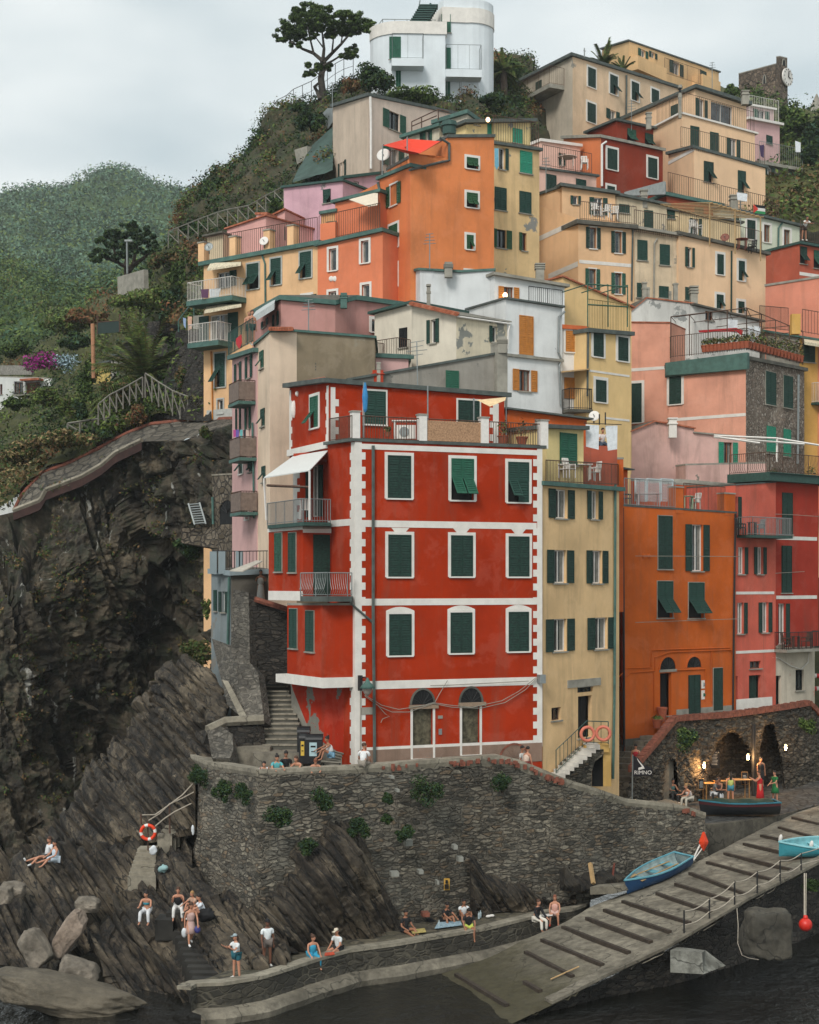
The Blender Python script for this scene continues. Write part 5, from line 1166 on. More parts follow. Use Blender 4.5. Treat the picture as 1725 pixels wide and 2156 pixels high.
# near green slope left of the village
top=[(-60,770,170),(60,760,165),(150,700,160),(240,640,150),(330,590,140),(372,530,135),(430,520,125),(480,560,112)]
m1=[(-60,860,155),(60,850,150),(160,840,140),(250,760,135),(330,700,128),(400,650,118),(430,640,110),(480,640,103)]
m2=[(-60,960,125),(60,950,122),(150,910,118),(230,860,115),(300,840,110),(370,800,107),(430,760,104),(490,760,100)]
b_=[(-60,1100,105),(20,1085,104),(60,1045,104),(150,985,104),(250,925,104),(320,900,103),(400,888,102),(495,884,98)]
G=grid([px([(a,b+50,d+40)for a,b,d in top]),px(top),px(m1),px(m2),px(b_)],110,110)
o,NS=sheetobj('near_slope',G,leafmat('slope_scrub','2c3220','50502f'),lumps(1.1,.16));o['kind']='structure'
# hillside running up to the pine (left outline of the village)
out=[(372,500,126),(390,470,126),(425,425,126),(455,400,127),(490,385,127),(520,345,128),(548,315,128),(573,300,129),(575,270,129),(600,250,129),(640,240,130),(690,230,131),(735,198,132),(790,190,133),(860,205,133),(960,210,133),(1040,200,133),(1045,130,150),(1120,150,150)]
inn=[(400,560,118),(430,540,118),(470,520,116),(520,500,116),(560,470,116),(590,440,117),(620,420,117),(650,400,117),(690,380,117),(700,340,117),(705,310,118),(705,280,119),(730,260,120),(770,250,121),(830,250,122),(900,255,123),(980,250,124),(1040,250,126),(1100,250,132),(1150,240,138)]
G=grid([px([(a+25,b+60,d+35)for a,b,d in out]),px([(a+5,b+8,d+6)for a,b,d in out]),px(out),px(inn),px([(a,b+120,d-4)for a,b,d in inn])],170,70)
o,PH=sheetobj('pine_hill',G,rockmat('brown_scrub','26281a','434028','625338',moss='333f22'),lumps(.9,.22));o['kind']='structure'
# right wooded slope under the castle
rs=[(1500,190,172),(1530,200,170),(1570,215,165),(1640,235,160),(1700,245,160),(1780,255,160)]
G=grid([px([(a,b+60,220)for a,b,d in rs]),px(rs),px([(a,330,148)for a,b,d in rs]),px([(a,420,132)for a,b,d in rs]),px([(a,480,122)for a,b,d in rs])],50,50)
o,RS=sheetobj('right_slope',G,leafmat('right_scrub','2c3220','54552f'),lumps(.9,.2));o['kind']='structure'
# cliff
ct=[(-80,1092,101),(0,1085,101),(29,1078,101),(86,1056,100.5),(97,1035,100.5),(173,1006,100),(216,981,99.5),(245,956,99),(299,930,98),(389,927,96),(425,912,94.5),(490,892,92)]
c1=[(-80,1250,94),(0,1250,94),(60,1240,95),(120,1220,97),(180,1190,98),(240,1170,99),(300,1150,100),(350,1130,99),(400,1120,97),(430,1110,94),(460,1110,91),(500,1110,87)]
c2=[(-80,1450,92),(0,1450,92),(60,1440,93),(120,1420,96),(180,1400,98),(240,1390,100),(300,1380,102),(350,1370,104),(400,1330,103),(430,1300,97),(460,1290,90),(500,1290,84)]
c3=[(-80,1640,90),(0,1640,90),(60,1630,91),(120,1620,94),(180,1610,97),(240,1600,99),(300,1580,99),(350,1550,97),(400,1500,92),(430,1450,88),(460,1420,84),(500,1400,80)]
c4=[(-80,1850,87),(0,1850,87),(60,1850,87),(120,1830,88),(180,1810,90),(240,1800,91),(300,1780,91),(350,1740,88),(400,1680,84),(430,1640,82),(460,1620,80),(500,1600,78)]
G=grid([px(ct),px(c1),px(c2),px(c3),px(c4)],330,420)
_s=strata((.9,.15,.36),1.2,1.5,5.5,.0)
def cliffd(p,u,v):return _s(p,u,v)*1.1+1.8*fbm(p,.14,3)+1.0*abs(fbm(p,.6,4))*1.4+.35*fbm(p,2.2,3)-.4
o,CL=sheetobj('cliff',G,ROCK_D,cliffd,fade=.03,smooth=False);o['kind']='structure'
# path bank with its brick edging
pt_=[(31,1074,104),(47,1042,104),(90,995,104),(151,974,104),(194,952,104),(270,912,103),(320,893,102),(396,885,100.5),(492,882,96)]
G=grid([px(pt_),px(ct[2:])],120,14,False)
o,_=sheetobj('path',G,stone('path_paving',['5f594e','736c60','857d70','6a6458'],'57524a',1.1,2.0),lambda p,u,v:.12*fbm(p,1.5,3));o['kind']='structure'
m=MB();q=resamp(px(pt_),60);m.tube(q,.17,M_BRICK,6)
single(m,'brick_kerb','red brick kerb following the upper edge of the stone path','kerb',None)
m=MB();q=resamp(px(ct[2:-3]),50);m.tube([p+V((0,-.1,.1))for p in q],.16,CAPM,5)
for a,b in zip(q,q[1:]):m.hexa([a+V((0,-.15,-.55)),b+V((0,-.15,-.55)),b+V((0,.1,-.55)),a+V((0,.1,-.55)),a+V((0,-.15,-.05)),b+V((0,-.15,-.05)),b+V((0,.1,-.05)),a+V((0,.1,-.05))],flat('oxide_beam','35201b',.9,var=.4,scale=2))
single(m,'retaining_beam','pale coping over a dark red beam holding the lower edge of the path','retaining beam',None)
def polywall(mb,pts,th,mat,up=None):
 """polygon of world points extruded away from the viewer"""
 pts=[V(p)for p in pts];n=V((0,0,0))
 for i in range(len(pts)):a,b=pts[i],pts[(i+1)%len(pts)];n+=V(((a.y-b.y)*(a.z+b.z),(a.z-b.z)*(a.x+b.x),(a.x-b.x)*(a.y+b.y)))
 n.normalize();n=n if n.y>0 else-n;bk=[p+n*th for p in pts]
 mb.face(pts,mat);mb.face(list(reversed(bk)),mat)
 for i in range(len(pts)):j=(i+1)%len(pts);mb.face([pts[i],bk[i],bk[j],pts[j]],mat)
m=MB();polywall(m,px([(352,570+0,0)],'D')[:0]or[WR('D',120,1550,104.6),WR('D',145,1480,105),WR('D',290,1410,105),WR('D',520,1310,105),WR('D',690,1140,105),WR('D',735,1160,104.6),WR('D',700,1230,104.4),WR('D',540,1330,104.4),WR('D',400,1400,104.4),WR('D',240,1450,104.4)],.35,plaster('a08e74',.2))
m.tube(resamp([WR('D',120,1550,104.5),WR('D',140,1475,104.8),WR('D',290,1405,104.8),WR('D',520,1305,104.8),WR('D',690,1140,104.8)],40),.15,M_BRICK,6)
single(m,'parapet_wall','rendered parapet with brick coping behind the stone path','parapet',None)
# rocks of the foreground
def rocks(name,rows,nu,nv,mat,d,reg='J',fade=.02):
 o,P=sheetobj(name,grid([px(r,reg)for r in rows],nu,nv),mat,d,fade,smooth=False);o['kind']='structure';return P
S1=strata(amp=.5,w=.34);S2=strata(amp=.62,w=.42,blk=2.8,rough=.3)
rocks('upper_strata',[[(560,60,80),(800,-40,80),(870,-260,80),(990,-310,79),(1050,-520,79),(1200,-550,77),(1290,-500,76),(1400,-250,74)],
 [(500,180,78),(640,100,78),(800,-30,78),(870,-240,78),(1000,-300,77),(1060,-480,77),(1200,-520,75.5),(1290,-480,74.5),(1400,-250,72)],
 [(430,400,75),(600,250,75),(800,150,74),(950,50,73.5),(1100,-50,73),(1200,-100,72.5),(1300,-150,71.5),(1420,-140,70)],[(400,520,73),(700,420,73),(900,300,72),(1100,200,71),(1200,150,70),(1300,100,69.5),(1420,0,69)]],220,180,ROCK_S,S2)
rocks('back_ridge',[[(100,720,78),(160,640,78),(260,540,77),(380,450,77),(480,370,76),(620,240,76),(820,190,75),(1230,50,73)],
 [(120,700,75),(160,610,75),(250,500,74.5),(330,440,74),(430,370,73.5),(520,270,73),(620,220,72.5),(800,190,72),(1000,110,71),(1210,40,70)],
 [(120,740,73),(300,610,72),(500,520,71),(700,420,70),(850,330,69),(1000,260,68.5),(1210,220,68)],
 [(120,800,70),(400,690,69),(700,600,68),(900,560,67),(1100,520,66.5),(1210,500,66.5)]],260,150,ROCK_S,S1)
rocks('seat_shelf',[[(-60,720,72),(150,690,71),(380,600,71),(740,560,70),(900,590,69),(1190,560,68)],
 [(-60,700,68),(150,665,67.5),(380,625,67),(560,590,67),(740,575,67),(850,640,66),(1000,700,65),(1190,640,65.5)],
 [(-60,860,66),(100,850,65.5),(300,850,65),(500,830,65),(700,800,65),(850,790,64.5),(1000,780,64),(1190,760,64)],
 [(-60,1100,63),(150,1120,63),(300,1110,63),(450,1060,63),(640,960,63.5),(800,880,63.5),(1000,850,63.5),(1190,850,63.5)],
 [(-60,1300,61),(150,1330,61),(350,1350,61),(520,1250,61.5),(660,1150,62),(800,1050,62.5),(1000,950,63),(1190,900,63)]],260,240,ROCK_S,S2)
rocks('stair_rock',[[(500,1020,66),(600,960,66),(760,880,66),(900,870,65.5),(1000,800,65.5),(1130,690,65.5),(1240,720,65),(1310,850,64),(1500,960,63),(1800,1050,62.5)],
 [(505,1000,63.5),(600,965,63.5),(740,900,63.5),(880,890,63.3),(1000,830,64),(1150,720,64),(1230,760,63.5),(1300,900,62.5),(1450,1000,62),(1800,1080,61.5)],
 [(530,1060,61.5),(650,1080,61.5),(800,1060,61.5),(950,1040,61.5),(1050,1050,61.6),(1180,1030,61.6),(1280,1040,61.2),(1400,1100,60.5),(1600,1180,60),(1800,1180,60)],
 [(590,1200,60),(720,1250,60),(850,1280,60),(960,1280,60),(1100,1250,59.6),(1200,1220,59.4),(1300,1220,59.2),(1420,1290,58.6),(1600,1300,58.4),(1800,1250,59)],
 [(640,1360,59.5),(760,1460,59),(860,1530,58.5),(980,1560,58.2),(1100,1520,58),(1200,1490,57.8),(1300,1440,57.6),(1420,1400,57.4),(1600,1330,57.6),(1800,1270,58.5)],
 [(640,1500,59),(760,1580,59),(860,1620,59),(980,1640,59),(1100,1620,59),(1200,1600,59),(1300,1560,59),(1420,1500,59),(1600,1430,59),(1800,1370,60)]],330,300,ROCK_S,strata(amp=.6,w=.42,blk=3.4,rough=.2))
rocks('wall_strata',[[(-180,900,66),(0,850,66),(80,790,66),(170,690,66),(220,580,66),(330,470,66),(460,330,66.3),(560,320,66.5),(640,450,66.8),(700,590,67),(765,750,67),(795,900,67),(805,1040,67)],
 [(-180,930,63.4),(0,880,62.3),(80,810,62.0),(170,720,61.9),(220,610,62.2),(330,500,62.9),(460,370,63.6),(550,350,64.3),(630,480,64.6),(690,620,64.9),(750,780,65),(785,920,65),(795,1045,65)],
 [(-180,1050,61),(0,1000,60.6),(150,880,60.4),(250,800,60.6),(350,720,61.0),(450,650,61.5),(550,640,62),(640,720,63.0),(700,850,63.4),(760,960,63.8),(795,1045,64.2)],
 [(-180,1230,59),(0,1200,59.3),(150,1170,59.9),(300,1140,60.9),(450,1112,61.7),(600,1082,62.6),(700,1062,63.2),(800,1050,63.8)]],300,200,ROCK_S,strata(amp=.45,w=.32,blk=3.0,rough=.15),'K')
rocks('wall_strata',[[(1212,590,68),(1240,600,68),(1300,690,68.3),(1430,780,68.6),(1560,730,69),(1725,800,69.5),(1850,830,70)],
 [(1214,620,66.5),(1240,640,66.5),(1300,730,66.7),(1420,810,66.9),(1540,780,67.3),(1700,850,67.9),(1840,860,68.6)],
 [(1216,940,66.7),(1300,935,66.9),(1400,925,67.1),(1510,918,67.4),(1700,900,67.9),(1840,880,68.4)]],120,70,ROCK_S,strata(amp=.4,w=.42,blk=3.0,rough=.15),'K')
rocks('wall_strata',[[(190,560,70.5),(260,570,70.6),(340,620,70.8),(420,680,71),(560,690,71.6),(700,660,72),(800,680,72.5)],
 [(200,600,69),(260,620,69.2),(340,660,69.4),(400,710,69.5),(560,700,70.4),(680,680,71),(780,690,71.5)],
 [(210,800,67.8),(300,810,67.8),(380,790,68),(480,770,68.6),(600,760,69.3),(740,750,70.2),(800,740,71)]],110,60,ROCK_W,strata(amp=.4,w=.5,blk=2.0,rough=.3),'L')
# boulders
def boulder(reg,x,y,D,r,rot,label,mat=BOULD,seed=1,name='boulder',sq=.55):
 c=WR(reg,x,y,D);m=MB();n=44;k=30;M=Matrix.Rotation(R(rot[0]),3,'X')@Matrix.Rotation(R(rot[1]),3,'Y')@Matrix.Rotation(R(rot[2]),3,'Z')
 P=[];rr_=random.Random(seed);PLN=[]
 for _ in range(0 if seed==7 else 16):a=rr_.uniform(0,6.28);z=rr_.uniform(-1,1);h=math.sqrt(1-z*z);PLN.append((V((h*math.cos(a),h*math.sin(a),z)),rr_.uniform(.62,.85)))
 bm=bmesh.new();bmesh.ops.create_icosphere(bm,subdivisions=5,radius=1.0);DV=[V(v.co).normalized()for v in bm.verts];FC=[tuple(v.index for v in f.verts)for f in bm.faces];bm.free()
 for d in DV:
  mxc=max(abs(d.x),abs(d.y),abs(d.z));e=d/(mxc**sq)
  e=V((e.x*r[0],e.y*r[1],e.z*r[2]));e=e*(1+.22*noise.noise(d*1.3+V((seed*7,0,0))))
  for(pn,pd)in PLN:
   q=e.dot(pn)-pd*sum(abs(pn[z])*r[z]for z in range(3))
   if q>0:e=e-pn*q
  e=e*(1+.05*noise.noise(d*5+V((seed,3,0)))+.02*noise.noise(d*14))
  P.append(c+M@e)
 m.v=P;m.f=FC;m.m=[0]*len(FC)
 return single(m,name,label,'boulder',mat,'boulders at the foot of the rocks',smooth=True)
boulder('J',225,1210,59.6,(.5,.6,.85),(0,-30,0),'grey white boulder leaning left of the tilted pinkish one')
boulder('J',432,1112,60.4,(.42,.5,1.05),(0,34,0),'long pinkish grey boulder standing tilted against the ribbed rock',seed=2,mat=rockmat('pink_rock','6b5d50','a08e7e','b8a898',(0,0,0),(.8,.8,.8)))
boulder('J',488,1350,58.8,(.78,.7,.5),(0,15,0),'rounded brown boulder behind the huge flat one',seed=3)
boulder('J',380,1490,56.8,(2.75,1.4,.62),(0,10,0),'huge flat smooth boulder at the water edge in the bottom left corner',seed=4,sq=.35,mat=rockmat('smooth_rock','4c463b','6b6253','7f7564',(0,0,0),(.5,.5,1.2)))
boulder('J',545,935,62.6,(.5,.45,.3),(0,5,0),'small square block between the seat shelf and the ribbed rock',seed=5,mat=BOULD)
boulder('J',80,840,63.5,(.5,.5,.3),(0,10,0),'pale flat block on the left rocks below the couple',seed=6)
boulder('J',15,880,62.8,(.4,.5,.35),(0,0,0),'small pale stone at the left edge of the rocks',seed=9)
boulder('L',1410,1045,59.0,(.82,.7,.9),(0,2,12),'tall square stone block under the slipway edge',seed=7,sq=.8,mat=conc('block_stone','37342d','5a554a','2a2822'))
boulder('L',655,690,71.2,(.75,.6,.42),(0,5,0),'dark rounded rock between the wall and the blue rowing boat',seed=8,mat=ROCK_W)
boulder('L',1540,105,90,(.38,.3,.3),(0,0,0),'small pale boulder beside the red tub near the far arch',seed=11)
boulder('J',1220,1200,62,(.1,.1,.1),(0,0,0),'x')if False else None
# retaining wall of the harbour
wt=[(405,1590,70.5),(438,1604,67.5),(545,1622,62.5),(743,1614,64.3),(944,1598,66),(1052,1591,67),(1090,1600,67.4),(1130,1616,67.8),(1190,1641,68.5),(1248,1659,69.5),(1320,1684,71),(1435,1696,72.5),(1484,1712,73.2)]
wb_=[(400,1780,69.5),(405,1830,66),(545,2010,60.6),(743,2000,62.8),(944,1958,66.3),(1052,1945,67.4),(1090,1943,67.7),(1130,1938,68.0),(1200,1908,68.6),(1260,1890,69.2),(1330,1865,70.4),(1440,1825,71.9),(1492,1805,72.7)]
A=px(wt);B=px(wb_);rows=[];NU=300;NV=90
def seg(cc,n_each):
 o=[]
 for a,b in zip(cc,cc[1:]):
  o+=[a.lerp(b,i/n_each)for i in range(n_each)]
 return o+[cc[-1]]
ta,tb=seg(A,24),seg(B,24);G=[[p.lerp(q,j/(NV-1))for p,q in zip(ta,tb)]for j in range(NV)]
hw=thing('harbour_wall','tall rubble stone harbour wall with bushes growing from it, below the red house','wall',WZ(750,1980,1.0))
def wrel(p,u,v):
 return .10*fbm(p,.5,3)+.05*fbm(V((p.x*3,p.y*3,p.z*8)),1,3)
o,P_=sheetobj('stonework',G,STW,wrel,smooth=True);o.parent=hw;o.location=V(o.location)-WL[hw.name];WL[o.name]=WL[hw.name]
m=MB();c=seg(A,8)
for a,b in zip(c,c[1:]):
 n=V((b.y-a.y,-(b.x-a.x),0)).normalized();th=.5
 m.hexa([a+n*.10-V((0,0,.12)),b+n*.10-V((0,0,.12)),b-n*th-V((0,0,1.6)),a-n*th-V((0,0,1.6)),a+n*.10+V((0,0,.03)),b+n*.10+V((0,0,.03)),b-n*th+V((0,0,.03)),a-n*th+V((0,0,.03))],CAPM)
part(m,'coping',None,hw)
m=MB()
for i in range(70):
 x=random.choice([random.uniform(1000,1085),random.uniform(1150,1185),random.uniform(805,880),random.uniform(945,1010),random.uniform(1435,1470),random.uniform(1052,1175)])
 y=None
 for a,b in zip(wt,wt[1:]):
  if a[0]<=x<=b[0]:t_=(x-a[0])/(b[0]-a[0]);y=a[1]+(b[1]-a[1])*t_;D=a[2]+(b[2]-a[2])*t_
 m.box(W(x,y+6+random.random()*7,D-.10),(.04+random.random()*.05,.06,.06+random.random()*.05),M_BRICK,rz=random.random()*.4)
part(m,'brick_patch',None,hw)
# brick and iron details on the wall
m=MB();a=W(1077,1868,66.0);m.box(W(1110,1865,66.2),(.12,.03,.24),flat('yellow_sign','b98e3a',.7));
m.box(W(1110,1860,66.1),(.05,.03,.07),M_DARK)
for k in range(5):m.box(W(1110,1866+k*2.0,66.1),(.09,.03,.011),M_DARK)
m.v=[p+(W(941,1862,65.0)-W(1110,1865,66.2))for p in m.v]
single(m,'warning_sign','small yellow warning sign with black writing low on the harbour wall','sign',None)
# ramp (slipway)
RI=[(900,2075,-.45),(930,2051,0),(1038,2013,.35),(1104,1979,.8),(1190,1942,1.25),(1241,1911,1.5),(1331,1875,1.9),(1420,1838,2.4),(1514,1792,2.9),(1600,1748,3.15),(1680,1706,3.55),(1780,1672,3.8)]
RO=[(985,2190,-.45),(1050,2168,-.1),(1140,2127,.25),(1195,2101,.5),(1270,2062,.85),(1340,2030,1.2),(1410,1997,1.6),(1490,1950,2.1),(1572,1900,2.6),(1650,1859,2.9),(1725,1821,3.2),(1830,1770,3.6)]
ri=resamp([WZ(*p)for p in RI],140);ro=resamp([WZ(*p)for p in RO],140)
G=[[a.lerp(b,j/39)for a,b in zip(ri,ro)]for j in range(40)]
slip=thing('slipway','sloping concrete slipway crossed by dark timber skids, running down into the water','slipway',ri[60])
def rampd(p,u,v):return .05*fbm(p,.6,4)+.02*fbm(p,4,3)+(-.10 if v>.9 and fbm(p,1.2)>.1 else 0)
o,RG=sheetobj('deck',G,RAMPM,rampd);o.parent=slip;o.location=V(o.location)-WL[slip.name]
m=MB()
for a,b in zip(ro,ro[1:]):
 if a.z<.35:continue
 m.hexa([a+V((0,0,.02)),b+V((0,0,.02)),b+V((-.22,.55,.02)),a+V((-.22,.55,.02)),a+V((0,0,.13)),b+V((0,0,.13)),b+V((-.22,.55,.13)),a+V((-.22,.55,.13))],PIERM)
part(m,'kerb',None,slip)
dn=[V((p.x,p.y+.6,-1))for p in ro]
G2=[[a.lerp(b,j/24)+V((0,.3*math.sin(j/24*3.1),0))for a,b in zip(ro,dn)]for j in range(25)]
o,_=sheetobj('side_wall',G2,STD,lambda p,u,v:.22*fbm(p,.7,4)+.06*fbm(p,3,2));o.parent=slip;o.location=V(o.location)-WL[slip.name]
PROJ=[]
for i in range(0,140):
 for j in range(40):
  p=G[j][i];PROJ.append((CX+p.x/p.y*F,HY-(p.z-CZ)/p.y*F,p))
def onramp(reg,x,y):
 X,Y=T(reg,x,y);b=sorted(PROJ,key=lambda q:(q[0]-X)**2+(q[1]-Y)**2)[:3]
 w=[1/(1e-3+(q[0]-X)**2+(q[1]-Y)**2)for q in b];s=sum(w);return sum((q[2]*k for q,k in zip(b,w)),V((0,0,0)))/s
TIMB=flat('old_timber','3a3128',.9,var=.35,scale=5)
sl=[('L',0,1170,290,1310),('L',115,1095,460,1240),('L',235,1020,610,1172),('L',370,968,740,1112),('L',475,920,850,1052),('L',585,870,965,998),('L',770,830,1095,933),('L',890,770,1230,875),('L',970,705,1310,835),
 ('L',1075,642,1475,750),('L',1175,590,1580,692),('L',1285,535,1600,606),('L',1390,485,1610,535),('L',1495,437,1725,505),('L',1570,382,1725,420),('L',0,1345,90,1398),('K',1130,1305,1440,1480)]
wh=['lowest','second lowest','third lowest','fourth from the water','fifth from the water','sixth from the water','seventh from the water','eighth from the water','ninth from the water','tenth from the water','eleventh from the water','twelfth from the water','thirteenth from the water','fourteenth from the water','fifteenth from the water','sixteenth from the water','topmost']
order=[15,16,0,1,2,3,4,5,6,7,8,9,10,11,12,13,14]
for k,i in enumerate(order):
 r_,x0,y0,x1,y1=sl[i];a,b=onramp(r_,x0,y0),onramp(r_,x1,y1);m=MB();d=(b-a).normalized();s_=V((-d.y,d.x,0)).normalized()*.085
 if s_.y<0:s_=-s_
 m.hexa([a-s_-V((0,0,.05)),b-s_-V((0,0,.05)),b+s_-V((0,0,.05)),a+s_-V((0,0,.05)),a-s_+V((0,0,.11)),b-s_+V((0,0,.11)),b+s_+V((0,0,.11)),a+s_+V((0,0,.11))],TIMB)
 single(m,'timber_skid',wh[k]+' timber skid across the slipway','timber skid',None,'timber skids on the slipway')
# pier
PO=[(398,2082),(410,2074),(470,2072),(552,2058),(600,2043),(674,2019),(732,2003),(840,1988),(948,1969),(1020,1957),(1100,1937),(1158,1922),(1205,1916),(1232,1906),(1240,1897)]
PI_=[(394,2072),(420,2066),(476,2045),(552,2012),(606,1996),(690,1975),(750,1962),(840,1945),(930,1930),(989,1915),(1060,1903),(1110,1893),(1150,1886),(1212,1880),(1236,1886)]
ZP=1.3;po=resamp([WZ(x,y,ZP)for x,y in PO],120);pi=resamp([WZ(x,y,ZP)for x,y in PI_],120)
pier=thing('pier','low curved stone pier where people sit, along the foot of the harbour wall','pier',po[60])
G=[[a.lerp(b,j/11)for a,b in zip(pi,po)]for j in range(12)]
o,PG=sheetobj('deck',G,stone('pier_paving',['56513f','68614f','7b7360','5f5848','857a66'],'6b6454',1.7,1.7,bump=.7),lambda p,u,v:.03*fbm(p,1.5,3));o.parent=pier;o.location=V(o.location)-WL[pier.name]
m=MB();PBLK=stone('pier_blocks',['3a372f','4f4a40','605a4d','45413a'],'6b6557',1.8,4.2,bump=.8)
def outn(i,c):a=c[min(i+1,len(c)-1)]-c[max(i-1,0)];return V((a.y,-a.x,0)).normalized()
prof=[(0,ZP+.0),(.05,ZP-.02),(.07,.62),(.10,.5),(.42,.42),(.60,.22),(.55,-.05),(.3,-.5)]
for i in range(119):
 for(a,za),(b,zb2)in zip(prof,prof[1:]):
  p,q=po[i],po[i+1];n1,n2=outn(i,po),outn(i+1,po);w1=1+.15*noise.noise(p*.8)
  w2=1+.15*noise.noise(q*.8);m.face([V((p.x,p.y,za))+n1*a*w1,V((p.x,p.y,zb2))+n1*b*w1,V((q.x,q.y,zb2))+n2*b*w2,V((q.x,q.y,za))+n2*a*w2],PBLK if za>.6 else PIERM)
part(m,'side_wall',None,pier)
m=MB()
for i in range(0,119):
 p,q=po[i],po[i+1];n1,n2=outn(i,po),outn(i+1,po)
 m.hexa([p+n1*.08+V((0,0,-.05)),q+n2*.08+V((0,0,-.05)),q-n2*.45+V((0,0,-.05)),p-n1*.45+V((0,0,-.05)),p+n1*.08+V((0,0,.07)),q+n2*.08+V((0,0,.07)),q-n2*.45+V((0,0,.07)),p-n1*.45+V((0,0,.07))],CAPM)
part(m,'edge_stone',None,pier)
# terrace behind the wall, street, platform
TERR=conc('terrace_paving','6b655a','8f8777','4d473e')
m=MB();b=[V((p.x,p.y,p.z-1.02))for p in seg(A,1)]
for p,q in zip(b,b[1:]):m.face([p,q,V((q.x+1.5,q.y+14,q.z)),V((p.x+1.5,p.y+14,p.z))],TERR)
o=m.build('terrace',TERR);o['kind']='structure'
COB=stone('street_cobbles',['4a4b4a','5a5b59','686866','525350'],'3c3b38',1.9,1.9,bump=.6)
pz=3.6;pf_=[WZ(1484,1738,pz),WZ(1560,1731,pz),WZ(1640,1718,pz),WZ(1680,1707,3.61),WZ(1790,1676,3.8)]
m=MB();bkz=[WZ(1484,1700,3.75),WZ(1560,1695,3.75),WZ(1640,1680,3.8),WZ(1700,1650,4.1),WZ(1790,1635,4.3)]
bk2=[V((12,88,3.95)),V((16,90,3.95)),V((21,92,4.05)),V((27,96,4.35)),V((36,100,4.5))]
for k in range(4):
 m.face([pf_[k],pf_[k+1],bkz[k+1],bkz[k]],COB);m.face([bkz[k],bkz[k+1],bk2[k+1],bk2[k]],COB)
m.face([pf_[0],bkz[0],bk2[0],V((8,86,3.9)),W(1330,1700,77)],COB)
o=m.build('street',COB);o['kind']='structure'
m=MB();PWL=conc('platform_concrete','46423a','676154','35312a')
for k in range(3):
 a,b=pf_[k],pf_[k+1];m.hexa([V((a.x,a.y-.06,1.5)),V((b.x,b.y-.06,1.5)),V((b.x,b.y+.5,1.5)),V((a.x,a.y+.5,1.5)),V((a.x,a.y,pz+.02)),V((b.x,b.y,pz+.02)),V((b.x,b.y+.5,pz+.02)),V((a.x,a.y+.5,pz+.02))],PWL)
m.hexa([WZ(1484,1800,2.8)-V((0,0,1)),V((pf_[0].x,pf_[0].y,1.5)),V((pf_[0].x,pf_[0].y+.5,1.5)),WZ(1484,1800,2.8)+V((-.5,.3,-1)),W(1484,1716,73.4),pf_[0],pf_[0]+V((0,.5,0)),W(1478,1716,73.6)],PWL)
single(m,'platform_wall','low stone edge of the platform carrying the dark green boat','wall',None)
# stone arch tower, blue terrace house, lane walls and stairs on the left of the red house
tw=house('stone_tower','round arched rubble stone tower at the cliff foot, left of the mauve house','P',470,1160,86,cat='tower')
tf,=block(tw,'S',[(150,86.5,1700),(362,84.5,1690)],[ST2],[],back=4,zb=8,rm=CAPM,rth=.12,over=.05)
archdark(tw,tf,'S',218,362,1930,2050,rim=ST2);band(tw,tf,'S',220,360,2040,2156,M_DARK,.01,'arch_shade')  # flat near-black sheet painted for the shade inside the arch
fpipe(tw,tf,'S',[(150,1900),(152,2000),(156,2156)],.07,.12,M_COPPER)
lw=MB();polywall(lw,[WR('G',1060,215,88),WR('G',1250,208,87),WR('G',1380,200,85),WR('G',1385,350,85),WR('G',1060,300,88)],.6,ST2)
single(lw,'garden_wall','low rubble garden wall with a ladder leaning above it, beside the stone tower','wall',None)
m=MB();a0,a1=WR('G',1103,70,87.5),WR('G',1140,195,86.8);e=V((.62,0,.05))
m.bar(a0,a1,.09,M_GALV);m.bar(a0+e,a1+e,.09,M_GALV)
for i in range(9):p=a0.lerp(a1,(i+.5)/9);m.bar(p,p+e,.07,M_GALV)
single(m,'ladder','pale ladder leaning against the dark cliff beside the stone tower','ladder',None)
BLU=plaster('8d9a9e',.1);gh=house('terrace_house','small grey blue terrace house with white posts, below the mauve house','P',475,1250,76)
gf=block(gh,'G',[(1236,79,480),(1352,76.2,492),(1580,76.8,480)],[plaster('7d8688',.3),plaster('6a655c',.3)],[(0,'c',1255,575,1270,698,{}),(0,'o',1298,585,1322,705,{})],zb=3,rm=BLU,rth=.35,over=.25)
for x in(1250,1300,1400):m=MB();p=WR('G',x,475,77.2-(x-1250)*.004);m.box(p+V((0,0,.5)),(.17,.17,.55),BLU);part(m,'post',None,gh)
railing(gh,[WR('G',1245,470,77.6),WR('G',1400,475,76.4),WR('G',1580,472,76.8)],1.05,.16,M_IRON)
fpipe(gh,gf[0],'G',[(1340,500),(1335,800),(1330,960)],.07,.1,M_COPPER)
m=MB();A_=[WR('G',1345,460,75.2),WR('G',1420,465,74.4),WR('G',1535,405,75),WR('G',1500,402,76)];m.hexa([p-V((0,0,.05))for p in A_]+A_,flat('awning_beige','b3aca0',.8));part(m,'awning',None,gh)
m=MB();polywall(m,[WR('G',1450,600,72.8),WR('G',1500,640,72.8),WR('G',1680,695,72.6),WR('G',1695,1130,72.6),WR('G',1540,1125,72.8),WR('G',1450,1060,72.8)],.6,STD)
m.tube([WR('G',1490,628,72.6),WR('G',1680,688,72.4)],.14,M_BRICK,6)
single(m,'lane_wall','dark rubble wall with brick coping behind the long flight of steps','wall',None)
m=MB();polywall(m,[WR('G',1365,570,73.4),WR('G',1455,590,72.7),WR('G',1462,1000,72.2),WR('G',1510,1060,71.6),WR('G',1545,1345,69.5),WR('G',1440,1335,69.7),WR('G',1330,1100,72.2),WR('G',1350,900,73)],.6,STL)
polywall(m,[WR('G',1240,860,75),WR('G',1350,900,73.2),WR('G',1330,1120,72.4),WR('G',1420,1325,70),WR('G',1330,1250,71.4),WR('G',1270,1000,74)],.5,STL)
single(m,'buttress_wall','tall pale rubble wall dropping beside the steps, left of the dark lane wall','wall',None)
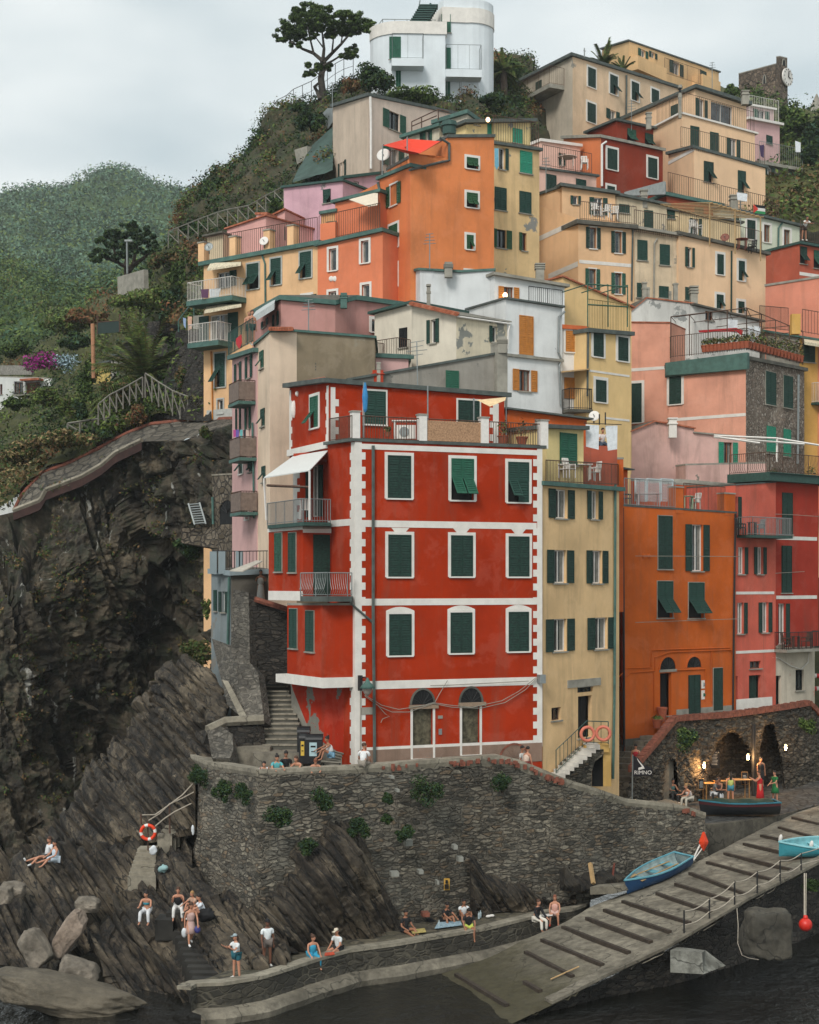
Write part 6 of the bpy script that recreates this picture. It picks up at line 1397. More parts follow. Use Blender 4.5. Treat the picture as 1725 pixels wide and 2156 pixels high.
m=MB();polywall(m,[WR('G',1300,1100,71.8),WR('G',1335,1110,71.6),WR('G',1450,1325,69.3),WR('G',1410,1335,69.4)],.8,CAPM)
polywall(m,[WR('G',1215,1400,68.5),WR('G',1320,1350,69),WR('G',1500,1325,69.2),WR('G',1545,1340,69.2),WR('G',1550,1480,68.8),WR('G',1360,1500,68),WR('G',1350,1420,68)],1.0,STD)
polywall(m,[WR('G',1210,1395,68),WR('G',1290,1370,68.4),WR('G',1360,1420,67.6),WR('G',1365,1510,67),WR('G',1345,1560,66.5),WR('G',1240,1560,67)],.8,STL)
m.tube([WR('G',1215,1395,68.2),WR('G',1320,1345,68.8),WR('G',1545,1332,68.9)],.22,CAPM,6)
single(m,'stair_parapet','low curved stone parapet with pale top at the foot of the steps','parapet',None)
st=thing('stone_stairs','long flight of worn stone steps climbing between the red house and the lane wall','stairs',WR('G',1620,1480,69))
m=MB()
for i in range(14):
 t_=i/13;y=1480-368*t_**.92;D=68.6+5.2*t_;a=WR('G',1535-5*t_,y,D);b=WR('G',1785-110*t_,y,D)
 m.hexa([a+V((0,0,-2)),b+V((0,0,-2)),b+V((0,3,-2)),a+V((0,3,-2)),a+V((0,0,-.06)),b+V((0,0,-.06)),b+V((0,3,-.06)),a+V((0,3,-.06))],M_CONCD);m.hexa([a+V((0,-.04,-.058)),b+V((0,-.04,-.058)),b+V((0,.5,-.058)),a+V((0,.5,-.058)),a+V((0,-.04,0)),b+V((0,-.04,0)),b+V((0,.5,0)),a+V((0,.5,0))],CAPM)  # risers painted darker and treads paler to bring out the step shading
part(m,'steps',None,st)
m=MB()
for y,D,x0,x1 in((1495,67.8,1360,1580),(1530,67.1,1480,1760)):a=WR('G',x0,y,D);b=WR('G',x1,y,D);m.hexa([a+V((0,0,-1)),b+V((0,0,-1)),b+V((0,2,-1)),a+V((0,2,-1)),a,b,b+V((0,2,0)),a+V((0,2,0))],TERR)
part(m,'landing',None,st)
# stairs cut in the foreground rock and upper pale steps
m=MB()
for i in range(9):
 t_=i/8;a=WR('J',1190-10+(-130)*t_,1430-470*t_+50,57.6+3.6*t_);w=2.6-1.2*t_
 x0,x1=1185-115*t_,1400-230*t_;y=1395-290*t_;D=57.2+3.6*t_;a=WR('J',x0,y,D);b=WR('J',x1,y,D)
 m.hexa([a+V((0,0,-1.4)),b+V((0,0,-1.4)),b+V((0,1.2,-1.4)),a+V((0,1.2,-1.4)),a,b,b+V((0,1.2,0)),a+V((0,1.2,0))],flat('dark_step','2b2925',.9,var=.3,scale=2))
for y,D,x0,x1 in((985,61.5,1030,1160),(1030,61,960,1070)):a=WR('J',x0,y,D);b=WR('J',x1,y,D);m.hexa([a+V((0,0,-.8)),b+V((0,0,-.8)),b+V((0,1.2,-.8)),a+V((0,1.2,-.8)),a,b,b+V((0,1.2,0)),a+V((0,1.2,0))],flat('dark_step','2b2925',.9,var=.3,scale=2))
single(m,'rock_steps','dark steps cut into the ribbed foreground rock down to the pier','steps',None)
m=MB()
for i in range(8):
 t_=i/7;x0=790+60*t_;y=760-170*t_;D=64.2+1.2*t_;a=WR('J',x0,y,D);b=WR('J',965,y,D)
 m.hexa([a+V((0,0,-.9)),b+V((0,0,-.9)),b+V((0,.8,-.9)),a+V((0,.8,-.9)),a,b,b+V((0,.8,0)),a+V((0,.8,0))],CAPM)
for i in range(6):
 t_=i/5;x0=975+120*t_;y=500-130*t_;D=66.3+1.5*t_;a=WR('J',x0,y,D);b=WR('J',x0+90,y,D)
 m.hexa([a+V((0,0,-.9)),b+V((0,0,-.9)),b+V((0,.8,-.9)),a+V((0,.8,-.9)),a,b,b+V((0,.8,0)),a+V((0,.8,0))],CAPM)
single(m,'concrete_steps','pale worn concrete steps beside the orange life ring on the rocks','steps',None)
# cafe wall: brick coped stone bank with arches below the orange house
cw=thing('arcade_wall','rubble stone bank with brick coping, dark arches and cafe niche under the orange house','wall',WZ(1500,1680,3.4))
SCW=stone('arcade_stone',['3f3a32','5d564a','787061','4a453d','887e6e'],'5a5347',2.1,5.2,bump=1.4)
top=[(1319,1660,78),(1330,1618,78.5),(1352,1592,79.5),(1378,1562,80.5),(1405,1528,81.7),(1420,1511,82.4),(1470,1507,83.8),(1530,1503,85.2),(1600,1494,86.8),(1660,1485,88),(1702,1478,89),(1716,1492,89.5),(1745,1530,90.5),(1800,1560,92)]
P0=px(top)
def archh(X): # height of the opening above the street along the wall
 h=0
 for c,w,hh in((1410,18,2.4),(1535,52,3.5),(1618,27,3.8)):
  q=(X-c)/w
  if abs(q)<1:h=max(h,hh*math.sqrt(1-q*q))
 return h
t1=resamp(P0,360);wallG=[];NVV=70
back_=V((.25,1,0)).normalized()
for j in range(NVV):
 row=[]
 for p in t1:
  zb3=3.0;z=p.z+(zb3-p.z)*j/(NVV-1);X=CX+p.x/p.y*F;h=archh(X)
  d=0 if z>3.9+h-.01 or h<=0 else min(2.4,(3.9+h-z)*12)
  row.append(V((p.x,p.y,z))+back_*d)
 wallG.append(row)
o,_=sheetobj('stonework',wallG,SCW,lambda p,u,v:.12*min(1,(lambda d:(d[1]-d[0])*3)(noise.voronoi(V((p.x*1.9,p.y*1.9,p.z*4.6)))[0]))+.15*fbm(p,.5,3),smooth=True);o.parent=cw;o.location=V(o.location)-WL[cw.name]
m=MB();q=resamp(px(top[1:]),150)
for i,(a,b)in enumerate(zip(q,q[1:])):
 c=(a+b)/2;d=(b-a);d=d*.42;n=V((d.y,-d.x,0)).normalized()*.2;u_=V((0,0,.08+.05*random.random()))
 m.hexa([c-d+n-V((0,0,.2)),c+d+n-V((0,0,.2)),c+d-n-V((0,0,.2)),c-d-n-V((0,0,.2)),c-d+n+u_,c+d+n+u_,c+d-n+u_,c-d-n+u_],M_BRICK)
part(m,'brick_coping',None,cw)
m=MB();pts=[V((p.x,p.y,p.z-.5))for p in resamp(px(top[5:]),20)]
for p,q in zip(pts,pts[1:]):m.face([p,q,q+V((-1,12,0)),p+V((-1,12,0))],TERR)
o=m.build('upper_lane',TERR);o['kind']='structure'
m=MB();pts=[V((p.x,p.y,p.z-.9))for p in resamp(px(top[:6]),12)]
for p,q in zip(pts,pts[1:]):z=max(p.z,q.z)-.1;m.hexa([V((p.x-.1,p.y+.2,z-3)),V((q.x,q.y+.2,z-3)),V((q.x-2.5,q.y+1.5,z-3)),V((p.x-2.6,p.y+1.5,z-3)),V((p.x-.1,p.y+.2,z)),V((q.x,q.y+.2,z)),V((q.x-2.5,q.y+1.5,z)),V((p.x-2.6,p.y+1.5,z))],TERR)
single(m,'lane_steps','worn steps behind the brick coping, climbing to the orange house doors','steps',None)
# outside stair of the narrow yellow house
ys=thing('outside_stair','white stepped outside stair with thin green railing in front of the narrow yellow house','stairs',W(1200,1630,69))
m=MB();n=9;A0=WR('I',155,1640,71.4);A1=WR('I',358,1475,73.0)
for i in range(n):
 p=A0.lerp(A1,i/(n-1));m.hexa([p+V((-.1,-.55,-.22)),p+V((.62,-.55,-.22)),p+V((.62,.7,-.22)),p+V((-.1,.7,-.22)),p+V((-.1,-.55,0)),p+V((.62,-.55,0)),p+V((.62,.7,0)),p+V((-.1,.7,0))],flat('marble_step','bdb7ad',.8,var=.15,scale=3))
part(m,'steps',None,ys)
m=MB();polywall(m,[WR('I',150,1665,71.4),WR('I',240,1600,71.5),WR('I',365,1510,72.6),WR('I',465,1508,72.8),WR('I',465,1540,72.8),WR('I',415,1580,72.8),WR('I',395,1640,72.8),WR('I',395,1725,72.8),WR('I',200,1725,71.8)],.9,STW);part(m,'base_wall',None,ys)
m=MB();a=WR('I',350,1482,72.6);b=WR('I',495,1478,73.2);m.hexa([a-V((0,.2,.35)),b-V((0,.2,.35)),b+V((0,1.2,-.35)),a+V((0,1.2,-.35)),a-V((0,.2,0)),b-V((0,.2,0)),b+V((0,1.2,0)),a+V((0,1.2,0))],plaster('cfa763'));
a=WR('I',462,1540,73.0);m.hexa([WR('I',462,1725,73.0),WR('I',510,1725,73.2),WR('I',510,1725,73.8),WR('I',462,1725,73.8),WR('I',462,1500,73.0),WR('I',505,1500,73.2),WR('I',505,1500,73.8),WR('I',462,1500,73.8)],plaster('cfa763'));part(m,'landing',None,ys)
m=MB();polywall(m,[WR('I',398,1725,73.3),WR('I',398,1610,73.3),WR('I',430,1530,73.3),WR('I',462,1520,73.3),WR('I',464,1725,73.3)],.1,M_DARK);part(m,'cellar_door',None,ys)
railing(ys,[A0+V((.2,-.5,0)),A1+V((0,-.5,.05)),WR('I',492,1478,72.9)],1.05,.3,M_COPD,r=.012)
# ---------------------------------------------------------------- vegetation
G1=leafmat('leaf_dark','17240f','2c3d1a');G2=leafmat('leaf_mid','2a3c1c','45592b');G3=leafmat('leaf_light','46592a','6b7a3d')
G4=leafmat('leaf_olive','3c3d22','5d5a36');G5=leafmat('leaf_dry','4f3f2a','7a6142');G6=leafmat('leaf_rust','5a3826','85583c');G7=leafmat('leaf_straw','7a6a48','9b8a62')
GB=leafmat('leaf_blue','22362a','3a5240')
MAG=leafmat('flower_magenta','7a1f62','a8388c');BLF=leafmat('flower_pale_blue','7f98a6','a9bcc4')
def rdir():
 z=random.uniform(-1,1);a=random.uniform(0,2*math.pi);r=math.sqrt(1-z*z);return V((r*math.cos(a),r*math.sin(a),z))
def leaves(mb,c,r,n,s,mats,shell=.45,up=.35):
 c=V(c)
 for _ in range(n):
  d=rdir();q=shell+(1-shell)*random.random()**.6;p=c+V((d.x*r[0],d.y*r[1],d.z*r[2]))*q
  nn=(d+rdir()*.9+V((0,0,up))).normalized();a=nn.cross(rdir())
  if a.length<.05:continue
  a.normalize();b=nn.cross(a);k=s*random.uniform(.55,1.25);w=k*random.uniform(.35,.6)
  mb.face([p-a*k*.5,p+b*w*.5,p+a*k*.5,p-b*w*.5],random.choice(mats))
def bush(reg,x,y,rx,ry,D,n,s,mats,name,label,cat='bush',group=None,subs=7,dz=1.0,stem=True):
 subs+=4
 o=REG[reg][2];k=D/F;rx*=o*k;ry*=o*k;c=WR(reg,x,y,D);m=MB()
 for i in range(subs):
  a=random.uniform(0,2*math.pi);q=random.uniform(.1,.8);cc=c+V((math.cos(a)*rx*q,random.uniform(-.4,.4)*rx*dz,math.sin(a)*ry*q));f=random.uniform(.28,.6)
  leaves(m,cc,(rx*f,rx*f*dz,ry*f),n//subs,s,mats)
 if stem:
  for i in range(3):m.tube([c-V((0,-.2,ry*.9)),c+V((random.uniform(-.4,.4)*rx,0,ry*.2))],.04,M_TIMBER,4)
 return single(m,name,label,cat,None,group)
M_TIMBER=flat('bark','3b3128',.95,var=.3)
def scatter(P,n,r,k,s,mats,region,name,label,squash=.7,cat=None):
 m=MB();nv,nu=len(P),len(P[0]);done=0;tries=0
 while done<n and tries<n*40:
  tries+=1;j=random.randrange(nv);i=random.randrange(nu);p=P[j][i];X=CX+p.x/p.y*F;Y=HY-(p.z-CZ)/p.y*F
  mm=region(X,Y)
  if not mm:continue
  done+=1;rr=r*random.uniform(.5,1.4);leaves(m,p+V((0,0,rr*.3)),(rr,rr,rr*squash),int(k*random.uniform(.6,1.3)),s,mm,.3)
 o=m.build(name,None);o['kind']='stuff';o['label']=label;return o
GF1=leafmat('leaf_hazed','35503f','4f6b52');GF2=leafmat('leaf_hazed_light','4d6853','68806a');FRm=[GF1,GF1,GF2,G3];DK=[G1,G1,G2,GB];MDm=[G1,G2,G2,G3];LTm=[G2,G3,G3,G4];BR=[G5,G6,G4,G5];DRY=[G5,G7,G4,G2]  # paler, bluer far leaf colours carry painted distance haze
def nz2(X,Y,s):return noise.noise(V((X*s,Y*s,3)))
def reg_ns(X,Y):
 if not(-40<X<500 and 500<Y<1080):return None
 a=nz2(X,Y,.012)
 if Y>960:return DRY if a>-.05 else BR+[G4]
 return LTm if a>.15 else(BR if a<-.38 else(DK if a<-.05 else MDm))
scatter(NS,1500,1.1,38,.34,None,reg_ns,'slope_scrub','tangled green scrub over the slope left of the village')
def reg_ph(X,Y):
 if X<370 or X>1130 or Y<120 or Y>570:return None
 if 700<X<1040 and Y>262:return None
 a=nz2(X,Y,.02)
 return DK+[G2]if a>-.05 else(BR+[G6]if a<-.30 else[G2,G4,G5,G3])
scatter(PH,3300,.75,30,.27,None,reg_ph,'hillside_scrub','brown and dark green scrub on the steep hillside below the tall pine')
def reg_rs(X,Y):return(MDm if Y<360 else[G2,G4,G5,G3])if 1560<X<1760 and 190<Y<480 else None
scatter(RS,300,1.3,40,.45,None,reg_rs,'terraced_scrub','scrub and trees on the slope at the upper right edge')
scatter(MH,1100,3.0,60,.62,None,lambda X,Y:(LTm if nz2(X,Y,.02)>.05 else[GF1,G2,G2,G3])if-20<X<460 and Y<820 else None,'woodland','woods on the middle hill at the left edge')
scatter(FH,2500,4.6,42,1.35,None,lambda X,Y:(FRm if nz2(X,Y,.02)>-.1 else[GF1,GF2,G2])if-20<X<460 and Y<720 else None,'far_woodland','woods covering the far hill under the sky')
m=MB()
for x,y,rx,ry in((188,402,20,17),(216,398,16,15),(239,392,16,15),(262,400,18,13),(283,404,17,14),(25,428,12,8),(60,430,20,7),(90,432,14,6),(125,434,12,7),(330,414,14,6),(348,416,4,9),(382,420,12,8),(402,428,12,6),(170,425,12,8)):
 c=W(x,y,625);k=625/F;leaves(m,c,(rx*k,rx*k,ry*k),420,1.7,DK,.5)
o=m.build('ridge_trees',None);o['kind']='stuff';o['label']='row of distant tree crowns on the far ridge'
# cliff plants
def reg_cl(X,Y):
 a=nz2(X,Y,.02);return([G4,G5,G2]if a>.1 else None)if 0<X<440 and 950<Y<1700 else None
scatter(CL,420,.45,22,.22,None,reg_cl,'cliff_tufts','small dry tufts growing on the dark cliff')
# tall stone pine on the hilltop
pine=thing('stone_pine','tall pine with a broad airy crown on the hilltop left of the white villa','tree',WR('B',405,730,129),None)
def limb(m,pts,r0,r1,D,jit=.5):
 q=[WR('B',x,y,D+random.uniform(-jit,jit)*i)for i,(x,y)in enumerate(pts)];n=len(q)
 m.tube(q,[r0+(r1-r0)*i/(n-1)for i in range(n)],M_TIMB2,7)
M_TIMB2=flat('pine_bark','4d463f',.95,var=.3)
m=MB()
for pts,a,b in(([(412,740),(398,660),(396,590),(388,520),(398,450),(400,400)],.62,.40),([(380,650),(362,600),(345,570),(372,545)],.34,.16),([(400,400),(340,350),(265,320),(200,280),(150,230)],.32,.07),([(400,400),(408,320),(398,230),(380,120)],.30,.06),
    ([(402,410),(460,350),(520,290),(580,220),(650,165)],.32,.07),([(402,430),(470,395),(540,350),(590,330)],.2,.05),([(340,350),(320,270),(300,180),(250,110)],.18,.05),([(460,350),(470,250),(490,150)],.16,.05),([(398,480),(430,450),(440,430)],.12,.05),([(392,500),(350,470),(320,460)],.12,.05),
    ([(265,320),(230,260),(200,180)],.12,.04),([(520,290),(530,220),(560,140)],.13,.04),([(580,220),(640,210),(690,180)],.1,.03),([(408,320),(350,240),(330,150)],.12,.04),([(398,260),(440,190),(450,120)],.1,.03)):
 limb(m,pts,a*.55,b*.6,129)
part(m,'trunk',None,pine)
m=MB();PN=[G2,G2,G3,G1,G2]
for x,y,rx,ry,dd in((140,225,55,38,0),(190,170,60,45,2),(250,110,65,45,0),(315,60,75,42,2),(385,75,60,40,-2),(330,130,70,42,-2),(450,120,55,35,1),(400,170,65,38,0),(240,210,60,40,-1),(300,235,45,28,1),(520,120,60,35,-2),(590,105,60,32,2),(660,140,55,30,0),(705,165,35,20,0),
      (570,175,65,32,0),(630,205,50,25,1),(500,205,50,26,2),(590,325,38,32,0),(560,370,45,18,1),(610,355,22,20,0),(340,440,48,28,0),(425,440,32,25,1),(315,485,38,18,0),(225,285,38,24,0),(120,260,32,16,0),(450,235,38,18,0),(360,105,70,40,1),(280,155,70,40,2),(430,60,40,24,0),(545,85,60,25,0),(200,230,55,32,1),(355,205,50,28,0),(470,165,50,30,-1),(620,175,55,26,0),(540,215,45,22,1),(160,175,40,30,0),(240,70,40,28,0),(680,195,35,18,0)):
 k=.32*129/F
 for _ in range(12):
  cx_,cy_=x+random.uniform(-.95,.95)*rx,y+random.uniform(-.9,.8)*ry;leaves(m,WR('B',cx_,cy_,129+dd*.8+random.uniform(-1.6,1.6)),(rx*k*.45,rx*k*.5,ry*k*.38),120,.22,PN,.05,.8)
part(m,'crown',None,pine)
# umbrella pine lower on the slope
up_=thing('umbrella_pine','dark round umbrella pine beside the lamp post on the slope','tree',WR('A',745,1610,138),None)
m=MB()
for pts,a,b in(([(748,1640),(742,1590),(735,1560),(690,1535),(620,1510)],.35,.08),([(742,1590),(780,1550),(840,1510),(880,1470)],.3,.07),([(735,1560),(745,1500),(750,1420)],.22,.06),([(780,1550),(790,1480),(820,1400)],.2,.05),([(690,1535),(670,1470),(650,1400)],.16,.05)):
 q=[WR('A',x,y,138+random.uniform(-.5,.5)*i)for i,(x,y)in enumerate(pts)];m.tube(q,[a+(b-a)*i/(len(q)-1)for i in range(len(q))],M_TIMBER,6)
part(m,'trunk',None,up_)
m=MB()
for x,y,rx,ry in((580,1490,50,28),(620,1430,55,40),(640,1380,50,38),(700,1360,60,42),(755,1325,48,30),(810,1350,55,36),(860,1370,50,38),(880,1430,42,40),(700,1430,75,45),(780,1420,75,50),(840,1460,55,38),(650,1490,60,28),(730,1490,55,22),(900,1480,25,25),(560,1520,28,14)):
 k=.36*138/F
 for _ in range(9):leaves(m,WR('A',x+random.uniform(-1,1)*rx,y+random.uniform(-.9,.8)*ry,138+random.uniform(-2.5,2.5)),(rx*k*.38,rx*k*.5,ry*k*.34),80,.34,[G1,G1,G2,GB],.1,.6)
part(m,'crown',None,up_)
# single bushes
B_=[('D',490,880,75,130,108,2600,.3,MDm,'tall dark green bush right of the orange pole'),('D',480,1050,45,60,104,900,.28,DK,'small dark bush below the tall one by the orange pole'),('D',820,410,190,80,122,3600,.36,LTm,'wide bright green bush on the slope under the umbrella pine'),
 ('D',1010,440,120,110,118,3000,.36,DK,'dark tree mass touching the yellow house at the village edge'),('D',520,515,150,55,128,1800,.34,[G6,G5,G4],'rust brown bush in the middle of the left slope'),('D',380,560,150,60,130,2000,.36,LTm,'light green bush left of the rust brown one'),
 ('D',90,690,90,60,135,1400,.36,MDm,'round green bush above the white cottage'),('D',440,650,120,60,120,1700,.34,DK,'dark green bush above the magenta flowers'),('D',290,980,90,60,112,1500,.3,LTm,'light green bush right of the white cottage'),('D',100,1020,90,40,118,1300,.3,MDm,'low green bush in front of the white cottage'),
 ('D',390,1040,70,60,106,1200,.28,LTm,'pale dry bush below the fence end'),('D',700,940,130,60,104,1500,.28,[G4,G2,G5],'olive bush behind the wooden fence'),('D',800,1090,60,70,101.5,1100,.24,BR,'brown bush inside the bend of the wooden fence'),('D',1060,880,45,110,101,900,.26,[G2,G4,G5],'trailing creeper on the rock beside the yellow house'),
 ('D',350,1230,200,55,103.5,2200,.3,DRY,'dry straw coloured thicket above the stone path'),('D',120,1300,140,90,104.5,2400,.3,DRY,'dry brown reeds at the left edge above the path'),('D',620,1190,50,35,103,600,.26,DK,'dark shrub at the end of the path parapet'),('A',960,1520,100,60,128,1500,.34,[G4,G5,G2],'greyish bush right of the umbrella pine'),('A',1060,1600,90,80,122,1500,.34,MDm,'green bush beside the upper fence at the village edge'),
 ('B',745,515,115,90,124,2800,.36,DK,'dense dark tree in front of the white villa left part'),('B',590,570,75,60,124,1100,.34,BR,'brown withered bush beside the dark tree by the villa'),('B',1030,640,190,55,121,2800,.34,MDm,'long green hedge under the white villa'),('B',1500,670,120,55,123,1700,.34,DK,'dark green bush right of the white villa foot'),('B',1600,480,100,110,134,2600,.4,MDm,'leafy tree between the white villa and the pale beige house'),
 ('B',250,700,60,40,127,800,.32,DK,'dark bush on the hill edge left of the tall pine'),('B',320,790,90,90,120,1800,.32,DK,'dark scrub tree left of the plain beige block'),('A',1270,1080,38,52,126,800,.34,DK,'lone round bush on the hill outline above the path fence'),('A',1120,1330,75,50,122,1100,.32,DK,'dark bush behind the slanting timber fence'),('B',90,1350,50,70,108,900,.28,MDm,'green shrub left of the lilac house'),
 ('C',1265,478,55,35,158,1000,.45,MDm,'green bush left of the castle'),('C',1600,640,105,75,150,2400,.5,MDm,'dense tree below the castle'),('C',1690,700,60,100,148,2000,.5,DK,'dark tree at the upper right edge'),('C',1680,820,60,60,140,1400,.45,DK,'dark bush above the terraced slope at the right edge'),
 ('G',1110,330,90,60,89,1600,.24,DK,'dark bush on the cliff left of the blue grey house'),('G',1150,940,90,75,80,1600,.22,[G4,G2,G4],'olive bush hanging over the ribbed rock below the blue grey house'),('G',1210,680,30,60,80,500,.2,LTm,'ivy beside the blue grey house'),('D',1210,1190,40,45,93,500,.22,[G4,G2],'small bush on top of the path end wall')]
for b in B_:bush(*b[:9],'bush',b[9],'bush')
WBs=[('K',110,360,66,50,61.6,'leftmost bush on the harbour wall face'),('K',355,262,58,62,62.8,'round bush high on the harbour wall under the dustbins'),('K',970,212,80,68,65.2,'largest bush on the harbour wall, under the arched doors'),('K',1408,175,50,60,67.0,'bush on the harbour wall near its bend at the right'),('K',560,440,60,52,63.2,'bush on top of the ribbed rock under the wall'),('K',268,545,58,42,61.5,'bush low on the wall at the left of the ribbed rock'),
 ('K',832,468,44,38,64.2,'small bush right of the ribbed rock'),('K',738,258,24,26,64.2,'tiny tuft high on the middle of the harbour wall'),('K',730,380,26,26,64.0,'tiny tuft above the ribbed rock tip'),('J',1235,140,45,60,67.0,'trailing bush on the left flank of the harbour wall'),('J',1372,225,52,62,64.6,'round bush left of the harbour wall corner'),('J',1512,238,50,55,62.6,'round bush just at the harbour wall corner')]
for r_,x,y,a,b,D,lb in WBs:bush(r_,x,y,a*1.3,b*1.25,D-.65,2200,.11,[G1,G1,G2,GB],'wall_bush',lb,'bush','bushes growing from the harbour wall',dz=.7)
bush('I',950,1432,78,78,76.0,1900,.16,[G1,G2,G3,GB],'wall_bush','big grey green bush above the cafe arch','bush',dz=.6);bush('I',1655,1370,50,55,82.8,1100,.16,[G1,G2,G3],'wall_bush','bush high on the arcade wall near its right end','bush',dz=.6);bush('L',1700,770,60,40,66.6,800,.14,[G1,G2],'wall_bush','small bush on the slipway side wall at the right edge','bush',dz=.6)
m=MB()
for i in range(16):a=random.uniform(160,410);leaves(m,WR('D',a,762-(a-280)*.12+random.uniform(-25,25),117+random.uniform(-1,1)),(.9,.8,.5),150,.24,[MAG,MAG,G2],.1)
single(m,'bougainvillea','magenta bougainvillea spilling over the slope above the white cottage','flowering bush',None)
m=MB()
for i in range(7):leaves(m,WR('D',random.uniform(320,430),random.uniform(755,810),116),(.7,.7,.5),140,.2,[BLF,BLF,G2],.1)
single(m,'plumbago','pale blue flowering bush beside the magenta one','flowering bush',None)
def palm(reg,x,y,D,L_,n,label,base=1.0,low=-.5):
 c=WR(reg,x,y,D);o=thing('palm_tree',label,'palm',c-V((0,0,base)));m=MB();m.tube([c-V((0,0,base)),c],[.35,.3],M_TIMBER,8);part(m,'trunk',None,o);m=MB()
 for i in range(n):
  a=random.uniform(0,2*math.pi);e=random.uniform(low,1.35);l=L_*random.uniform(.75,1.1);pts=[]
  for k in range(9):
   t_=k/8;r=l*t_*math.cos(e)*(1);z=l*t_*math.sin(e)-.42*l*t_*t_*math.cos(e)*1.0;pts.append(c+V((math.cos(a)*r,math.sin(a)*r,z)))
  m.tube(pts,.025,G4,3,False)
  for k in range(1,9):
   d=(pts[k]-pts[k-1]).normalized();s_=d.cross(V((0,0,1)))
   if s_.length<.1:s_=V((1,0,0))
   s_.normalize()
   for h in range(3):
    p=pts[k-1].lerp(pts[k],h/3)
    for sg in(-1,1):
     t2=p+s_*sg*l*.17*(1-.5*k/8)+d*l*.1-V((0,0,l*.05));m.face([p,p+d*.13,t2],random.choice([G2,G3,G4]))
 part(m,'fronds',None,o);return o
palm('D',850,860,106,4.6,60,'large dusty palm with drooping fronds beside the rock spur',2,-.3);palm('C',590,345,146,3.0,34,'palm behind the ridge of the pale beige house',2);palm('C',690,372,146,1.8,20,'small palm behind the roof, right of the bigger palm',1)
palm('B',1590,470,131,2.0,22,'small palm in front of the leafy tree right of the villa',3)
# fences, poles
def fence(name,label,reg,pts,D,step,h,mat=None,diag=True,r=.07):
 m=MB();mat=mat or flat('grey_timber','7a766d',.9,var=.2);P=resamp([WR(reg,x,y,d)for(x,y),d in zip(pts,D)],max(2,step+1))
 for i,p in enumerate(P):
  m.bar(p,p+V((0,0,h)),r*1.4,mat)
  if i<len(P)-1:
   q=P[i+1];m.bar(p+V((0,0,h)),q+V((0,0,h)),r*1.5,mat)
   if diag:m.bar(p+V((0,0,h*.9)),q+V((0,0,h*.1)),r*1.2,mat)
   else:m.bar(p+V((0,0,h*.5)),q+V((0,0,h*.5)),r,mat)
 return single(m,name,label,'fence',None)
fence('timber_fence','grey timber fence with diagonal rails, its peak in front of the palm','D',[(575,1145),(640,1090),(740,1040),(835,985)],(101.5,)*4,7,1.35,None,True,.05)
fence('timber_fence','grey timber fence stepping down right from the peak to the rock','D',[(850,985),(930,1040),(1010,1090),(1100,1125)],(101,100.5,100,99.5),6,1.6,None,True,.05)
fence('timber_fence','low timber fence half hidden in the dry thicket by the path','D',[(395,1200),(545,1178),(690,1160)],(105,105,105),4,.75)
fence('timber_fence','long slanting timber fence behind the rooftop at the top of the lane','A',[(985,1450),(1160,1380),(1300,1330),(1460,1300),(1560,1240),(1660,1190)],(118,117,116,115,114,113),12,1.25,None,True,.045)
fence('wire_fence','thin wire fence on the skyline left of the villa','B',[(100,790),(150,770),(205,720),(320,670),(430,590),(510,530),(600,500)],(131,)*7,9,1.7,flat('fence_post','6a6a68',.8),False,.03)
def pole(reg,x0,y0,x1,y1,D,r,mat,name,label,cat):m=MB();m.tube([WR(reg,x0,y0,D),WR(reg,x1,y1,D)],r,mat,8);return single(m,name,label,cat,None)
pole('D',548,870,542,552,106,.14,flat('orange_pole','a8795a',.9),'wooden_pole','tall orange brown wooden pole standing in the slope left of the palm','pole')
m=MB();m.tube([WR('A',745,1600,134),WR('A',743,1415,134),WR('A',745,1405,134),WR('A',760,1406,134)],.09,M_GALV,6);m.box(WR('A',752,1408,134),(.32,.15,.08),M_GALV);single(m,'street_lamp','slim grey street lamp in front of the umbrella pine','street lamp',None)
m=MB();m.tube([W(305,410,620),W(305,383,620)],.3,M_GALV,4);m.bar(W(302,390,620),W(308,390,620),.4,M_GALV);single(m,'pylon','tiny pylon on the far ridge','pylon',None)
m=MB();polywall(m,[WR('A',686,1620,130),WR('A',840,1575,126),WR('A',845,1700,126),WR('A',690,1740,130)],.4,M_CONC);single(m,'road_parapet','pale road parapet under the street lamp','parapet',None)
# rock spur with wall beside the yellow house, and small huts
G=grid([[WR('D',a,b,d)for a,b,d in r]for r in([(1020,600,106),(1100,585,104),(1190,590,102),(1215,600,100)],[(960,900,105),(1020,850,103),(1130,850,100),(1215,850,99)],[(930,1100,103),(1020,1110,101),(1130,1120,99),(1225,1120,97)])],60,70)
o,_=sheetobj('rock_spur',G,STD,lambda p,u,v:.8*fbm(p,.35,4)+.2*fbm(p,1.5,3));o['kind']='structure'
m=MB();polywall(m,[WR('D',700,690,112),WR('D',760,640,112),WR('D',860,610,111),WR('D',1020,690,108),WR('D',960,740,108),WR('D',700,760,112)],1,STD);single(m,'garden_wall','dark rubble garden wall behind the palm fronds','wall',None)
for a,b,lb in(((570,610),(700,600),'dark green netting panel right of the orange brown pole'),((970,700),(1040,600),'dark green netting panel beside the rock spur')):
 m=MB();p,q=WR('D',*a,113),WR('D',*b,112)
 m.hexa([p,q,q+V((0,.08,0)),p+V((0,.08,0)),p+V((0,0,.8)),q+V((0,0,.8)),q+V((0,.08,.8)),p+V((0,.08,.8))],flat('green_netting','263632',.9));m.bar(p,p+V((0,0,1.3)),.08,M_RUST);m.bar(q,q+V((0,0,1.3)),.08,M_RUST);m.bar(p+V((0,0,.82)),q+V((0,0,.82)),.05,M_RUST)
 single(m,'netting_fence',lb,'fence',None)
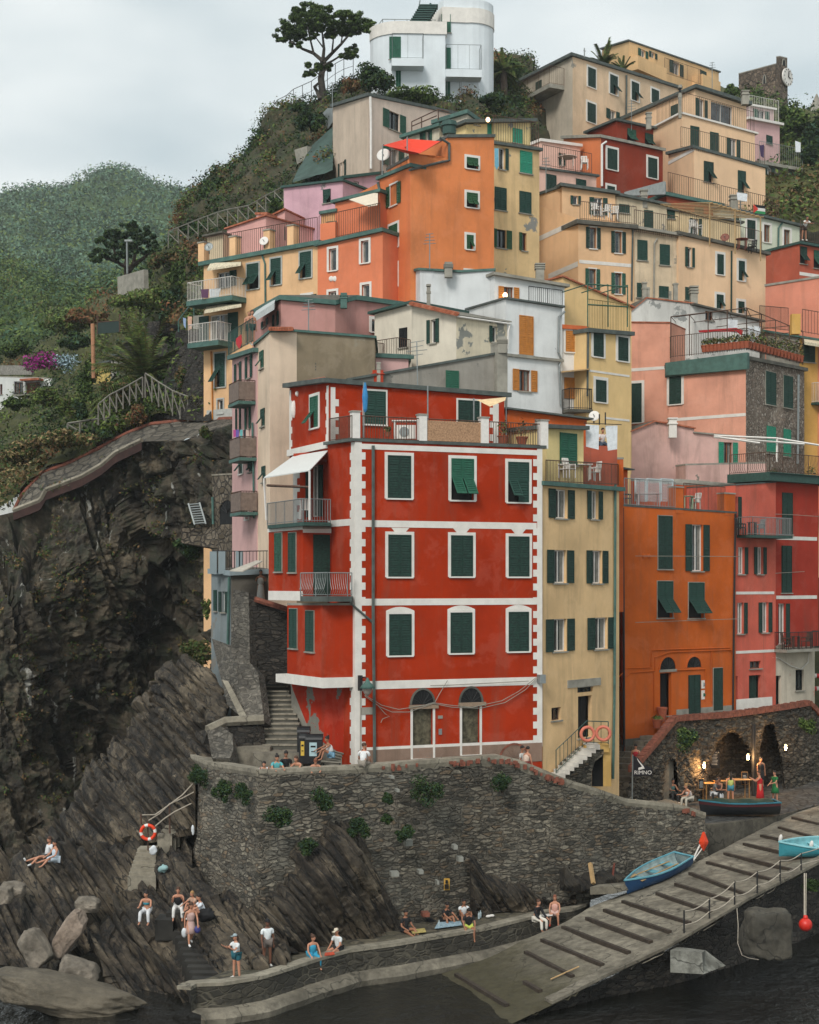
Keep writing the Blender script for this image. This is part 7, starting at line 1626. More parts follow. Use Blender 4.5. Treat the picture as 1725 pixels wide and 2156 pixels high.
m=MB();polywall(m,[WR('D',870,540,110),WR('D',935,535,109),WR('D',938,600,109),WR('D',880,680,109.5),WR('D',840,740,110),WR('D',838,640,110)],2,STD);single(m,'stone_hut','grey crumbling hut wall between the garden and the rock spur','hut',None)
m=MB();polywall(m,[WR('D',1130,505,103),WR('D',1195,500,101),WR('D',1195,585,101),WR('D',1130,580,103)],.3,M_CONC);m.bar(WR('D',1045,530,103),WR('D',1135,415,103),.07,M_COPPER);m.bar(WR('D',1135,415,103),WR('D',1135,505,103),.07,M_COPPER);m.bar(WR('D',1045,530,103),WR('D',1045,600,103),.07,M_COPPER)
single(m,'roof_terrace_frame','green pipe frame over a small terrace left of the yellow house','terrace frame',None)
m=MB();polywall(m,[WR('D',0,795,146),WR('D',185,795,144),WR('D',185,850,144),WR('D',0,850,146)],.3,flat('mesh_panel','7f7c74',.9,var=.3));single(m,'mesh_fence','grey mesh fence behind the white cottage','fence',None)
m=MB();polywall(m,[WR('B',385,760,121),WR('B',430,710,119),WR('B',466,710,117),WR('B',466,800,117),WR('B',432,848,119)],.3,M_GALV);single(m,'metal_shield','grey sheet metal shield on the slope beside the plain beige block','metal sheet',None)
m=MB();polywall(m,[WR('B',212,985,119),WR('B',295,960,118),WR('B',295,1045,118),WR('B',230,1080,119)],1.5,M_CONC);single(m,'concrete_hut','small pale concrete hut on the brown slope','hut',None)
G=grid([[WR('B',a,b,d)for a,b,d in r]for r in([(330,960,119),(466,830,117.5)],[(230,1130,116),(466,1000,115)],[(200,1200,113),(466,1120,113)])],20,20)
o,_=sheetobj('slope_netting',G,flat('slope_net','3c5049',.9,var=.25,scale=1),lambda p,u,v:.25*fbm(p,.6));tag(o,'green protective netting pinned over the slope left of the beige block','netting')
# haze
hz=MB();hz.box((0,420,100),(700,480,105));o=hz.build('haze');o['kind']='stuff'
hm=bpy.data.materials.new('haze_air');hm.use_nodes=True;ht=hm.node_tree;ht.nodes.clear();ho=ht.nodes.new('ShaderNodeOutputMaterial');hv=ht.nodes.new('ShaderNodeVolumePrincipled')
hv.inputs['Color'].default_value=(.93,.97,1,1);hv.inputs['Density'].default_value=.00024;hv.inputs['Anisotropy'].default_value=.3;ht.links.new(hv.outputs[0],ho.inputs['Volume'])
o.data.materials.append(hm);o['label']='thin pale haze'
# ---------------------------------------------------------------- people
JOBS=[]
SKIN=[flat('skin_light','b98368',.6,var=.05),flat('skin_tan','9a6a50',.6,var=.05),flat('skin_dark','6e4836',.6,var=.05)]
HAIRS={'dark':flat('hair_dark','1c1613',.7),'brown':flat('hair_brown','4a3122',.7),'blond':flat('hair_blond','a07b4e',.7),'red':flat('hair_auburn','7a4630',.7)}
def cloth(h):return flat('cloth_'+h,h,.85,var=.1,scale=10)
def skinobj(name,nodes,edges,mat,parent,head=None):
 me=bpy.data.meshes.new(name+'_sk');me.from_pydata([tuple(p)for p,r in nodes],edges,[]);o=bpy.data.objects.new('tmp',me);sc.collection.objects.link(o)
 md=o.modifiers.new('s','SKIN');md.use_smooth_shade=True;o.modifiers.new('u','SUBSURF').levels=1
 sv=me.skin_vertices[0].data
 for i,(p,r)in enumerate(nodes):sv[i].radius=(r,r)if not isinstance(r,tuple)else r;sv[i].use_root=(i==0)
 JOBS.append((o,name,mat,parent,head))
POSES={
'stand':dict(h=.90,lean=2,th=(2,-2),kn=(0,-2),sp=4,ua=(8,-5),fa=(20,10),ab=8),
'walk':dict(h=.86,lean=8,th=(24,-14),kn=(6,-34),sp=3,ua=(-18,22),fa=(5,40),ab=8),
'photo':dict(h=.89,lean=4,th=(4,-3),kn=(0,-4),sp=4,ua=(50,48),fa=(118,120),ab=10),
'edge':dict(h=0.10,lean=10,th=(84,80),kn=(6,-4),sp=10,ua=(22,26),fa=(55,60),ab=10),
'legsout':dict(h=.10,lean=-12,th=(84,98),kn=(78,50),sp=9,ua=(-20,-18),fa=(-8,-6),ab=16),
'knees':dict(h=.10,lean=16,th=(126,120),kn=(22,18),sp=10,ua=(62,60),fa=(70,66),ab=8),
'chair':dict(h=.10,lean=14,th=(86,84),kn=(4,0),sp=9,ua=(40,36),fa=(92,88),ab=8),
'lean':dict(h=.86,lean=34,th=(-6,-4),kn=(-4,0),sp=5,ua=(52,50),fa=(80,84),ab=12)}
def person(label,P,yaw,pose,top='dcdcd8',bot='333333',hair='dark',skin=0,kind='tee',low='shorts',style='short',shoes='d8d6d0',H=1.7,cap=None,hy=0,hp=0,group=None,**ov):
 g=dict(POSES[pose]);g.update(ov);s=H/1.72;root=thing('person',label,'person',P,group)
 Rz=Matrix.Rotation(R(yaw),3,'Z');f=Rz@V((0,-1,0));sd=Rz@V((-1,0,0));up=V((0,0,1));O=V(P)
 def drn(pitch,side=0,lat=0):a=R(pitch);d=-up*math.cos(a)+f*math.sin(a);return(d+sd*side*math.tan(R(lat))).normalized()
 pel=O+up*g['h']*s;t=(up*math.cos(R(g['lean']))+f*math.sin(R(g['lean']))).normalized();t2=(up*math.cos(R(g['lean']*1.3))+f*math.sin(R(g['lean']*1.3))).normalized()
 sp1=pel+t*.17*s;ch=pel+t*.33*s;nb=ch+t2*.15*s;nk=nb+(t2*.6+up*.4)*.085*s
 N=[(pel,.125*s),(sp1,.112*s),(ch,(.15*s,.115*s)),(nb,.062*s),(nk,.052*s)];E=[(0,1),(1,2),(2,3),(3,4)]
 J={}
 for k,sg in((0,1),(1,-1)):
  hip=pel+sd*sg*.095*s-up*.02;th=drn(g['th'][k],sg,g['sp']);kn=hip+th*.43*s;sh=drn(g['kn'][k],sg,g['sp']*.3);an=kn+sh*.41*s
  ff=f if g['kn'][k]<60 else(f*.5+up*.8).normalized();toe=an+ff*.17*s-(up*.045 if g['kn'][k]<60 else V((0,0,0)))
  i=len(N);N+=[(hip,.098*s),(hip.lerp(kn,.5),.078*s),(kn,.056*s),(kn.lerp(an,.35),.056*s),(an,.036*s),(toe,.034*s)];E+=[(0,i),(i,i+1),(i+1,i+2),(i+2,i+3),(i+3,i+4),(i+4,i+5)]
  J[k]=(hip,kn,an,toe)
  s0=ch+t2*.10*s+sd*sg*.13*s;s1=ch+t2*.08*s+sd*sg*.19*s;ua=drn(g['ua'][k],sg,g['ab']);el=s1+ua*.28*s;fa=drn(g['fa'][k],-sg,g['ab']*.9 if g['fa'][k]>30 else 0);wr=el+fa*.25*s;pm=wr+fa*.06*s
  i=len(N);N+=[(s0,.062*s),(s1,.052*s),(el,.038*s),(wr,.026*s),(pm,(.034*s,.02*s))];E+=[(2,i),(i,i+1),(i+1,i+2),(i+2,i+3),(i+3,i+4)]
  ax=fa.cross(f if abs(fa.dot(f))<.9 else up).normalized();pn=fa.cross(ax)
  for q,(o_,l)in enumerate(((-.026,.062),(-.009,.072),(.009,.068),(.025,.052))):
   b=pm+ax*o_*s+fa*.03*s;c=b+fa*l*.55*s;d=c+(fa*.6+pn*.6).normalized()*l*.5*s;j=len(N);N+=[(b,.0095*s),(c,.009*s),(d,.0075*s)];E+=[(i+4,j),(j,j+1),(j+1,j+2)]
  j=len(N);N+=[(pm-ax*.042*s-fa*.01,.010*s),(pm-ax*.055*s+fa*.035*s,.009*s)];E+=[(i+4,j),(j,j+1)]
  J[k]+=(s0,s1,el,wr)
 hc=nk+up*.115*s+f*.022*s;HR=Rz@Matrix.Rotation(R(hy),3,'Z')@Matrix.Rotation(R(hp),3,'X')
 hm=MB();sk=SKIN[skin];hm.mi(sk)
 hm.ell(hc,(.076*s,.092*s,.115*s),sk,14,12,None)if False else hm.lathe([(max(.001,math.sin(math.pi*a/12)),-math.cos(math.pi*a/12))for a in range(13)],hc,sk,14,HR@Matrix.Diagonal(V((.074*s,.092*s,.114*s))))
 def hq(x,y,z):return hc+HR@V((x*s,y*s,z*s))
 hm.ell(hq(0,-.045,-.055),(.048*s,.05*s,.055*s),sk,8,6,HR);hm.ell(hq(0,-.098,-.012),(.012*s,.018*s,.026*s),sk,6,5,HR)
 for q in(-1,1):
  hm.ell(hq(q*.031,-.083,.012),(.011*s,.007*s,.006*s),M_DARK,6,4,HR);hm.ell(hq(q*.031,-.083,.03),(.016*s,.007*s,.004*s),HAIRS[hair],6,4,HR);hm.ell(hq(q*.076,.005,-.005),(.012*s,.018*s,.028*s),sk,6,5,HR)
 hm.ell(hq(0,-.088,-.052),(.022*s,.006*s,.006*s),flat('lips','8a4a40',.6),6,4,HR)
 hm.tube([nk-up*.02,hc-up*.05],.05*s,sk,8)
 skinobj('body',N,E,sk,root,hm)
 m=MB();hh=HAIRS[hair];m.lathe([(max(.001,math.sin(math.pi*a/10)),-math.cos(math.pi*a/10))for a in range(11)],hq(0,.014,.044),None,12,HR@Matrix.Diagonal(V((.088*s,.100*s,.100*s))))
 if style=='long':m.tube([hq(0,.07,.05),hq(0,.10,-.08),hq(0,.11,-.22),hq(0,.10,-.36)],[.07*s,.085*s,.07*s,.03*s],None,8)
 if style=='bun':m.ell(hq(0,.07,.13),(.045*s,)*3,None,8,6)
 if style=='pony':m.tube([hq(0,.10,.04),hq(0,.14,-.06),hq(0,.13,-.22)],[.03*s,.035*s,.015*s],None,6)
 part(m,'hair',hh,root,True)
 if cap:
  m=MB();m.lathe([(1,-.1),(1,.25),(.85,.62),(.5,.92),(.01,1)],hq(0,.008,.04),None,12,HR@Matrix.Diagonal(V((.088*s,.1*s,.1*s))));m.box(hq(0,-.13,.045),(.06*s,.06*s,.008*s),None,M=HR);part(m,'cap',cloth(cap),root,True)
 # clothes
 k=1.0;kv=1.22 if kind=='vest' else 1.0;n=[(pel,.140*s*kv),(sp1,.134*s*kv),(ch,(.170*s*kv,.145*s*kv)),(nb-t2*.045*s,.085*s)];e=[(0,1),(1,2),(2,3)]
 if kind in('tee','jacket'):
  for q in(0,1):
   s0,s1,el,wr=J[q][4:];i=len(n);n+=[(s0,.080*s),(s1,.072*s),(s1.lerp(el,.6),.062*s)];e+=[(2,i),(i,i+1),(i+1,i+2)]
   if kind=='jacket':n+=[(el,.056*s),(wr,.042*s)];e+=[(i+2,i+3),(i+3,i+4)]
 elif kind=='bandeau':n=[(sp1+t*.03,.17*s),(ch+t*.04,(.21*s,.19*s))];e=[(0,1)]
 if kind!='none':skinobj('shirt' if low not in('dress','longdress')else 'dress_top',n,e,cloth(top),root)
 lw={'shorts':.55,'pants':2,'skirt':.7,'dress':.9,'longdress':1.5,'none':0}[low];bc=top if low in('dress','longdress')else bot
 if lw:
  if low in('skirt','dress','longdress')and pose in('stand','walk','photo','lean'):
   a=pel+up*.10*s;b=(J[0][1]+J[1][1])/2 if low!='longdress' else(J[0][2]+J[1][2])/2+up*.05;m=MB();m.tube([a,pel,pel.lerp(b,.5),b],[.118*s,.155*s,.19*s,.24*s],None,12);part(m,'skirt',cloth(bc),root,True)
  else:
   n=[(pel,.148*s)];e=[];fat=1.35 if low in('skirt','dress','longdress')else 1.0
   for q in(0,1):
    hip,kn,an=J[q][:3];i=len(n);n.append((hip,.118*s*fat));e.append((0,i))
    if lw<1.4:n.append((hip.lerp(kn,min(1,lw)),.098*s*fat));e.append((i,i+1))
    else:
     n+=[(hip.lerp(kn,.5),.095*s),(kn,.078*s),(kn.lerp(an,.5),.070*s),(kn.lerp(an,.95),.062*s)];e+=[(i,i+1),(i+1,i+2),(i+2,i+3),(i+3,i+4)]
   skinobj('trousers' if lw==2 else('shorts' if low=='shorts' else 'skirt'),n,e,cloth(bc),root)
 if shoes:
  for q in(0,1):an,toe=J[q][2],J[q][3];skinobj('shoe',[(an-up*.0,.044*s),(an.lerp(toe,.5)-up*.008,.044*s),(toe,.042*s)],[(0,1),(1,2)],cloth(shoes),root)
 return root,J
def finish_people():
 bpy.context.view_layer.update();dg=bpy.context.evaluated_depsgraph_get();raw=[]
 for o,name,mat,parent,head in JOBS:
  me=o.evaluated_get(dg).to_mesh();raw.append(([tuple(v.co)for v in me.vertices],[tuple(q.vertices)for q in me.polygons]));o.evaluated_get(dg).to_mesh_clear()
 for(o,name,mat,parent,head),(vs,fs)in zip(JOBS,raw):
  off=wloc(parent);vs=[tuple(V(v)-off)for v in vs];n=len(vs);mi=[0]*len(fs);mats=[mat]
  if head:
   mats=head.mats;vs+=[tuple(p-off)for p in head.v];fs=fs+[tuple(i+n for i in q)for q in head.f];mi+=head.m
  me=bpy.data.meshes.new(name);me.from_pydata(vs,[],fs)
  for x in mats:me.materials.append(x)
  me.polygons.foreach_set('material_index',mi);me.polygons.foreach_set('use_smooth',[True]*len(fs));me.update()
  ob=bpy.data.objects.new(name,me);sc.collection.objects.link(ob);ob.parent=parent
 for o in[q[0]for q in JOBS]:d=o.data;bpy.data.objects.remove(o);bpy.data.meshes.remove(d)
def on_pier(reg,x,y,z=1.34):return WZ(*T(reg,x,y),z)
pr=person
pr('woman in a blue sundress sitting on the pier edge with her feet hanging',on_pier('K',292,1185),25,'edge','2f8fae','2f8fae','brown',0,'vest','longdress','bun',None,1.62,hy=35)
pr('man in a white shirt, beige cap and black shorts sitting on the pier edge',on_pier('K',448,1150),-40,'edge','d5dad9','202022','brown',0,low='shorts',shoes=None,cap='d8cdb8',hp=20)
pr('man in a printed black shirt sitting on the pier with bare legs stretched right',on_pier('K',835,1040),38,'legsout','1b1b1e','1b1b1e','dark',1,shoes=None,ua=(20,20),fa=(70,75),lean=4)
pr('man in black shirt and shorts sitting on a towel against the wall',on_pier('K',1068,985),35,'knees','17181b','1d1d20','dark',1,shoes=None,hp=20)
pr('man in a white shirt sitting behind the one in yellow shorts',on_pier('K',1172,965),20,'knees','d3d7d8','2a2d33','dark',1,shoes=None)
pr('man in a black shirt and yellow green shorts on the pier edge',on_pier('K',1208,1022),5,'edge','17181b','b9c25a','dark',1,shoes=None,lean=16,hp=20)
pr('person in a black jacket and white trousers at the right end of the pier',on_pier('K',1605,972),45,'edge','17171a','d8d2c6','brown',0,'jacket','pants',shoes='7a5a48')
pr('woman with reddish hair and pink top at the right pier end',on_pier('L',180,940),-10,'edge','c99a8c','c7a79c','red',0,'vest','shorts','long','c0392b',1.6,lean=4)
pr('man in white shirt and grey shorts standing at the left pier end',on_pier('J',1655,1315,1.3),25,'stand','dadfe0','6b625c','dark',2,cap='17171a',H=1.76)
pr('woman in a pale cap and teal shorts on the pier',on_pier('J',1465,1385,1.3),-50,'photo','d5d8d8','1f5a66','brown',0,style='pony',H=1.6,cap='93a2a6')
def at(reg,x,y,D):return WR(reg,x,y,D)
pr('man in a white shirt sitting with outstretched legs on the left rock shelf',at('J',292,650,65.9),-55,'legsout','cfd0d2','4a4a48','brown',0,shoes='d0d0ce',H=1.78)
pr('woman in a pale blue dress sitting beside the man on the left rock shelf',at('J',345,662,65.2),-50,'legsout','b9c6d0','b9c6d0','dark',0,'vest','dress','bun',None,1.64,lean=2,ua=(30,30),fa=(70,70))
pr('woman in a teal bandeau top and white trousers sitting on the ribbed rock',at('J',912,980,60.9),-8,'chair','2b7886','d3d4d6','dark',0,'bandeau','pants','bun',None,1.64,hy=-25)
pr('woman in black top and white trousers drinking beside the rock steps',at('J',1105,955,61.0),5,'chair','17171a','d8d6d2','brown',0,'vest','pants','short',None,1.64,fa=(130,130))
pr('man in a white shirt with a black bag sitting beside the rock steps',at('J',1262,1010,60.4),-75,'knees','d3d9df','6f6a63','dark',0,H=1.76)
pr('child in a beige top sitting half hidden beside the rock steps',at('J',1208,965,60.8),-40,'knees','b3937e','b3937e','blond',0,H=1.45)
_,JJ=pr('woman in a red and white printed dress carrying bags down the rock steps',at('J',1180,1180,59.6),25,'walk','b89a92','b89a92','brown',0,'vest','dress','long','d8d8d6',1.68,hp=15)
m=MB();m.ell(JJ[0][7]-V((.02,0,.28)),(.11,.08,.19));single(m,'carrier_bag','white carrier bag held by the woman on the rock steps','bag',flat('white_bag','c9cdd0',.5),smooth=True)
m=MB();m.ell(JJ[1][7]-V((.02,0,.2)),(.12,.07,.14));single(m,'handbag','violet handbag held by the woman on the rock steps','bag',flat('violet_bag','3a3a78',.6),smooth=True)
zt_=6.95
def ter_p(x,dD=.55):
 for a,b in zip(wt,wt[1:]):
  if a[0]<=x<=b[0]:D=a[2]+(b[2]-a[2])*(x-a[0])/(b[0]-a[0])+dD;return V(((x-CX)/F*D,D,zt_))
pr('girl resting her chin on her hands at the left end of the parapet',ter_p(555),10,'lean','c9ccd2','3a3a44','dark',0,H=1.5,fa=(140,140),hy=-20)
pr('woman in a turquoise shirt with a dark bun leaning on the parapet',ter_p(581),20,'lean','57a3a8','3a4a5a','dark',0,style='bun',H=1.66,lean=16,hp=15)
pr('person in a black shirt standing behind the parapet beside the turquoise shirt',ter_p(602,.8),10,'stand','151518','26262a','dark',1,H=1.70,lean=8,hp=15)
pr('woman in a grey green top leaning with stretched arms on the parapet',ter_p(634,.6),-35,'lean','6f7360','3a3a3a','brown',0,'vest',H=1.64,style='long')
pr('woman in a green top bending low over the parapet',ter_p(664,.5),5,'lean','2d6f5c','2a2a2a','red',0,'vest',H=1.55,lean=40,hp=35)
pr('woman in a white top and denim shorts curled up on the bench',W(697,1592,66.2),-70,'knees','d9d5d2','6f95ab','dark',1,'vest','shorts','bun',None,1.66)
pr('man in a white shirt sitting on the parapet near the red house drainpipe',W(764,1611,64.4),165,'edge','d6d7d6','8b8378','brown',0,low='pants',shoes='5a4a40',H=1.78,lean=20,hy=-60)
pr('woman in a pale top by the brick cellar arch',W(1107,1648,68.8),130,'stand','c9b3a2','9a4038','dark',0,'vest',H=1.62,lean=14)
pr('dark haired man behind the pale top by the cellar arch',W(1099,1648,69.6),60,'stand','b9b9b4','3a3a3a','dark',1,H=1.66)
pr('woman in a flowered white dress photographing from the lane above the steps',WR('G',1525,655,76.5),5,'photo','b9b6ad','b9b6ad','dark',1,'vest','longdress','bun',None,1.68)
pr('man in white shirt half hidden on the lane above the steps',WR('G',1578,660,77),20,'stand','c9cccb','55565a','brown',0,H=1.74)
pr('woman in a red vest and denim skirt walking down behind the brick coping',W(1339,1632,79.8),-10,'walk','a3202a','7f93a3','dark',0,'vest','skirt','short','b0a090',1.66,hp=20)
zc=3.9
pr('woman in yellow top and blue shorts seen from behind at the cafe',V((0,0,0))+WZ(1311+.24*950,1483.5+.24*865,3.85),175,'stand','b9bf6a','3f7f8f','dark',0,'vest',style='long',H=1.64)
pr('woman in a long red dress standing beside the dark post',WZ(1311+.24*1208,1483.5+.24*850,3.9),-100,'photo','b3161c','b3161c','brown',0,'vest','longdress','bun','a08070',1.66)
pr('woman in a green dress with a white shoulder bag on the cobbled street',WZ(1311+.24*1340,1483.5+.24*845,3.95),-60,'stand','1c6a38','1c6a38','dark',0,'tee','dress','short','c9c0b4',1.62,ua=(12,30),fa=(60,80))
pr('woman in black standing in the mouth of the tall arch',WZ(1311+.24*1215,1483.5+.24*760,4.15)+V((0,0,.2)),10,'stand','121214','121214','dark',1,'vest','dress','long','222222',1.68)
pr('man with dark hair seated at the cafe table, in grey shirt and white trousers',WZ(1311+.24*800,1483.5+.24*790,4.45),60,'chair','6b6864','c9c9c9','dark',1,'tee','pants')
pr('woman seated at the back of the high cafe table',WZ(1311+.24*855,1483.5+.24*780,4.5),-40,'chair','3a2a2a','2a2a2a','brown',1,'vest','pants','long')
pr('woman with blond hair and white top bending over the low cafe table',WZ(1311+.24*595,1483.5+.24*830,4.2),-60,'chair','cfc3bd','bdb7a8','blond',0,'vest','pants','bun',lean=28)
pr('person with dark hair sitting inside the left arch of the cafe',WZ(1311+.24*430,1483.5+.24*790,4.3),20,'chair','3f5f5c','2a2a2a','dark',1,'vest','pants')
pr('bare shouldered person on the rooftop terrace of the mauve house, at the left',WR('S',492,470,81.5),20,'stand','b07f68','2a3a36','blond',0,'none','shorts',H=1.8)
pr('bare shouldered person on the rooftop terrace of the mauve house, at the right',WR('S',520,460,80.5),30,'stand','c98a68','22302c','brown',0,'bandeau','shorts',H=1.76)
pr('person in a white shirt and patterned trousers between the two hanging sheets',WR('F',455,1265,78),10,'chair','d2c9c6','3a4656','dark',0,'tee','pants',H=1.7)
pr('person in white leaning at the terrace rail above the coral house',WR('F',1640,60,109),20,'lean','d6d4d0','4a3a34','dark',1,H=1.75)
finish_people()
# ---------------------------------------------------------------- boats and small things
def boat(name,label,P,yaw,L_,B,Hh,hull,rim,inside,pitch=0,roll=0,cover=None,benches=(.25,.5,.75),stripe=None,group=None,oars=False,fl=0):
 root=thing(name,label,'boat',P,group);M=(Matrix.Rotation(R(yaw),3,'Z')@Matrix.Rotation(R(pitch),3,'Y')@Matrix.Rotation(R(roll),3,'X'));O=V(P)
 n=22;kk=6
 def st(t): # t 0 stern .. 1 bow
  w=B/2*(max(0,1-max(0,(t-.42)/.58)**2.1))*(.78+.22*min(1,t/.35));sh=Hh*(1+.30*max(0,t-.5)**2*4*.7+.08*(1-t)**2);return w,sh
 def pt(t,a,k=1.0,lift=0):
  w,sh=st(t);q=math.sin(a*math.pi/2);y=w*k*(q**.62);z=sh*(1-math.cos(a*math.pi/2))**.95;rake=.20*L_*max(0,t-.86)*(z/max(.01,sh))*1.2
  return V(((t-.5)*L_+rake,y,z*1.0+lift))
 def tr(p):return O+M@p
 for(k,nm,mt,lift)in((1.0,'hull',hull,0),(.93,'inside',inside,.05)):
  m=MB()
  for sg in(-1,1):
   for i in range(n):
    for j in range(kk):
     q=[]
     for(a,b)in((i,j),(i+1,j),(i+1,j+1),(i,j+1)):
      p=pt(.015+.985*a/n,.02+.98*b/kk,k,lift*(1-b/kk));q.append(tr(V((p.x*(1 if k==1 else .985),p.y*sg,p.z))))
     if sg<0:q.reverse()
     m.face(q,(stripe if(stripe and nm=='hull' and j==kk-1)else mt))
  a=[tr(V(((pt(.015,b/kk,k).x),sg*pt(.015,b/kk,k).y,pt(.015,b/kk,k).z)))for sg,rg in((-1,range(kk,0,-1)),(1,range(0,kk+1)))for b in rg]
  m.face(a,mt);part(m,nm,None,root,False)
 m=MB()
 for sg in(-1,1):m.tube([tr(V((pt(.015+.985*i/n,1).x,pt(.015+.985*i/n,1).y*sg,pt(.015+.985*i/n,1).z+.01)))for i in range(n+1)],.045,rim,5)
 m.tube([tr(V((-.485*L_,s_*st(.015)[0],st(.015)[1])))for s_ in(-1,1)],.05,rim,5);part(m,'gunwale',None,root)
 if not cover:
  for t in benches:
   w,sh=st(t);m=MB();m.box(tr(V(((t-.5)*L_,0,sh*.66))),(.13,w*.86,.02),None,M=M);part(m,'bench',rim,root)
  m=MB();m.box(tr(V((-.02*L_,0,Hh*.22))),(L_*.33,B*.2,.02),None,M=M);part(m,'floor_boards',inside,root)
  if oars:
   for s_ in(-1,1):m=MB();m.tube([tr(V((-.3*L_,s_*.25,Hh*.8))),tr(V((.22*L_,s_*.32,Hh*.9)))],.028,M_WOODL,6);m.box(tr(V((.30*L_,s_*.33,Hh*.92))),(.25,.07,.015),M_WOODL,M=M);part(m,'oar',None,root)
 else:
  m=MB();K=8
  def cp(t,u):w,sh=st(t);p=pt(t,1);return tr(V((p.x,u*w*1.04,p.z+.04+(.22+.05*math.sin(t*19))*Hh*(1-abs(u)**1.6)*min(1,6*(t-.0))*min(1,5*(1-t))+.03*noise.noise(V((t*9,u*4,1))))))
  t0,t1_=cover[1],cover[2]
  for i in range(n):
   for j in range(K):m.face([cp(t0+(t1_-t0)*i/n,-1+2*j/K),cp(t0+(t1_-t0)*(i+1)/n,-1+2*j/K),cp(t0+(t1_-t0)*(i+1)/n,-1+2*(j+1)/K),cp(t0+(t1_-t0)*i/n,-1+2*(j+1)/K)])
  part(m,'cover',cover[0],root,True)
 for i in range(fl):
  m=MB();m.ell(tr(V(((.1+.25*i)*L_,-B*.56 if i else 0,Hh*.9))),(.09,.09,.2),None,8,8,M);part(m,'fender',M_WHITE,root,True)
 return root,tr
bp=lambda n_,h,v=.1:flat(n_,h,.45,var=v,scale=3)
p=(onramp('L',690,840)+onramp('L',960,700))/2
a_,b_2=onramp('L',655,860),onramp('L',1000,690);dd=(b_2-a_)
yw=math.degrees(math.atan2(-dd.y,-dd.x));pt_=math.degrees(math.asin(dd.z/dd.length))
boat('rowing_boat','blue rowing boat with a pale interior lying on the slipway against the wall',p+V((-.25,1.0,.02)),yw,dd.length*.98,1.35,.55,bp('boat_blue','163f66'),bp('boat_rim','5f98a6'),bp('boat_inside','8f9f9e',.25),pitch=pt_,roll=-4,oars=True)
m=MB();q0=WR('L',985,625,71.6);m.tube([q0,WR('L',1015,560,72.2),WR('L',1055,480,72.6)],.035,M_TRIM,5);m.tube([WR('L',990,625,71.6),WR('L',1030,570,72.2),WR('L',1052,540,72.5)],.025,M_TRIM,5)
single(m,'mooring_rope','pale mooring rope from the blue rowing boat up to the orange buoy','rope',None)
m=MB();c=WR('L',1050,515,72.3);m.lathe([(.02,-.42),(.20,-.1),(.22,.0),(.05,.45)],c,None,4);single(m,'orange_buoy','orange diamond buoy hanging at the end of the harbour wall','buoy',flat('orange_float','d9411c',.5))
p0=WZ(*T('L',1290,388),3.62)
boat('covered_boat','dark boat under a green tarpaulin on the platform in front of the cafe',p0+V((0,1.1,.1)),184,4.0,1.45,.62,bp('boat_black','15181c'),bp('boat_teal','2a6f80'),bp('boat_dark','20303a'),cover=(flat('green_tarpaulin','17352a',.7,var=.25,scale=2),.10,1.0),stripe=bp('boat_maroon','4a171c'))
p1=(onramp('L',1600,640)+onramp('L',1720,600))/2
boat('moored_dinghy','turquoise open boat with white fenders on the slipway at the right edge',p1+V((.6,.8,.05)),206,4.3,1.5,.56,bp('boat_cyan','3f93a0'),bp('boat_cyan_rim','8fc6cc'),bp('boat_cyan_in','7fb7bd',.15),pitch=-3,roll=-12,fl=2)
boat('covered_dinghy','small boat with cream cover and blue rim behind the harbour wall end',WZ(*T('L',875,290),3.75)+V((0,1.6,.15)),10,3.3,1.3,.42,bp('boat_sky','4c8fb0'),bp('boat_sky_rim','3fa0c0'),bp('boat_sky_in','9fb5bd'),cover=(flat('cream_tarpaulin','b9ab99',.8,var=.08),.0,1.0))
boat('tented_boat','white boat under a grey cream tarpaulin at the right edge of the street',WZ(*T('I',1700,1640),4.2)+V((1.6,1.4,.1)),200,4.4,1.7,.8,bp('boat_white','b9bec0'),bp('boat_white_rim','c9c9c6'),bp('boat_white_in','a9a9a6'),cover=(flat('grey_tarpaulin','a39e93',.8,var=.08),.0,1.0))
m=MB();m.lathe([(.28,0),(.36,.3),(.33,.32),(.26,.05)],WZ(*T('L',1577,105),4.2),None,14);single(m,'red_tub','red plastic tub beside the pale boulder near the far arch','tub',flat('red_plastic','b5201f',.5))
# slipway rope rail
posts=[(935,1070,915),(1085,985,845),(1230,905,745),(1365,835,688),(1500,765,620),(1622,700,580),(1760,640,500)]
rr=thing('rope_rail','thin iron posts strung with two ropes along the outer edge of the slipway','rope rail',onramp('L',935,1065));tp_=[]
for x,yb,yt in posts:
 a=onramp('L',min(x,1722),yb if x<1725 else 655);
 if x>1725:a=a+V((1.6,1.4,.1))
 h=(yb-yt)*.36/F*a.y;m=MB();m.bar(a,a+V((0,0,h)),.05,M_IRON);part(m,'post',None,rr);tp_.append((a,h))
for fr in(.97,.45):
 pts=[]
 for(a,h),(b,h2)in zip(tp_,tp_[1:]):
  for k in range(8):t_=k/8;q=(a+V((0,0,h*fr))).lerp(b+V((0,0,h2*fr)),t_);pts.append(q-V((0,0,.12*math.sin(t_*math.pi))))
 m=MB();m.tube(pts,.022,flat('rope','aaa091',.9),5);part(m,'rope',None,rr)
m=MB();m.tube([WR('L',1245,905,61),WR('L',1252,1000,60.6),WR('L',1250,1110,60),WR('L',1275,1180,59),WR('L',1320,1197,57.5),WR('L',1370,1205,56.5)],.014,flat('rope','aaa091',.9),5);single(m,'loose_rope','loose rope trailing from the slipway edge into the water','rope',None)
m=MB();m.tube([WR('L',1640,700,64),WR('L',1640,850,63),WR('L',1640,960,62.5)],.03,flat('rope','aaa091',.9),5);m.tube([WR('L',1650,700,64),WR('L',1648,960,62.5)],.02,flat('rope','aaa091',.9),5);single(m,'buoy_rope','rope holding the red ball buoy on the slipway wall','rope',None)
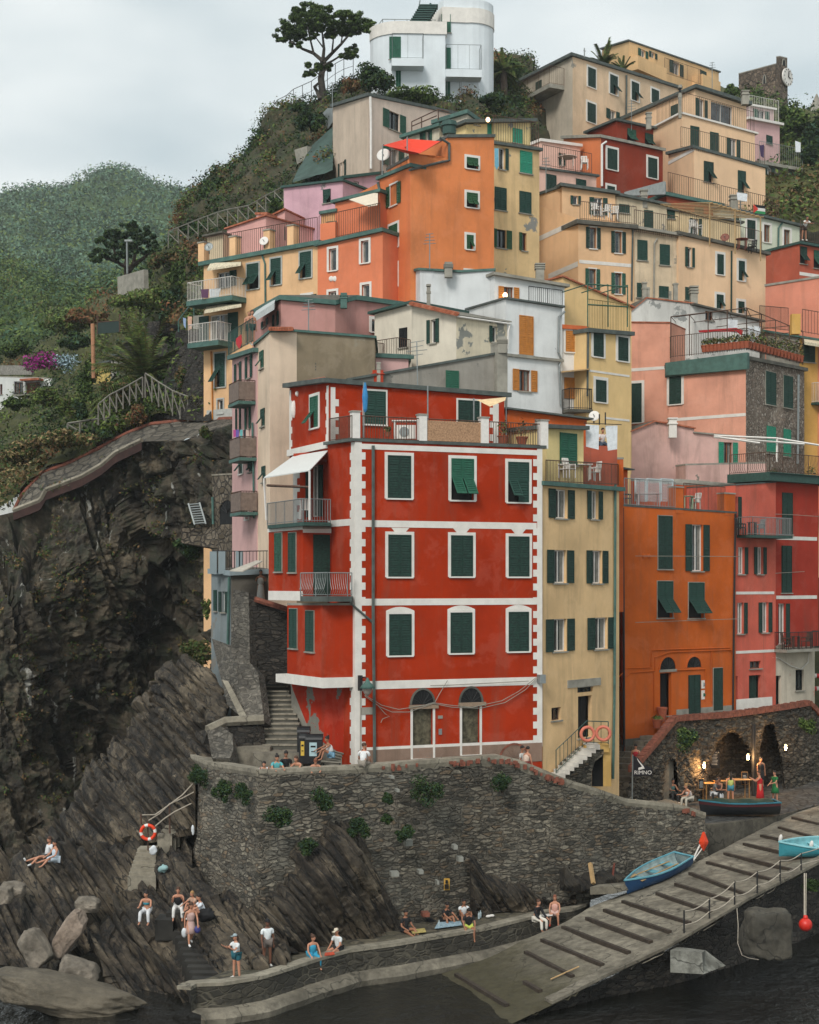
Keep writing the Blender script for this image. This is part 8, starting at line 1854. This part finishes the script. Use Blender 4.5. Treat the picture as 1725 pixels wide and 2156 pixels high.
m=MB();m.ell(WR('L',1646,1000,62.4),(.27,.27,.27),None,14,10);m.lathe([(.12,.2),(.08,.36),(.02,.38)],WR('L',1646,1000,62.4),None,8);single(m,'red_buoy','red ball buoy hanging over the slipway wall at the right','buoy',flat('red_float','cf2a1c',.4),smooth=True)
m=MB();a,b=onramp('L',160,1335),onramp('L',315,1265);m.bar(a+V((0,0,.1)),b+V((0,0,.12)),.05,M_WOODL);single(m,'loose_plank','short pale plank lying on the lower slipway','plank',None)
m=MB();m.bar(WR('L',405,760,68.2),WR('L',386,642,69),.16,M_WOODL);single(m,'leaning_plank','pale plank leaning on the dark rock left of the blue rowing boat','plank',None)
m=MB();m.bar(WR('L',510,780,68.6),WR('L',543,515,71.3),.07,flat('rust_red','6b3426',.9));single(m,'rusty_bar','long rusty bar leaning on the harbour wall beside the pale plank','iron bar',None)
m=MB();a=WR('L',380,800,67.6);m.hexa([WR('L',385,825,67.4),WR('L',520,820,67.8),WR('L',640,790,68.6),WR('L',520,760,70),WR('L',385,780,67.4),WR('L',520,778,67.8),WR('L',640,760,68.6),WR('L',520,740,70)],PIERM);single(m,'concrete_ledge','low concrete ledge beside the blue rowing boat','ledge',None)
m=MB();m.hexa([WR('L',855,1280,57.6),WR('L',1050,1290,57.8),WR('L',1180,1240,59.8),WR('L',900,1200,60),WR('L',855,1150,57.6),WR('L',1040,1165,57.8),WR('L',1060,1150,59.8),WR('L',900,1130,60)],conc('broken_concrete','5a584f','a3a298','37352e'));single(m,'broken_block','broken pale concrete block under the slipway edge','concrete block',None)
# life rings
def ring(reg,x,y,D,r,label,c1,c2=None,rz=0,group=None):m=MB();m.torus(WR(reg,x,y,D),r,r*.24,c1,c2,Matrix.Rotation(R(rz),3,'Z'));return single(m,'life_ring',label,'life ring',None,group,True)
OR_=flat('ring_orange','e03c10',.5,var=.04);PAL=flat('ring_faded','c9705a',.6)
ring('J',917,487,64.6,.29,'bright orange life ring with white bands on the post above the rocks',OR_,M_WHITE);ring('I',371,1418,71.8,.31,'left one of the two faded pink orange life rings on the yellow house stair',PAL,rz=10);ring('I',463,1415,72.6,.31,'right one of the two faded pink orange life rings on the yellow house stair',PAL,rz=-10)
m=MB();m.bar(WR('J',917,600,64.8),WR('J',915,410,64.8),.05,M_RUST);single(m,'ring_post','rusty post carrying the orange life ring','post',None)
rl=thing('rope_fence','sagging ropes on two posts climbing beside the orange life ring','rope fence',WR('J',1052,500,66.5));
for(x0,y0,x1,y1,D)in((1052,495,1050,305,66.2),(875,440,872,375,65.4)):m=MB();m.bar(WR('J',x0,y0,D),WR('J',x1,y1,D),.06,M_RUST);part(m,'post',None,rl)
for c in([(872,380),(960,378),(1050,315),(1130,255),(1195,185)],[(918,415),(990,370),(1050,312),(1130,275),(1200,238)],[(960,450),(1020,400),(1080,360),(1185,308)]):m=MB();m.tube([WR('J',x,y,65.4+(x-870)*.004)for x,y in c],.03,flat('rope','aaa091',.9),5);part(m,'rope',None,rl)
def blob(reg,x,y,D,r,name,label,cat,mat,seed=0):
 c=WR(reg,x,y,D);m=MB();m.ell(c,r,None,12,9);m.v=[p+(p-c).normalized()*.9*min(r)*noise.noise(p*9+V((seed,0,0)))for p in m.v];return single(m,name,label,cat,mat,smooth=True)
WT=flat('white_towel','cfd3d6',.9);
blob('J',948,597,64.4,(.16,.1,.2),'towel','white towel dropped at the foot of the life ring post','towel',WT);blob('J',1195,472,65.4,(.07,.05,.22),'towel','white towel hanging on the left flank of the harbour wall','towel',WT,2);blob('J',1015,712,63.8,(.18,.12,.16),'towel','pale teal towel on the rocks below the life ring','towel',flat('teal_towel','8fb0b0',.9),3)
blob('J',1280,1000,60.2,(.32,.2,.26),'black_bag','black bag behind the man sitting by the rock steps','bag',cloth('151517'));blob('K',975,998,65.6,(.36,.2,.24),'black_bag','black rucksack on the pier between the seated men','bag',cloth('151517'),4)
blob('K',350,1150,61,(.4,.2,.2),'black_bag','black bag between the couple eating on the pier edge','bag',cloth('1a1a1c'),5)
def towel(reg,pts,name,label,mat):m=MB();q=[WZ(*T(reg,x,y),1.40)for x,y in pts];m.hexa([p-V((0,0,.03))for p in q]+q,mat);single(m,name,label,'towel',mat)
towel('K',[(1010,1020),(1170,1000),(1160,980),(1030,985)],'beach_towel','pale blue patterned towel under the men on the pier',flat('blue_towel','8fa7b3',.9,var=.3,scale=12));towel('K',[(880,1050),(960,1040),(950,1020),(870,1030)],'beach_towel','yellow and blue towel beside the man in the printed shirt',flat('yellow_towel','a8975a',.9,var=.4,scale=12));towel('K',[(1640,950),(1700,945),(1700,935),(1640,938)],'paper_sheet','white paper between the pair at the right pier end',M_WHITE);towel('K',[(365,1180),(425,1172),(420,1158),(368,1164)],'pizza_box','open pizza box between the couple on the pier edge',flat('pizza_red','b5452a',.8,var=.3,scale=14))
for x,y,D,lb in((1278,950,65.2,'clear water bottle beside the man in the white shirt'),(1268,958,65.1,'second clear bottle touching the first'),(1035,1008,64.6,'small bottle on the blue towel')):
 m=MB();m.lathe([(.04,0),(.042,.2),(.018,.25),(.018,.3)],WZ(*T('K',x,y+8),1.34),None,8);single(m,'bottle',lb,'bottle',flat('bottle','a9b9bd',.2))
for x,y,lb in((1325,945,'left white trainer standing on the pier'),(1343,942,'right white trainer standing on the pier')):m=MB();m.ell(WZ(*T('K',x,y+6),1.40),(.13,.06,.06),None,8,6,Matrix.Rotation(R(20),3,'Z'));single(m,'trainer',lb,'shoe',M_WHITE)
# bins, bench, lamp
def binn(x0,x1,yt,yb,D,label,poster=None,rnd=True):
 a=WR('H',x0,yb,D);b=WR('H',x1,yb,D);h=WR('H',x0,yt,D).z-a.z;o=thing('litter_bin',label,'bin',(a+b)/2,'black bins by the steps');c=(a+b)/2;w=(b-a).length/2;m=MB();BK=flat('bin_black','131416',.5)
 m.box(c+V((0,.3,h*.42)),(w,.32,h*.42),BK);m.box(c+V((0,.3,h*.06)),(w*.9,.28,h*.06),BK);part(m,'body',None,o);m=MB()
 for i in range(7):p,q=math.pi*i/7,math.pi*(i+1)/7;m.face([c+V((-w*1.03,.3-.36*math.cos(p),h*.84+.18*h*math.sin(p))),c+V((w*1.03,.3-.36*math.cos(p),h*.84+.18*h*math.sin(p))),c+V((w*1.03,.3-.36*math.cos(q),h*.84+.18*h*math.sin(q))),c+V((-w*1.03,.3-.36*math.cos(q),h*.84+.18*h*math.sin(q)))],BK)
 for sg in(-1,1):m.face([c+V((sg*w*1.03,.3-.36*math.cos(math.pi*i/7),h*.84+.18*h*math.sin(math.pi*i/7)))for i in range(8)],BK)
 part(m,'lid',None,o)
 if poster:m=MB();m.box(c+V((-w*.1,-.03,h*.5)),(w*.45,.01,h*.24),poster);m.box(c+V((-w*.1,-.045,h*.6)),(w*.3,.004,h*.03),M_DARK);m.box(c+V((-w*.1,-.045,h*.42)),(w*.25,.004,h*.015),M_DARK);part(m,'poster',None,o)
 return o
binn(205,278,1380,1560,67.4,'tall narrow black bin behind the other two');binn(216,262,1415,1590,66.4,'black bin with a yellow poster beside the steps',flat('poster_yellow','c9a63f',.7));binn(255,352,1425,1590,66.3,'black bin with a pale blue poster beside the bench',flat('poster_blue','a3bcc0',.7))
bn=thing('park_bench','slatted grey bench at the foot of the red house','bench',WR('H',400,1600,66.5))
for nm,(x0,y0),(x1,y1),d0,d1 in(('backrest',(415,1520),(475,1535),66.2,66.6),('seat',(345,1580),(460,1590),65.9,66.3)):
 m=MB()
 for i in range(4):
  if nm=='backrest':a=WR('H',x0-i*12,y0+i*17,d0+.0*i);b=WR('H',x1-i*8,y1+i*15,d1)
  else:a=WR('H',x0,y0,d0)+V((0,.1*i,0));b=WR('H',x1,y1,d1)+V((0,.1*i,0))
  m.bar(a,b,.07,flat('bench_slat','7a7468',.9))
 part(m,nm,None,bn)
for x in(360,455):m=MB();a=WR('H',x,1588,66.2);m.bar(a,a-V((0,0,.45)),.05,M_IRON);part(m,'leg',None,bn)
sl_=thing('wall_lantern','green wall lantern on a bracket at the corner of the red house','lamp',WR('H',575,1130,66.8));m=MB();a=WR('H',574,1075,66.85);b=WR('H',574,1165,66.85);m.bar(a,b,.16,M_IRON);m.tube([WR('H',578,1100,66.7),WR('H',590,1085,66.5),WR('H',612,1092,66.3),WR('H',617,1105,66.3)],.025,M_IRON,6);part(m,'bracket',None,sl_)
m=MB();c=WR('H',617,1155,66.3);m.lathe([(.09,.0),(.34,.04),(.22,.2),(.12,.28),(.06,.42),(.03,.48)],c+V((0,0,.0)),M_COPPER,14);part(m,'lamp_shade',None,sl_,True);m=MB();m.lathe([(.04,-.3),(.16,-.16),(.2,0),(.2,.03)],c,flat('lamp_glass','9a8f86',.3),12);part(m,'globe',None,sl_,True)
# dishes
def dish(reg,x,y,D,r,mat,label):c=WR(reg,x,y,D);o=MB();A=V((-.3,-1,.35)).normalized().to_track_quat('Z','Y').to_matrix();o.lathe([(.02,-.12*r),(r*.6,-.04*r),(r,.12*r),(r*.98,.16*r),(r*.5,.02*r)],c,mat,18,A);o.bar(c,c-V((0,-.2,r*1.3)),.06,M_GALV);o.bar(c,c+A@V((0,0,r*.8)),.04,M_GALV);return single(o,'satellite_dish',label,'satellite dish',None,'satellite dishes',True)
dish('A',1222,1445,97.5,0.29,M_GALV,'grey satellite dish at the left corner of the yellow end house terrace');dish('A',1545,1410,95,0.29,M_WHITE,'white satellite dish on the yellow end house terrace rail');dish('B',800,1020,90,0.4,M_WHITE,'white satellite dish on the terrace of the tall orange house');dish('F',410,1092,79.5,0.28,M_WHITE,'white satellite dish above the hanging white sheets');dish('C',1230,1250,103.5,0.29,flat('brown_dish','7a4636',.7),'rust brown round dish on the rooftop cafe terrace')
# laundry
def hang(reg,pts,D,mat,name,label,cat='laundry'):m=MB();q=[WR(reg,x,y,D)for x,y in pts];polywall(m,q,.04,mat);return single(m,name,label,cat,None)
hang('F',[(360,1140),(438,1146),(436,1288),(362,1270)],75.3,WT,'hanging_sheet','left white sheet drying above the yellow house terrace');hang('F',[(475,1147),(546,1147),(544,1285),(490,1294)],75.6,WT,'hanging_sheet','right white sheet drying above the yellow house terrace')
m=MB();m.bar(WR('F',350,1132,75.4),WR('F',570,1142,75.6),.03,M_IRON);m.bar(WR('F',475,1070,75.5),WR('F',475,1142,75.5),.05,M_IRON);m.bar(WR('F',440,1080,75.5),WR('F',440,1142,75.5),.05,M_IRON);single(m,'clothes_line','clothes line frame carrying the two white sheets','clothes line',None)
for pts,D,c_,lb in(([(1175,350),(1222,348),(1218,400),(1178,398)],96,'5a3a55','purple cloth on the upper balcony of the yellow end house'),([(1225,348),(1290,345),(1280,400),(1230,416)],96,'cfd3d6','white cloth on the upper balcony of the yellow end house'),([(1070,515),(1088,520),(1086,580),(1074,560)],101,'8fa7c9','blue cloth on the line left of the yellow end house'),([(1098,508),(1124,510),(1120,580),(1100,592)],101,'d0a890','peach cloth on the line left of the yellow end house'),([(1380,640),(1412,612),(1416,660),(1400,700),(1382,672)],81,'b5333a','red and white towel on the rooftop rail of the mauve house')):hang('D',pts,D,cloth(c_),'hanging_cloth',lb)
for x,w,h,c_,lb in((345,25,70,'b5508a','pink shirt'),(368,30,120,'6a5aa8','violet shirt'),(408,25,190,'69b0b0','turquoise dress'),(440,22,90,'2a2a33','black shirt'),(465,30,100,'c9b3a6','beige shirt'),(500,30,80,'b5453a','red shirt')):hang('S',[(x,1270),(x+w,1265),(x+w,1265+h*.9),(x+2,1270+h)],80.5,cloth(c_),'hanging_cloth',lb+' on the line below the middle windows of the mauve house')
for x,y,w,h,lb in((1190,525,60,80,'big white sheet on the plant terrace pergola'),(1310,565,30,70,'white shirt on the plant terrace line, left'),(1345,565,38,90,'white towel on the plant terrace line, right')):hang('F',[(x,y),(x+w,y+5),(x+w-5,y+h),(x+4,y+h-8)],101,WT,'hanging_sheet',lb)
hang('F',[(1020,590),(1240,575),(1280,590),(1275,622),(1240,596),(1025,602)],100.8,cloth('a51c22'),'hanging_cloth','long red cloth hung along the plant terrace pergola')
hang('C',[(1292,1012),(1348,1020),(1346,1060),(1296,1052)],111,WT,'hanging_cloth','white cloth under a window of the big stepped yellow house');hang('C',[(1600,740),(1628,750),(1628,800),(1602,800)],130,WT,'hanging_sheet','white sheet on the far right terrace');hang('C',[(1412,765),(1436,760),(1434,830),(1418,820)],118,cloth('3a2a4a'),'hanging_cloth','dark violet cloth at the corner of the pink hillside house');hang('B',[(1530,975),(1556,975),(1558,1090),(1545,1118),(1532,1090)],95.6,cloth('6aa6bd'),'hanging_cloth','pale blue curtain blowing out of the yellow house window')
# furniture
def chair(P,yaw,label,mat=None,s=1.0,group='white garden chairs'):
 o=thing('garden_chair',label,'chair',P,group);M=Matrix.Rotation(R(yaw),3,'Z');mat=mat or M_WHITE;q=lambda x,y,z:V(P)+M@V((x*s,y*s,z*s))
 m=MB();m.box(q(0,0,.42),(.23*s,.22*s,.02*s),mat,M=M);part(m,'seat',None,o);m=MB()
 for x in(-.16,-.05,.05,.16):m.bar(q(x,.22,.44),q(x*1.1,.30,.92),.06*s,mat)
 m.bar(q(-.2,.3,.92),q(.2,.3,.92),.05*s,mat);part(m,'backrest',None,o)
 for x in(-.21,.21):
  for y in(-.19,.2):m=MB();m.bar(q(x,y,0),q(x*.95,y,.42),.05*s,mat);part(m,'leg',None,o)
  m=MB();m.bar(q(x,-.2,.62),q(x,.24,.64),.05*s,mat);m.bar(q(x,-.2,.42),q(x,-.2,.62),.04*s,mat);part(m,'armrest',None,o)
 return o
def table(P,r,h,label,mat=None,rnd=True,yaw=0,name='table'):
 o=thing(name,label,'table',P);mat=mat or M_WHITE;m=MB();M=Matrix.Rotation(R(yaw),3,'Z')
 if rnd:m.lathe([(r,h-.03),(r,h)],V(P),mat,16)
 else:m.box(V(P)+V((0,0,h-.02)),(r,r*.6,.02),mat,M=M)
 part(m,'table_top',None,o)
 for x in(-1,1):
  for y in(-1,1):m=MB();e=M@V((x*r*.8*(.7 if rnd else 1),y*r*(.56 if rnd else .5),0));m.bar(V(P)+e,V(P)+e+V((0,0,h-.03)),.05,mat);part(m,'leg',None,o)
 return o
chair(WR('E',250,1695,69.6),10,'white chair on the balcony of the red house under the awning');fy=yf
zy=yf.hit(1220,1016)[1]+.25
def yt(x,n):a=yf.at(T('F',x,0)[0],1015,n);return V((a.x,a.y,zy))
chair(yt(235,-.9),60,'left white chair on the yellow house terrace');chair(yt(265,-.6),40,'second white chair on the yellow house terrace, by the table');chair(yt(410,-.8),-60,'right white chair on the yellow house terrace');table(yt(330,-.9),.55,.74,'white table on the yellow house terrace',rnd=False)
zo=of[1].hit(1430,1074)[1]+.14
def ot(x,n):a=of[1].at(T('F',x,0)[0],1075,n);return V((a.x,a.y,zo))
table(ot(725,-1.0),.7,.76,'table with a flowered white cloth on the orange house terrace',flat('flower_cloth','c9b9b9',.9,var=.3,scale=9),rnd=False);chair(ot(600,-.9),70,'dark folding chair at the left of the orange house terrace',M_IRON,group=None);chair(ot(1000,-1.0),-50,'white chair on the right part of the orange house terrace');table(ot(960,-1.0),.4,.74,'small round table with a pale green cloth on the orange house terrace',flat('green_cloth','9fc0a3',.9))
m=MB();zb_4=pf.hit(1570,T('I',0,258)[1])[1];a=pf.at(T('I',1335,0)[0],T('I',0,258)[1],.6);table(V((a.x,a.y,zb_4)),.3,.74,'small dark table on the pink house balcony',M_IRON);a=pf.at(T('I',1375,0)[0],1125,.6);chair(V((a.x,a.y,zb_4)),-60,'grey chair right of the table on the pink house balcony',M_GALV,group=None);a=pf.at(T('I',1268,0)[0],1125,.6);chair(V((a.x,a.y,zb_4)),60,'dark chair left of the table on the pink house balcony',M_IRON,group=None)
zb_5=df.hit(1660,T('I',0,918)[1])[1]
for x,yw_,lb in((1535,60,'left brown chair on the dark red house balcony'),(1650,-60,'right brown chair on the dark red house balcony')):a=df.at(T('I',x,0)[0],1365,.55);chair(V((a.x,a.y,zb_5)),yw_,lb,M_RUST,group=None)
a=df.at(T('I',1590,0)[0],1365,.55);table(V((a.x,a.y,zb_5)),.3,.74,'brown table on the dark red house balcony',M_RUST)
for x,y,D,yw_,lb in((1060,1228,110,0,'white chair at the rooftop cafe, far left'),(1085,1235,110,40,'white chair at the rooftop cafe beside the first'),(550,1140,105,20,'white chair on the long row terrace, left'),(605,1150,105,-30,'white chair on the long row terrace, middle'),(650,1160,105.5,-20,'white lounge chair on the long row terrace, right'),(490,890,114,0,'white chair on the small pink house terrace, right')):chair(WR('C',x,y,D),yw_,lb,s=1.1)
table(WR('C',400,880,114),.7,.75,'round table with flowered cloth on the small pink house terrace',flat('flower_cloth2','d0b8ac',.9,var=.2));table(WR('C',1320,1310,109.5),.45,.7,'dark red table at the right of the rooftop cafe',flat('rust_table','7a3a2c',.8));chair(WR('C',1375,1330,110),-40,'dark chair at the right end of the rooftop cafe',M_IRON,group=None)
ac=thing('air_conditioner','white air conditioner under a white table on the red house roof terrace','air conditioner',WR('E',842,1232,69.2));m=MB();c=WR('E',842,1232,69.2);m.box(c+V((0,0,.35)),(.42,.16,.3),M_WHITE);part(m,'body',None,ac);m=MB();m.lathe([(.22,0),(.22,.02)],c+V((-.08,-.17,.35)),M_GALV,16,V((0,-1,0)).to_track_quat('Z','Y').to_matrix());part(m,'fan_grille',None,ac)
table(WR('E',842,1232,69.3)-V((0,0,.0)),.62,.85,'white table over the air conditioner on the red house roof terrace',rnd=False)
# pots
TC_=flat('terracotta','9b5238',.85);pg=[G2,G4,G3,G7]
def pot(P,r,h,label,plant=True,group=None,ph=.5,mats=None):
 o=thing('plant_pot',label,'plant pot',P,group);m=MB();m.lathe([(r*.7,0),(r,h*.85),(r*1.12,h*.86),(r*1.12,h),(r*.9,h)],V(P),TC_,12);part(m,'pot',None,o)
 if plant:m=MB();leaves(m,V(P)+V((0,0,h+ph*.5)),(r*1.2,r*1.2,ph*.6),60,.2,mats or pg,.1,.8);part(m,'plant',None,o)
 return o
pot(WR('I',808,1344,83.6),.26,.75,'tall terracotta jar on the steps below the orange house',False);pot(WR('I',780,1382,83),.27,.45,'terracotta pot with leaves below the tall jar',ph=.2)
L7='terracotta pot with a small plant along the edge of the pink house plant terrace'
for i in range(12):t_=.45+.55*i/11;pot(up(T7[0].lerp(T7[1],t_),.12),.2,.42,L7,group='pots on the plant terrace',ph=.45)
for i in range(16):t_=.04+.92*i/15;pot(up(T7[1].lerp(T7[2],t_),.12),.2,.42,'terracotta pot with a plant above the pebble dashed wall',group='pots on the plant terrace',ph=random.choice([.4,.7,1.0]))
for x,y in((1395,1225),(1415,1232),(1500,1235)):pass
pot(WR('E',1410,1252,70.4),.24,.35,'low clay pot at the right of the red house roof terrace',ph=.7);pot(WR('E',1520,1262,70.8),.26,.38,'wide clay pot with a bare shrub on the red house roof terrace',ph=.8,mats=BR);pot(WR('E',735,1212,68.6),.14,.2,'tiny cactus pot on the red house roof terrace',ph=.25);pot(WR('F',1460,1470,94),.2,.35,'pot with a plant at the left of the curved iron rail',ph=.4);pot(WR('F',1680,1475,95),.24,.4,'aloe pot at the right of the curved iron rail',ph=.5)
# cafe
WD=flat('cafe_wood','9a7242',.7)
for x,y,z,r,h,lb in((410,835,3.8,.55,.72,'low wooden cafe table inside the left arch'),(505,812,3.85,.5,.72,'low wooden cafe table behind the blond woman'),(785,850,3.8,.5,1.0,'high wooden table at the left of the cafe niche'),(880,840,3.85,.45,1.05,'high wooden table in the middle of the cafe niche'),(1020,835,3.85,.6,1.1,'high wooden table at the right of the cafe niche')):table(WZ(*T('T',x,y),z),r,h,lb,WD,False,10,'cafe_table')
table(WZ(*T('T',812,860),3.8),.24,.62,'small wooden stool in front of the high cafe tables',WD,True,0,'stool')
m=MB();a=WZ(*T('T',1152,800),3.85);m.tube([a,a+V((0,0,3.9))],.12,M_IRON,8);single(m,'dark_post','dark iron post in front of the cafe niche','post',None)
def board(x0,y0,x1,y1,D,label,lines=6,frame=WD,text=None,tc_='c9c9c4',name='menu_board'):
 o=thing(name,label,'sign',WR('T',(x0+x1)/2,y1,D));m=MB();a=WR('T',x0,y1,D);b=WR('T',x1,y1,D);h=WR('T',x0,y0,D).z-a.z;w=(b-a).length/2;c=(a+b)/2
 m.box(c+V((0,.02,h/2)),(w,.02,h/2),frame);part(m,'frame',None,o);m=MB();m.box(c+V((0,-.005,h/2)),(w*.86,.012,h/2*.9),flat('chalkboard','15171a',.8));part(m,'panel',None,o);m=MB()
 for i in range(lines):m.box(c+V((random.uniform(-.1,.1)*w,-.02,h*(.72-.6*i/max(1,lines)))),(w*random.uniform(.4,.62),.003,h*.012),flat('chalk',tc_,.9))
 part(m,'lettering',None,o)
 if text:txt(text,c+V((0,-.03,h*.82)),w*.40,o,tc_)
 return o
TX=[]
def txt(s_,P,size,parent,col,rz=0):
 cu=bpy.data.curves.new('lettering','FONT');cu.body=s_;cu.size=size;cu.align_x='CENTER';cu.align_y='CENTER';cu.extrude=.004;cu.materials.append(flat('chalk',col,.9));o=bpy.data.objects.new('lettering',cu);sc.collection.objects.link(o);TX.append((o,V(P),parent,cu.materials[0]));return o
board(665,650,715,745,83.2,'chalk menu board between the left arch and the cafe niche');board(1045,590,1100,705,84.4,'chalk menu board at the right of the cafe niche');board(755,390,855,560,85.6,'large dark LA SCALA menu sign on the back wall of the cafe niche',8,M_DARK,'LA SCALA')
fg=thing('banner','black RIMNO banner on a thin pole in front of the brick coping','banner',WR('T',85,850,77.4));m=MB();D=77.4;m.bar(WR('T',85,850,D),WR('T',90,440,D),.05,M_GALV);part(m,'pole',None,fg)
m=MB();polywall(m,[WR('T',90,445,D),WR('T',140,470,D),WR('T',185,530,D),WR('T',265,560,D),WR('T',262,625,D),WR('T',92,630,D)],.03,flat('banner_black','17141a',.9));part(m,'cloth',None,fg);txt('RIMNO',WR('T',180,598,D-.06),.27,fg,'cfcac4')
m=MB();polywall(m,[WR('T',125,465,D-.05),WR('T',150,500,D-.05),WR('T',185,540,D-.05),WR('T',195,562,D-.05),WR('T',140,575,D-.05),WR('T',140,556,D-.05),WR('T',172,545,D-.05),WR('T',140,500,D-.05)],.01,flat('chalk','cfcac4',.9));part(m,'emblem',None,fg)
LM=bpy.data.materials.new('lamp_glow');LM.use_nodes=True;LM.node_tree.nodes['Principled BSDF'].inputs['Emission Color'].default_value=(1,.62,.28,1);LM.node_tree.nodes['Principled BSDF'].inputs['Emission Strength'].default_value=2.6
for x,y,D,lb in((460,455,82.6,'tilted glowing lamp above the left cafe arch'),(716,535,83.7,'glowing wall lamp between the left arch and the niche'),(1101,462,85.3,'glowing wall lamp right of the cafe niche'),(1432,378,86.6,'glowing wall lamp between the tall arch and the boat')):
 o=thing('wall_lamp',lb,'lamp',WR('T',x,y,D));c=WR('T',x,y,D);m=MB();m.lathe([(.05,-.05),(.08,-.04),(.08,.07),(.04,.08)],c+V((0,0,.14)),M_GALV,10);m.lathe([(.03,-.18),(.07,-.16),(.07,-.1)],c,M_GALV,10);part(m,'holder',None,o);m=MB();m.lathe([(.06,-.10),(.065,.1)],c,LM,10);part(m,'bulb',None,o)
 ld=bpy.data.lights.new('lamp_light','POINT');ld.energy=120;ld.color=(1,.55,.22);ld.shadow_soft_size=.08;lo=bpy.data.objects.new('lamp_light',ld);sc.collection.objects.link(lo);lo.parent=o;lo.location=V((0,-.12,-.02))
# lit rooms and terrace lamp
for(reg,x,y,D,lb)in(('B',1487,787,103,'lit bulb over the upper yellow terrace'),('E',1422,385,87.5,'lit lamp in the window with orange shutters under the eave')):
 m=MB();m.ell(WR(reg,x,y,D),(.14,.14,.16),LM,10,8);single(m,'lit_bulb',lb,'lamp',None,smooth=True)
# life buoys and things at the right edge, antennas
m=MB();c=WR('I',1710,1115,96);m.torus(c,.4,.13,flat('red_float2','c01f1f',.5),M_WHITE,None);single(m,'life_ring','red and white life ring cut by the right edge of the view','life ring',None)
m=MB();m.tube([WR('E',910,920,76.4),WR('E',905,655,76.4)],.03,M_GALV,6)
for y,w in((662,.35),(690,.3),(715,.5),(740,.3)):c=WR('E',906,y,76.4);m.bar(c-V((w,0,0)),c+V((w,0,.1)),.025,M_GALV)
single(m,'tv_antenna','tall television antenna standing in front of the grey cement house','antenna',None)
m=MB();m.tube([WR('C',490,300,126),WR('C',490,252,126)],.05,M_GALV,5);m.bar(WR('C',484,265,126),WR('C',497,268,126),.05,M_GALV);single(m,'tv_antenna','short antenna on the ridge of the pale beige house','antenna',None)
# papers and pale stones on the harbour wall
for x,y,D,w,h,lb in((855,525,64.3,.42,.32,'largest pale slab set high in the middle of the harbour wall'),(1127,550,65.6,.25,.25,'pale five sided stone set in the harbour wall'),(1158,620,65.7,.3,.28,'pair of pale slabs below the five sided stone'),(773,708,63.6,.45,.25,'pale slab beside the ribbed rock edge'),(925,695,64.6,.28,.2,'pale triangular stone left of the yellow sign'),(1024,757,65.2,.13,.22,'small white notice left of the yellow sign'),(757,140,64.2,.22,.14,'small white box high on the harbour wall with a cable'),(790,218,64.2,.18,.16,'tiny white stone high on the harbour wall'),(955,945,65.2,.4,.25,'red brick patch low on the harbour wall')):
 m=MB();c=WR('K',x,y,D-.35);m.box(c+V((0,.25,0)),(w*.36,.22,h*.36),None,M=Matrix.Rotation(R(12),3,'Z'));single(m,'wall_stone',lb,'stone',M_BRICK if 'red' in lb else flat('pale_slab','86867e',.9),'odd stones set in the harbour wall')
bpy.context.view_layer.update();dg=bpy.context.evaluated_depsgraph_get();raw=[]
for o,P,par,mt in TX:
 e=o.evaluated_get(dg);me=e.to_mesh();raw.append(([V((v.co.x,-v.co.z,v.co.y))+P for v in me.vertices],[tuple(q.vertices)for q in me.polygons]));e.to_mesh_clear()
for(o,P,par,mt),(vs,fs)in zip(TX,raw):m=MB();m.v=vs;m.f=fs;m.m=[0]*len(fs);part(m,'lettering',mt,par)
for q in TX:d=q[0].data;bpy.data.objects.remove(q[0]);bpy.data.curves.remove(d)
for k,(x,y,D,hh,lb)in enumerate(((700,232,112,2.2,'thin aerial on the plain beige block'),(905,560,88,2.0,'thin aerial on the white house with the rounded end'),(1150,400,106,2.4,'thin aerial on the peach house roof'),(1330,268,125,2.4,'thin aerial on the brick red house roof'),(1500,180,131,2.2,'thin aerial on the largest stepped yellow house'),(650,700,78,1.8,'thin aerial on the olive cement wall'),(1560,470,112,2.2,'thin aerial on the greenish white house'))):
 m=MB();c=W(x,y+6,D);m.bar(c,c+V((0,0,hh)),.045,M_GALV)
 for q in range(4):m.bar(c+V((-.35+.05*q,0,hh*(.7+.09*q))),c+V((.35-.05*q,0,hh*(.7+.09*q)+.04)),.03,M_GALV)
 single(m,'tv_antenna',lb,'antenna',None)
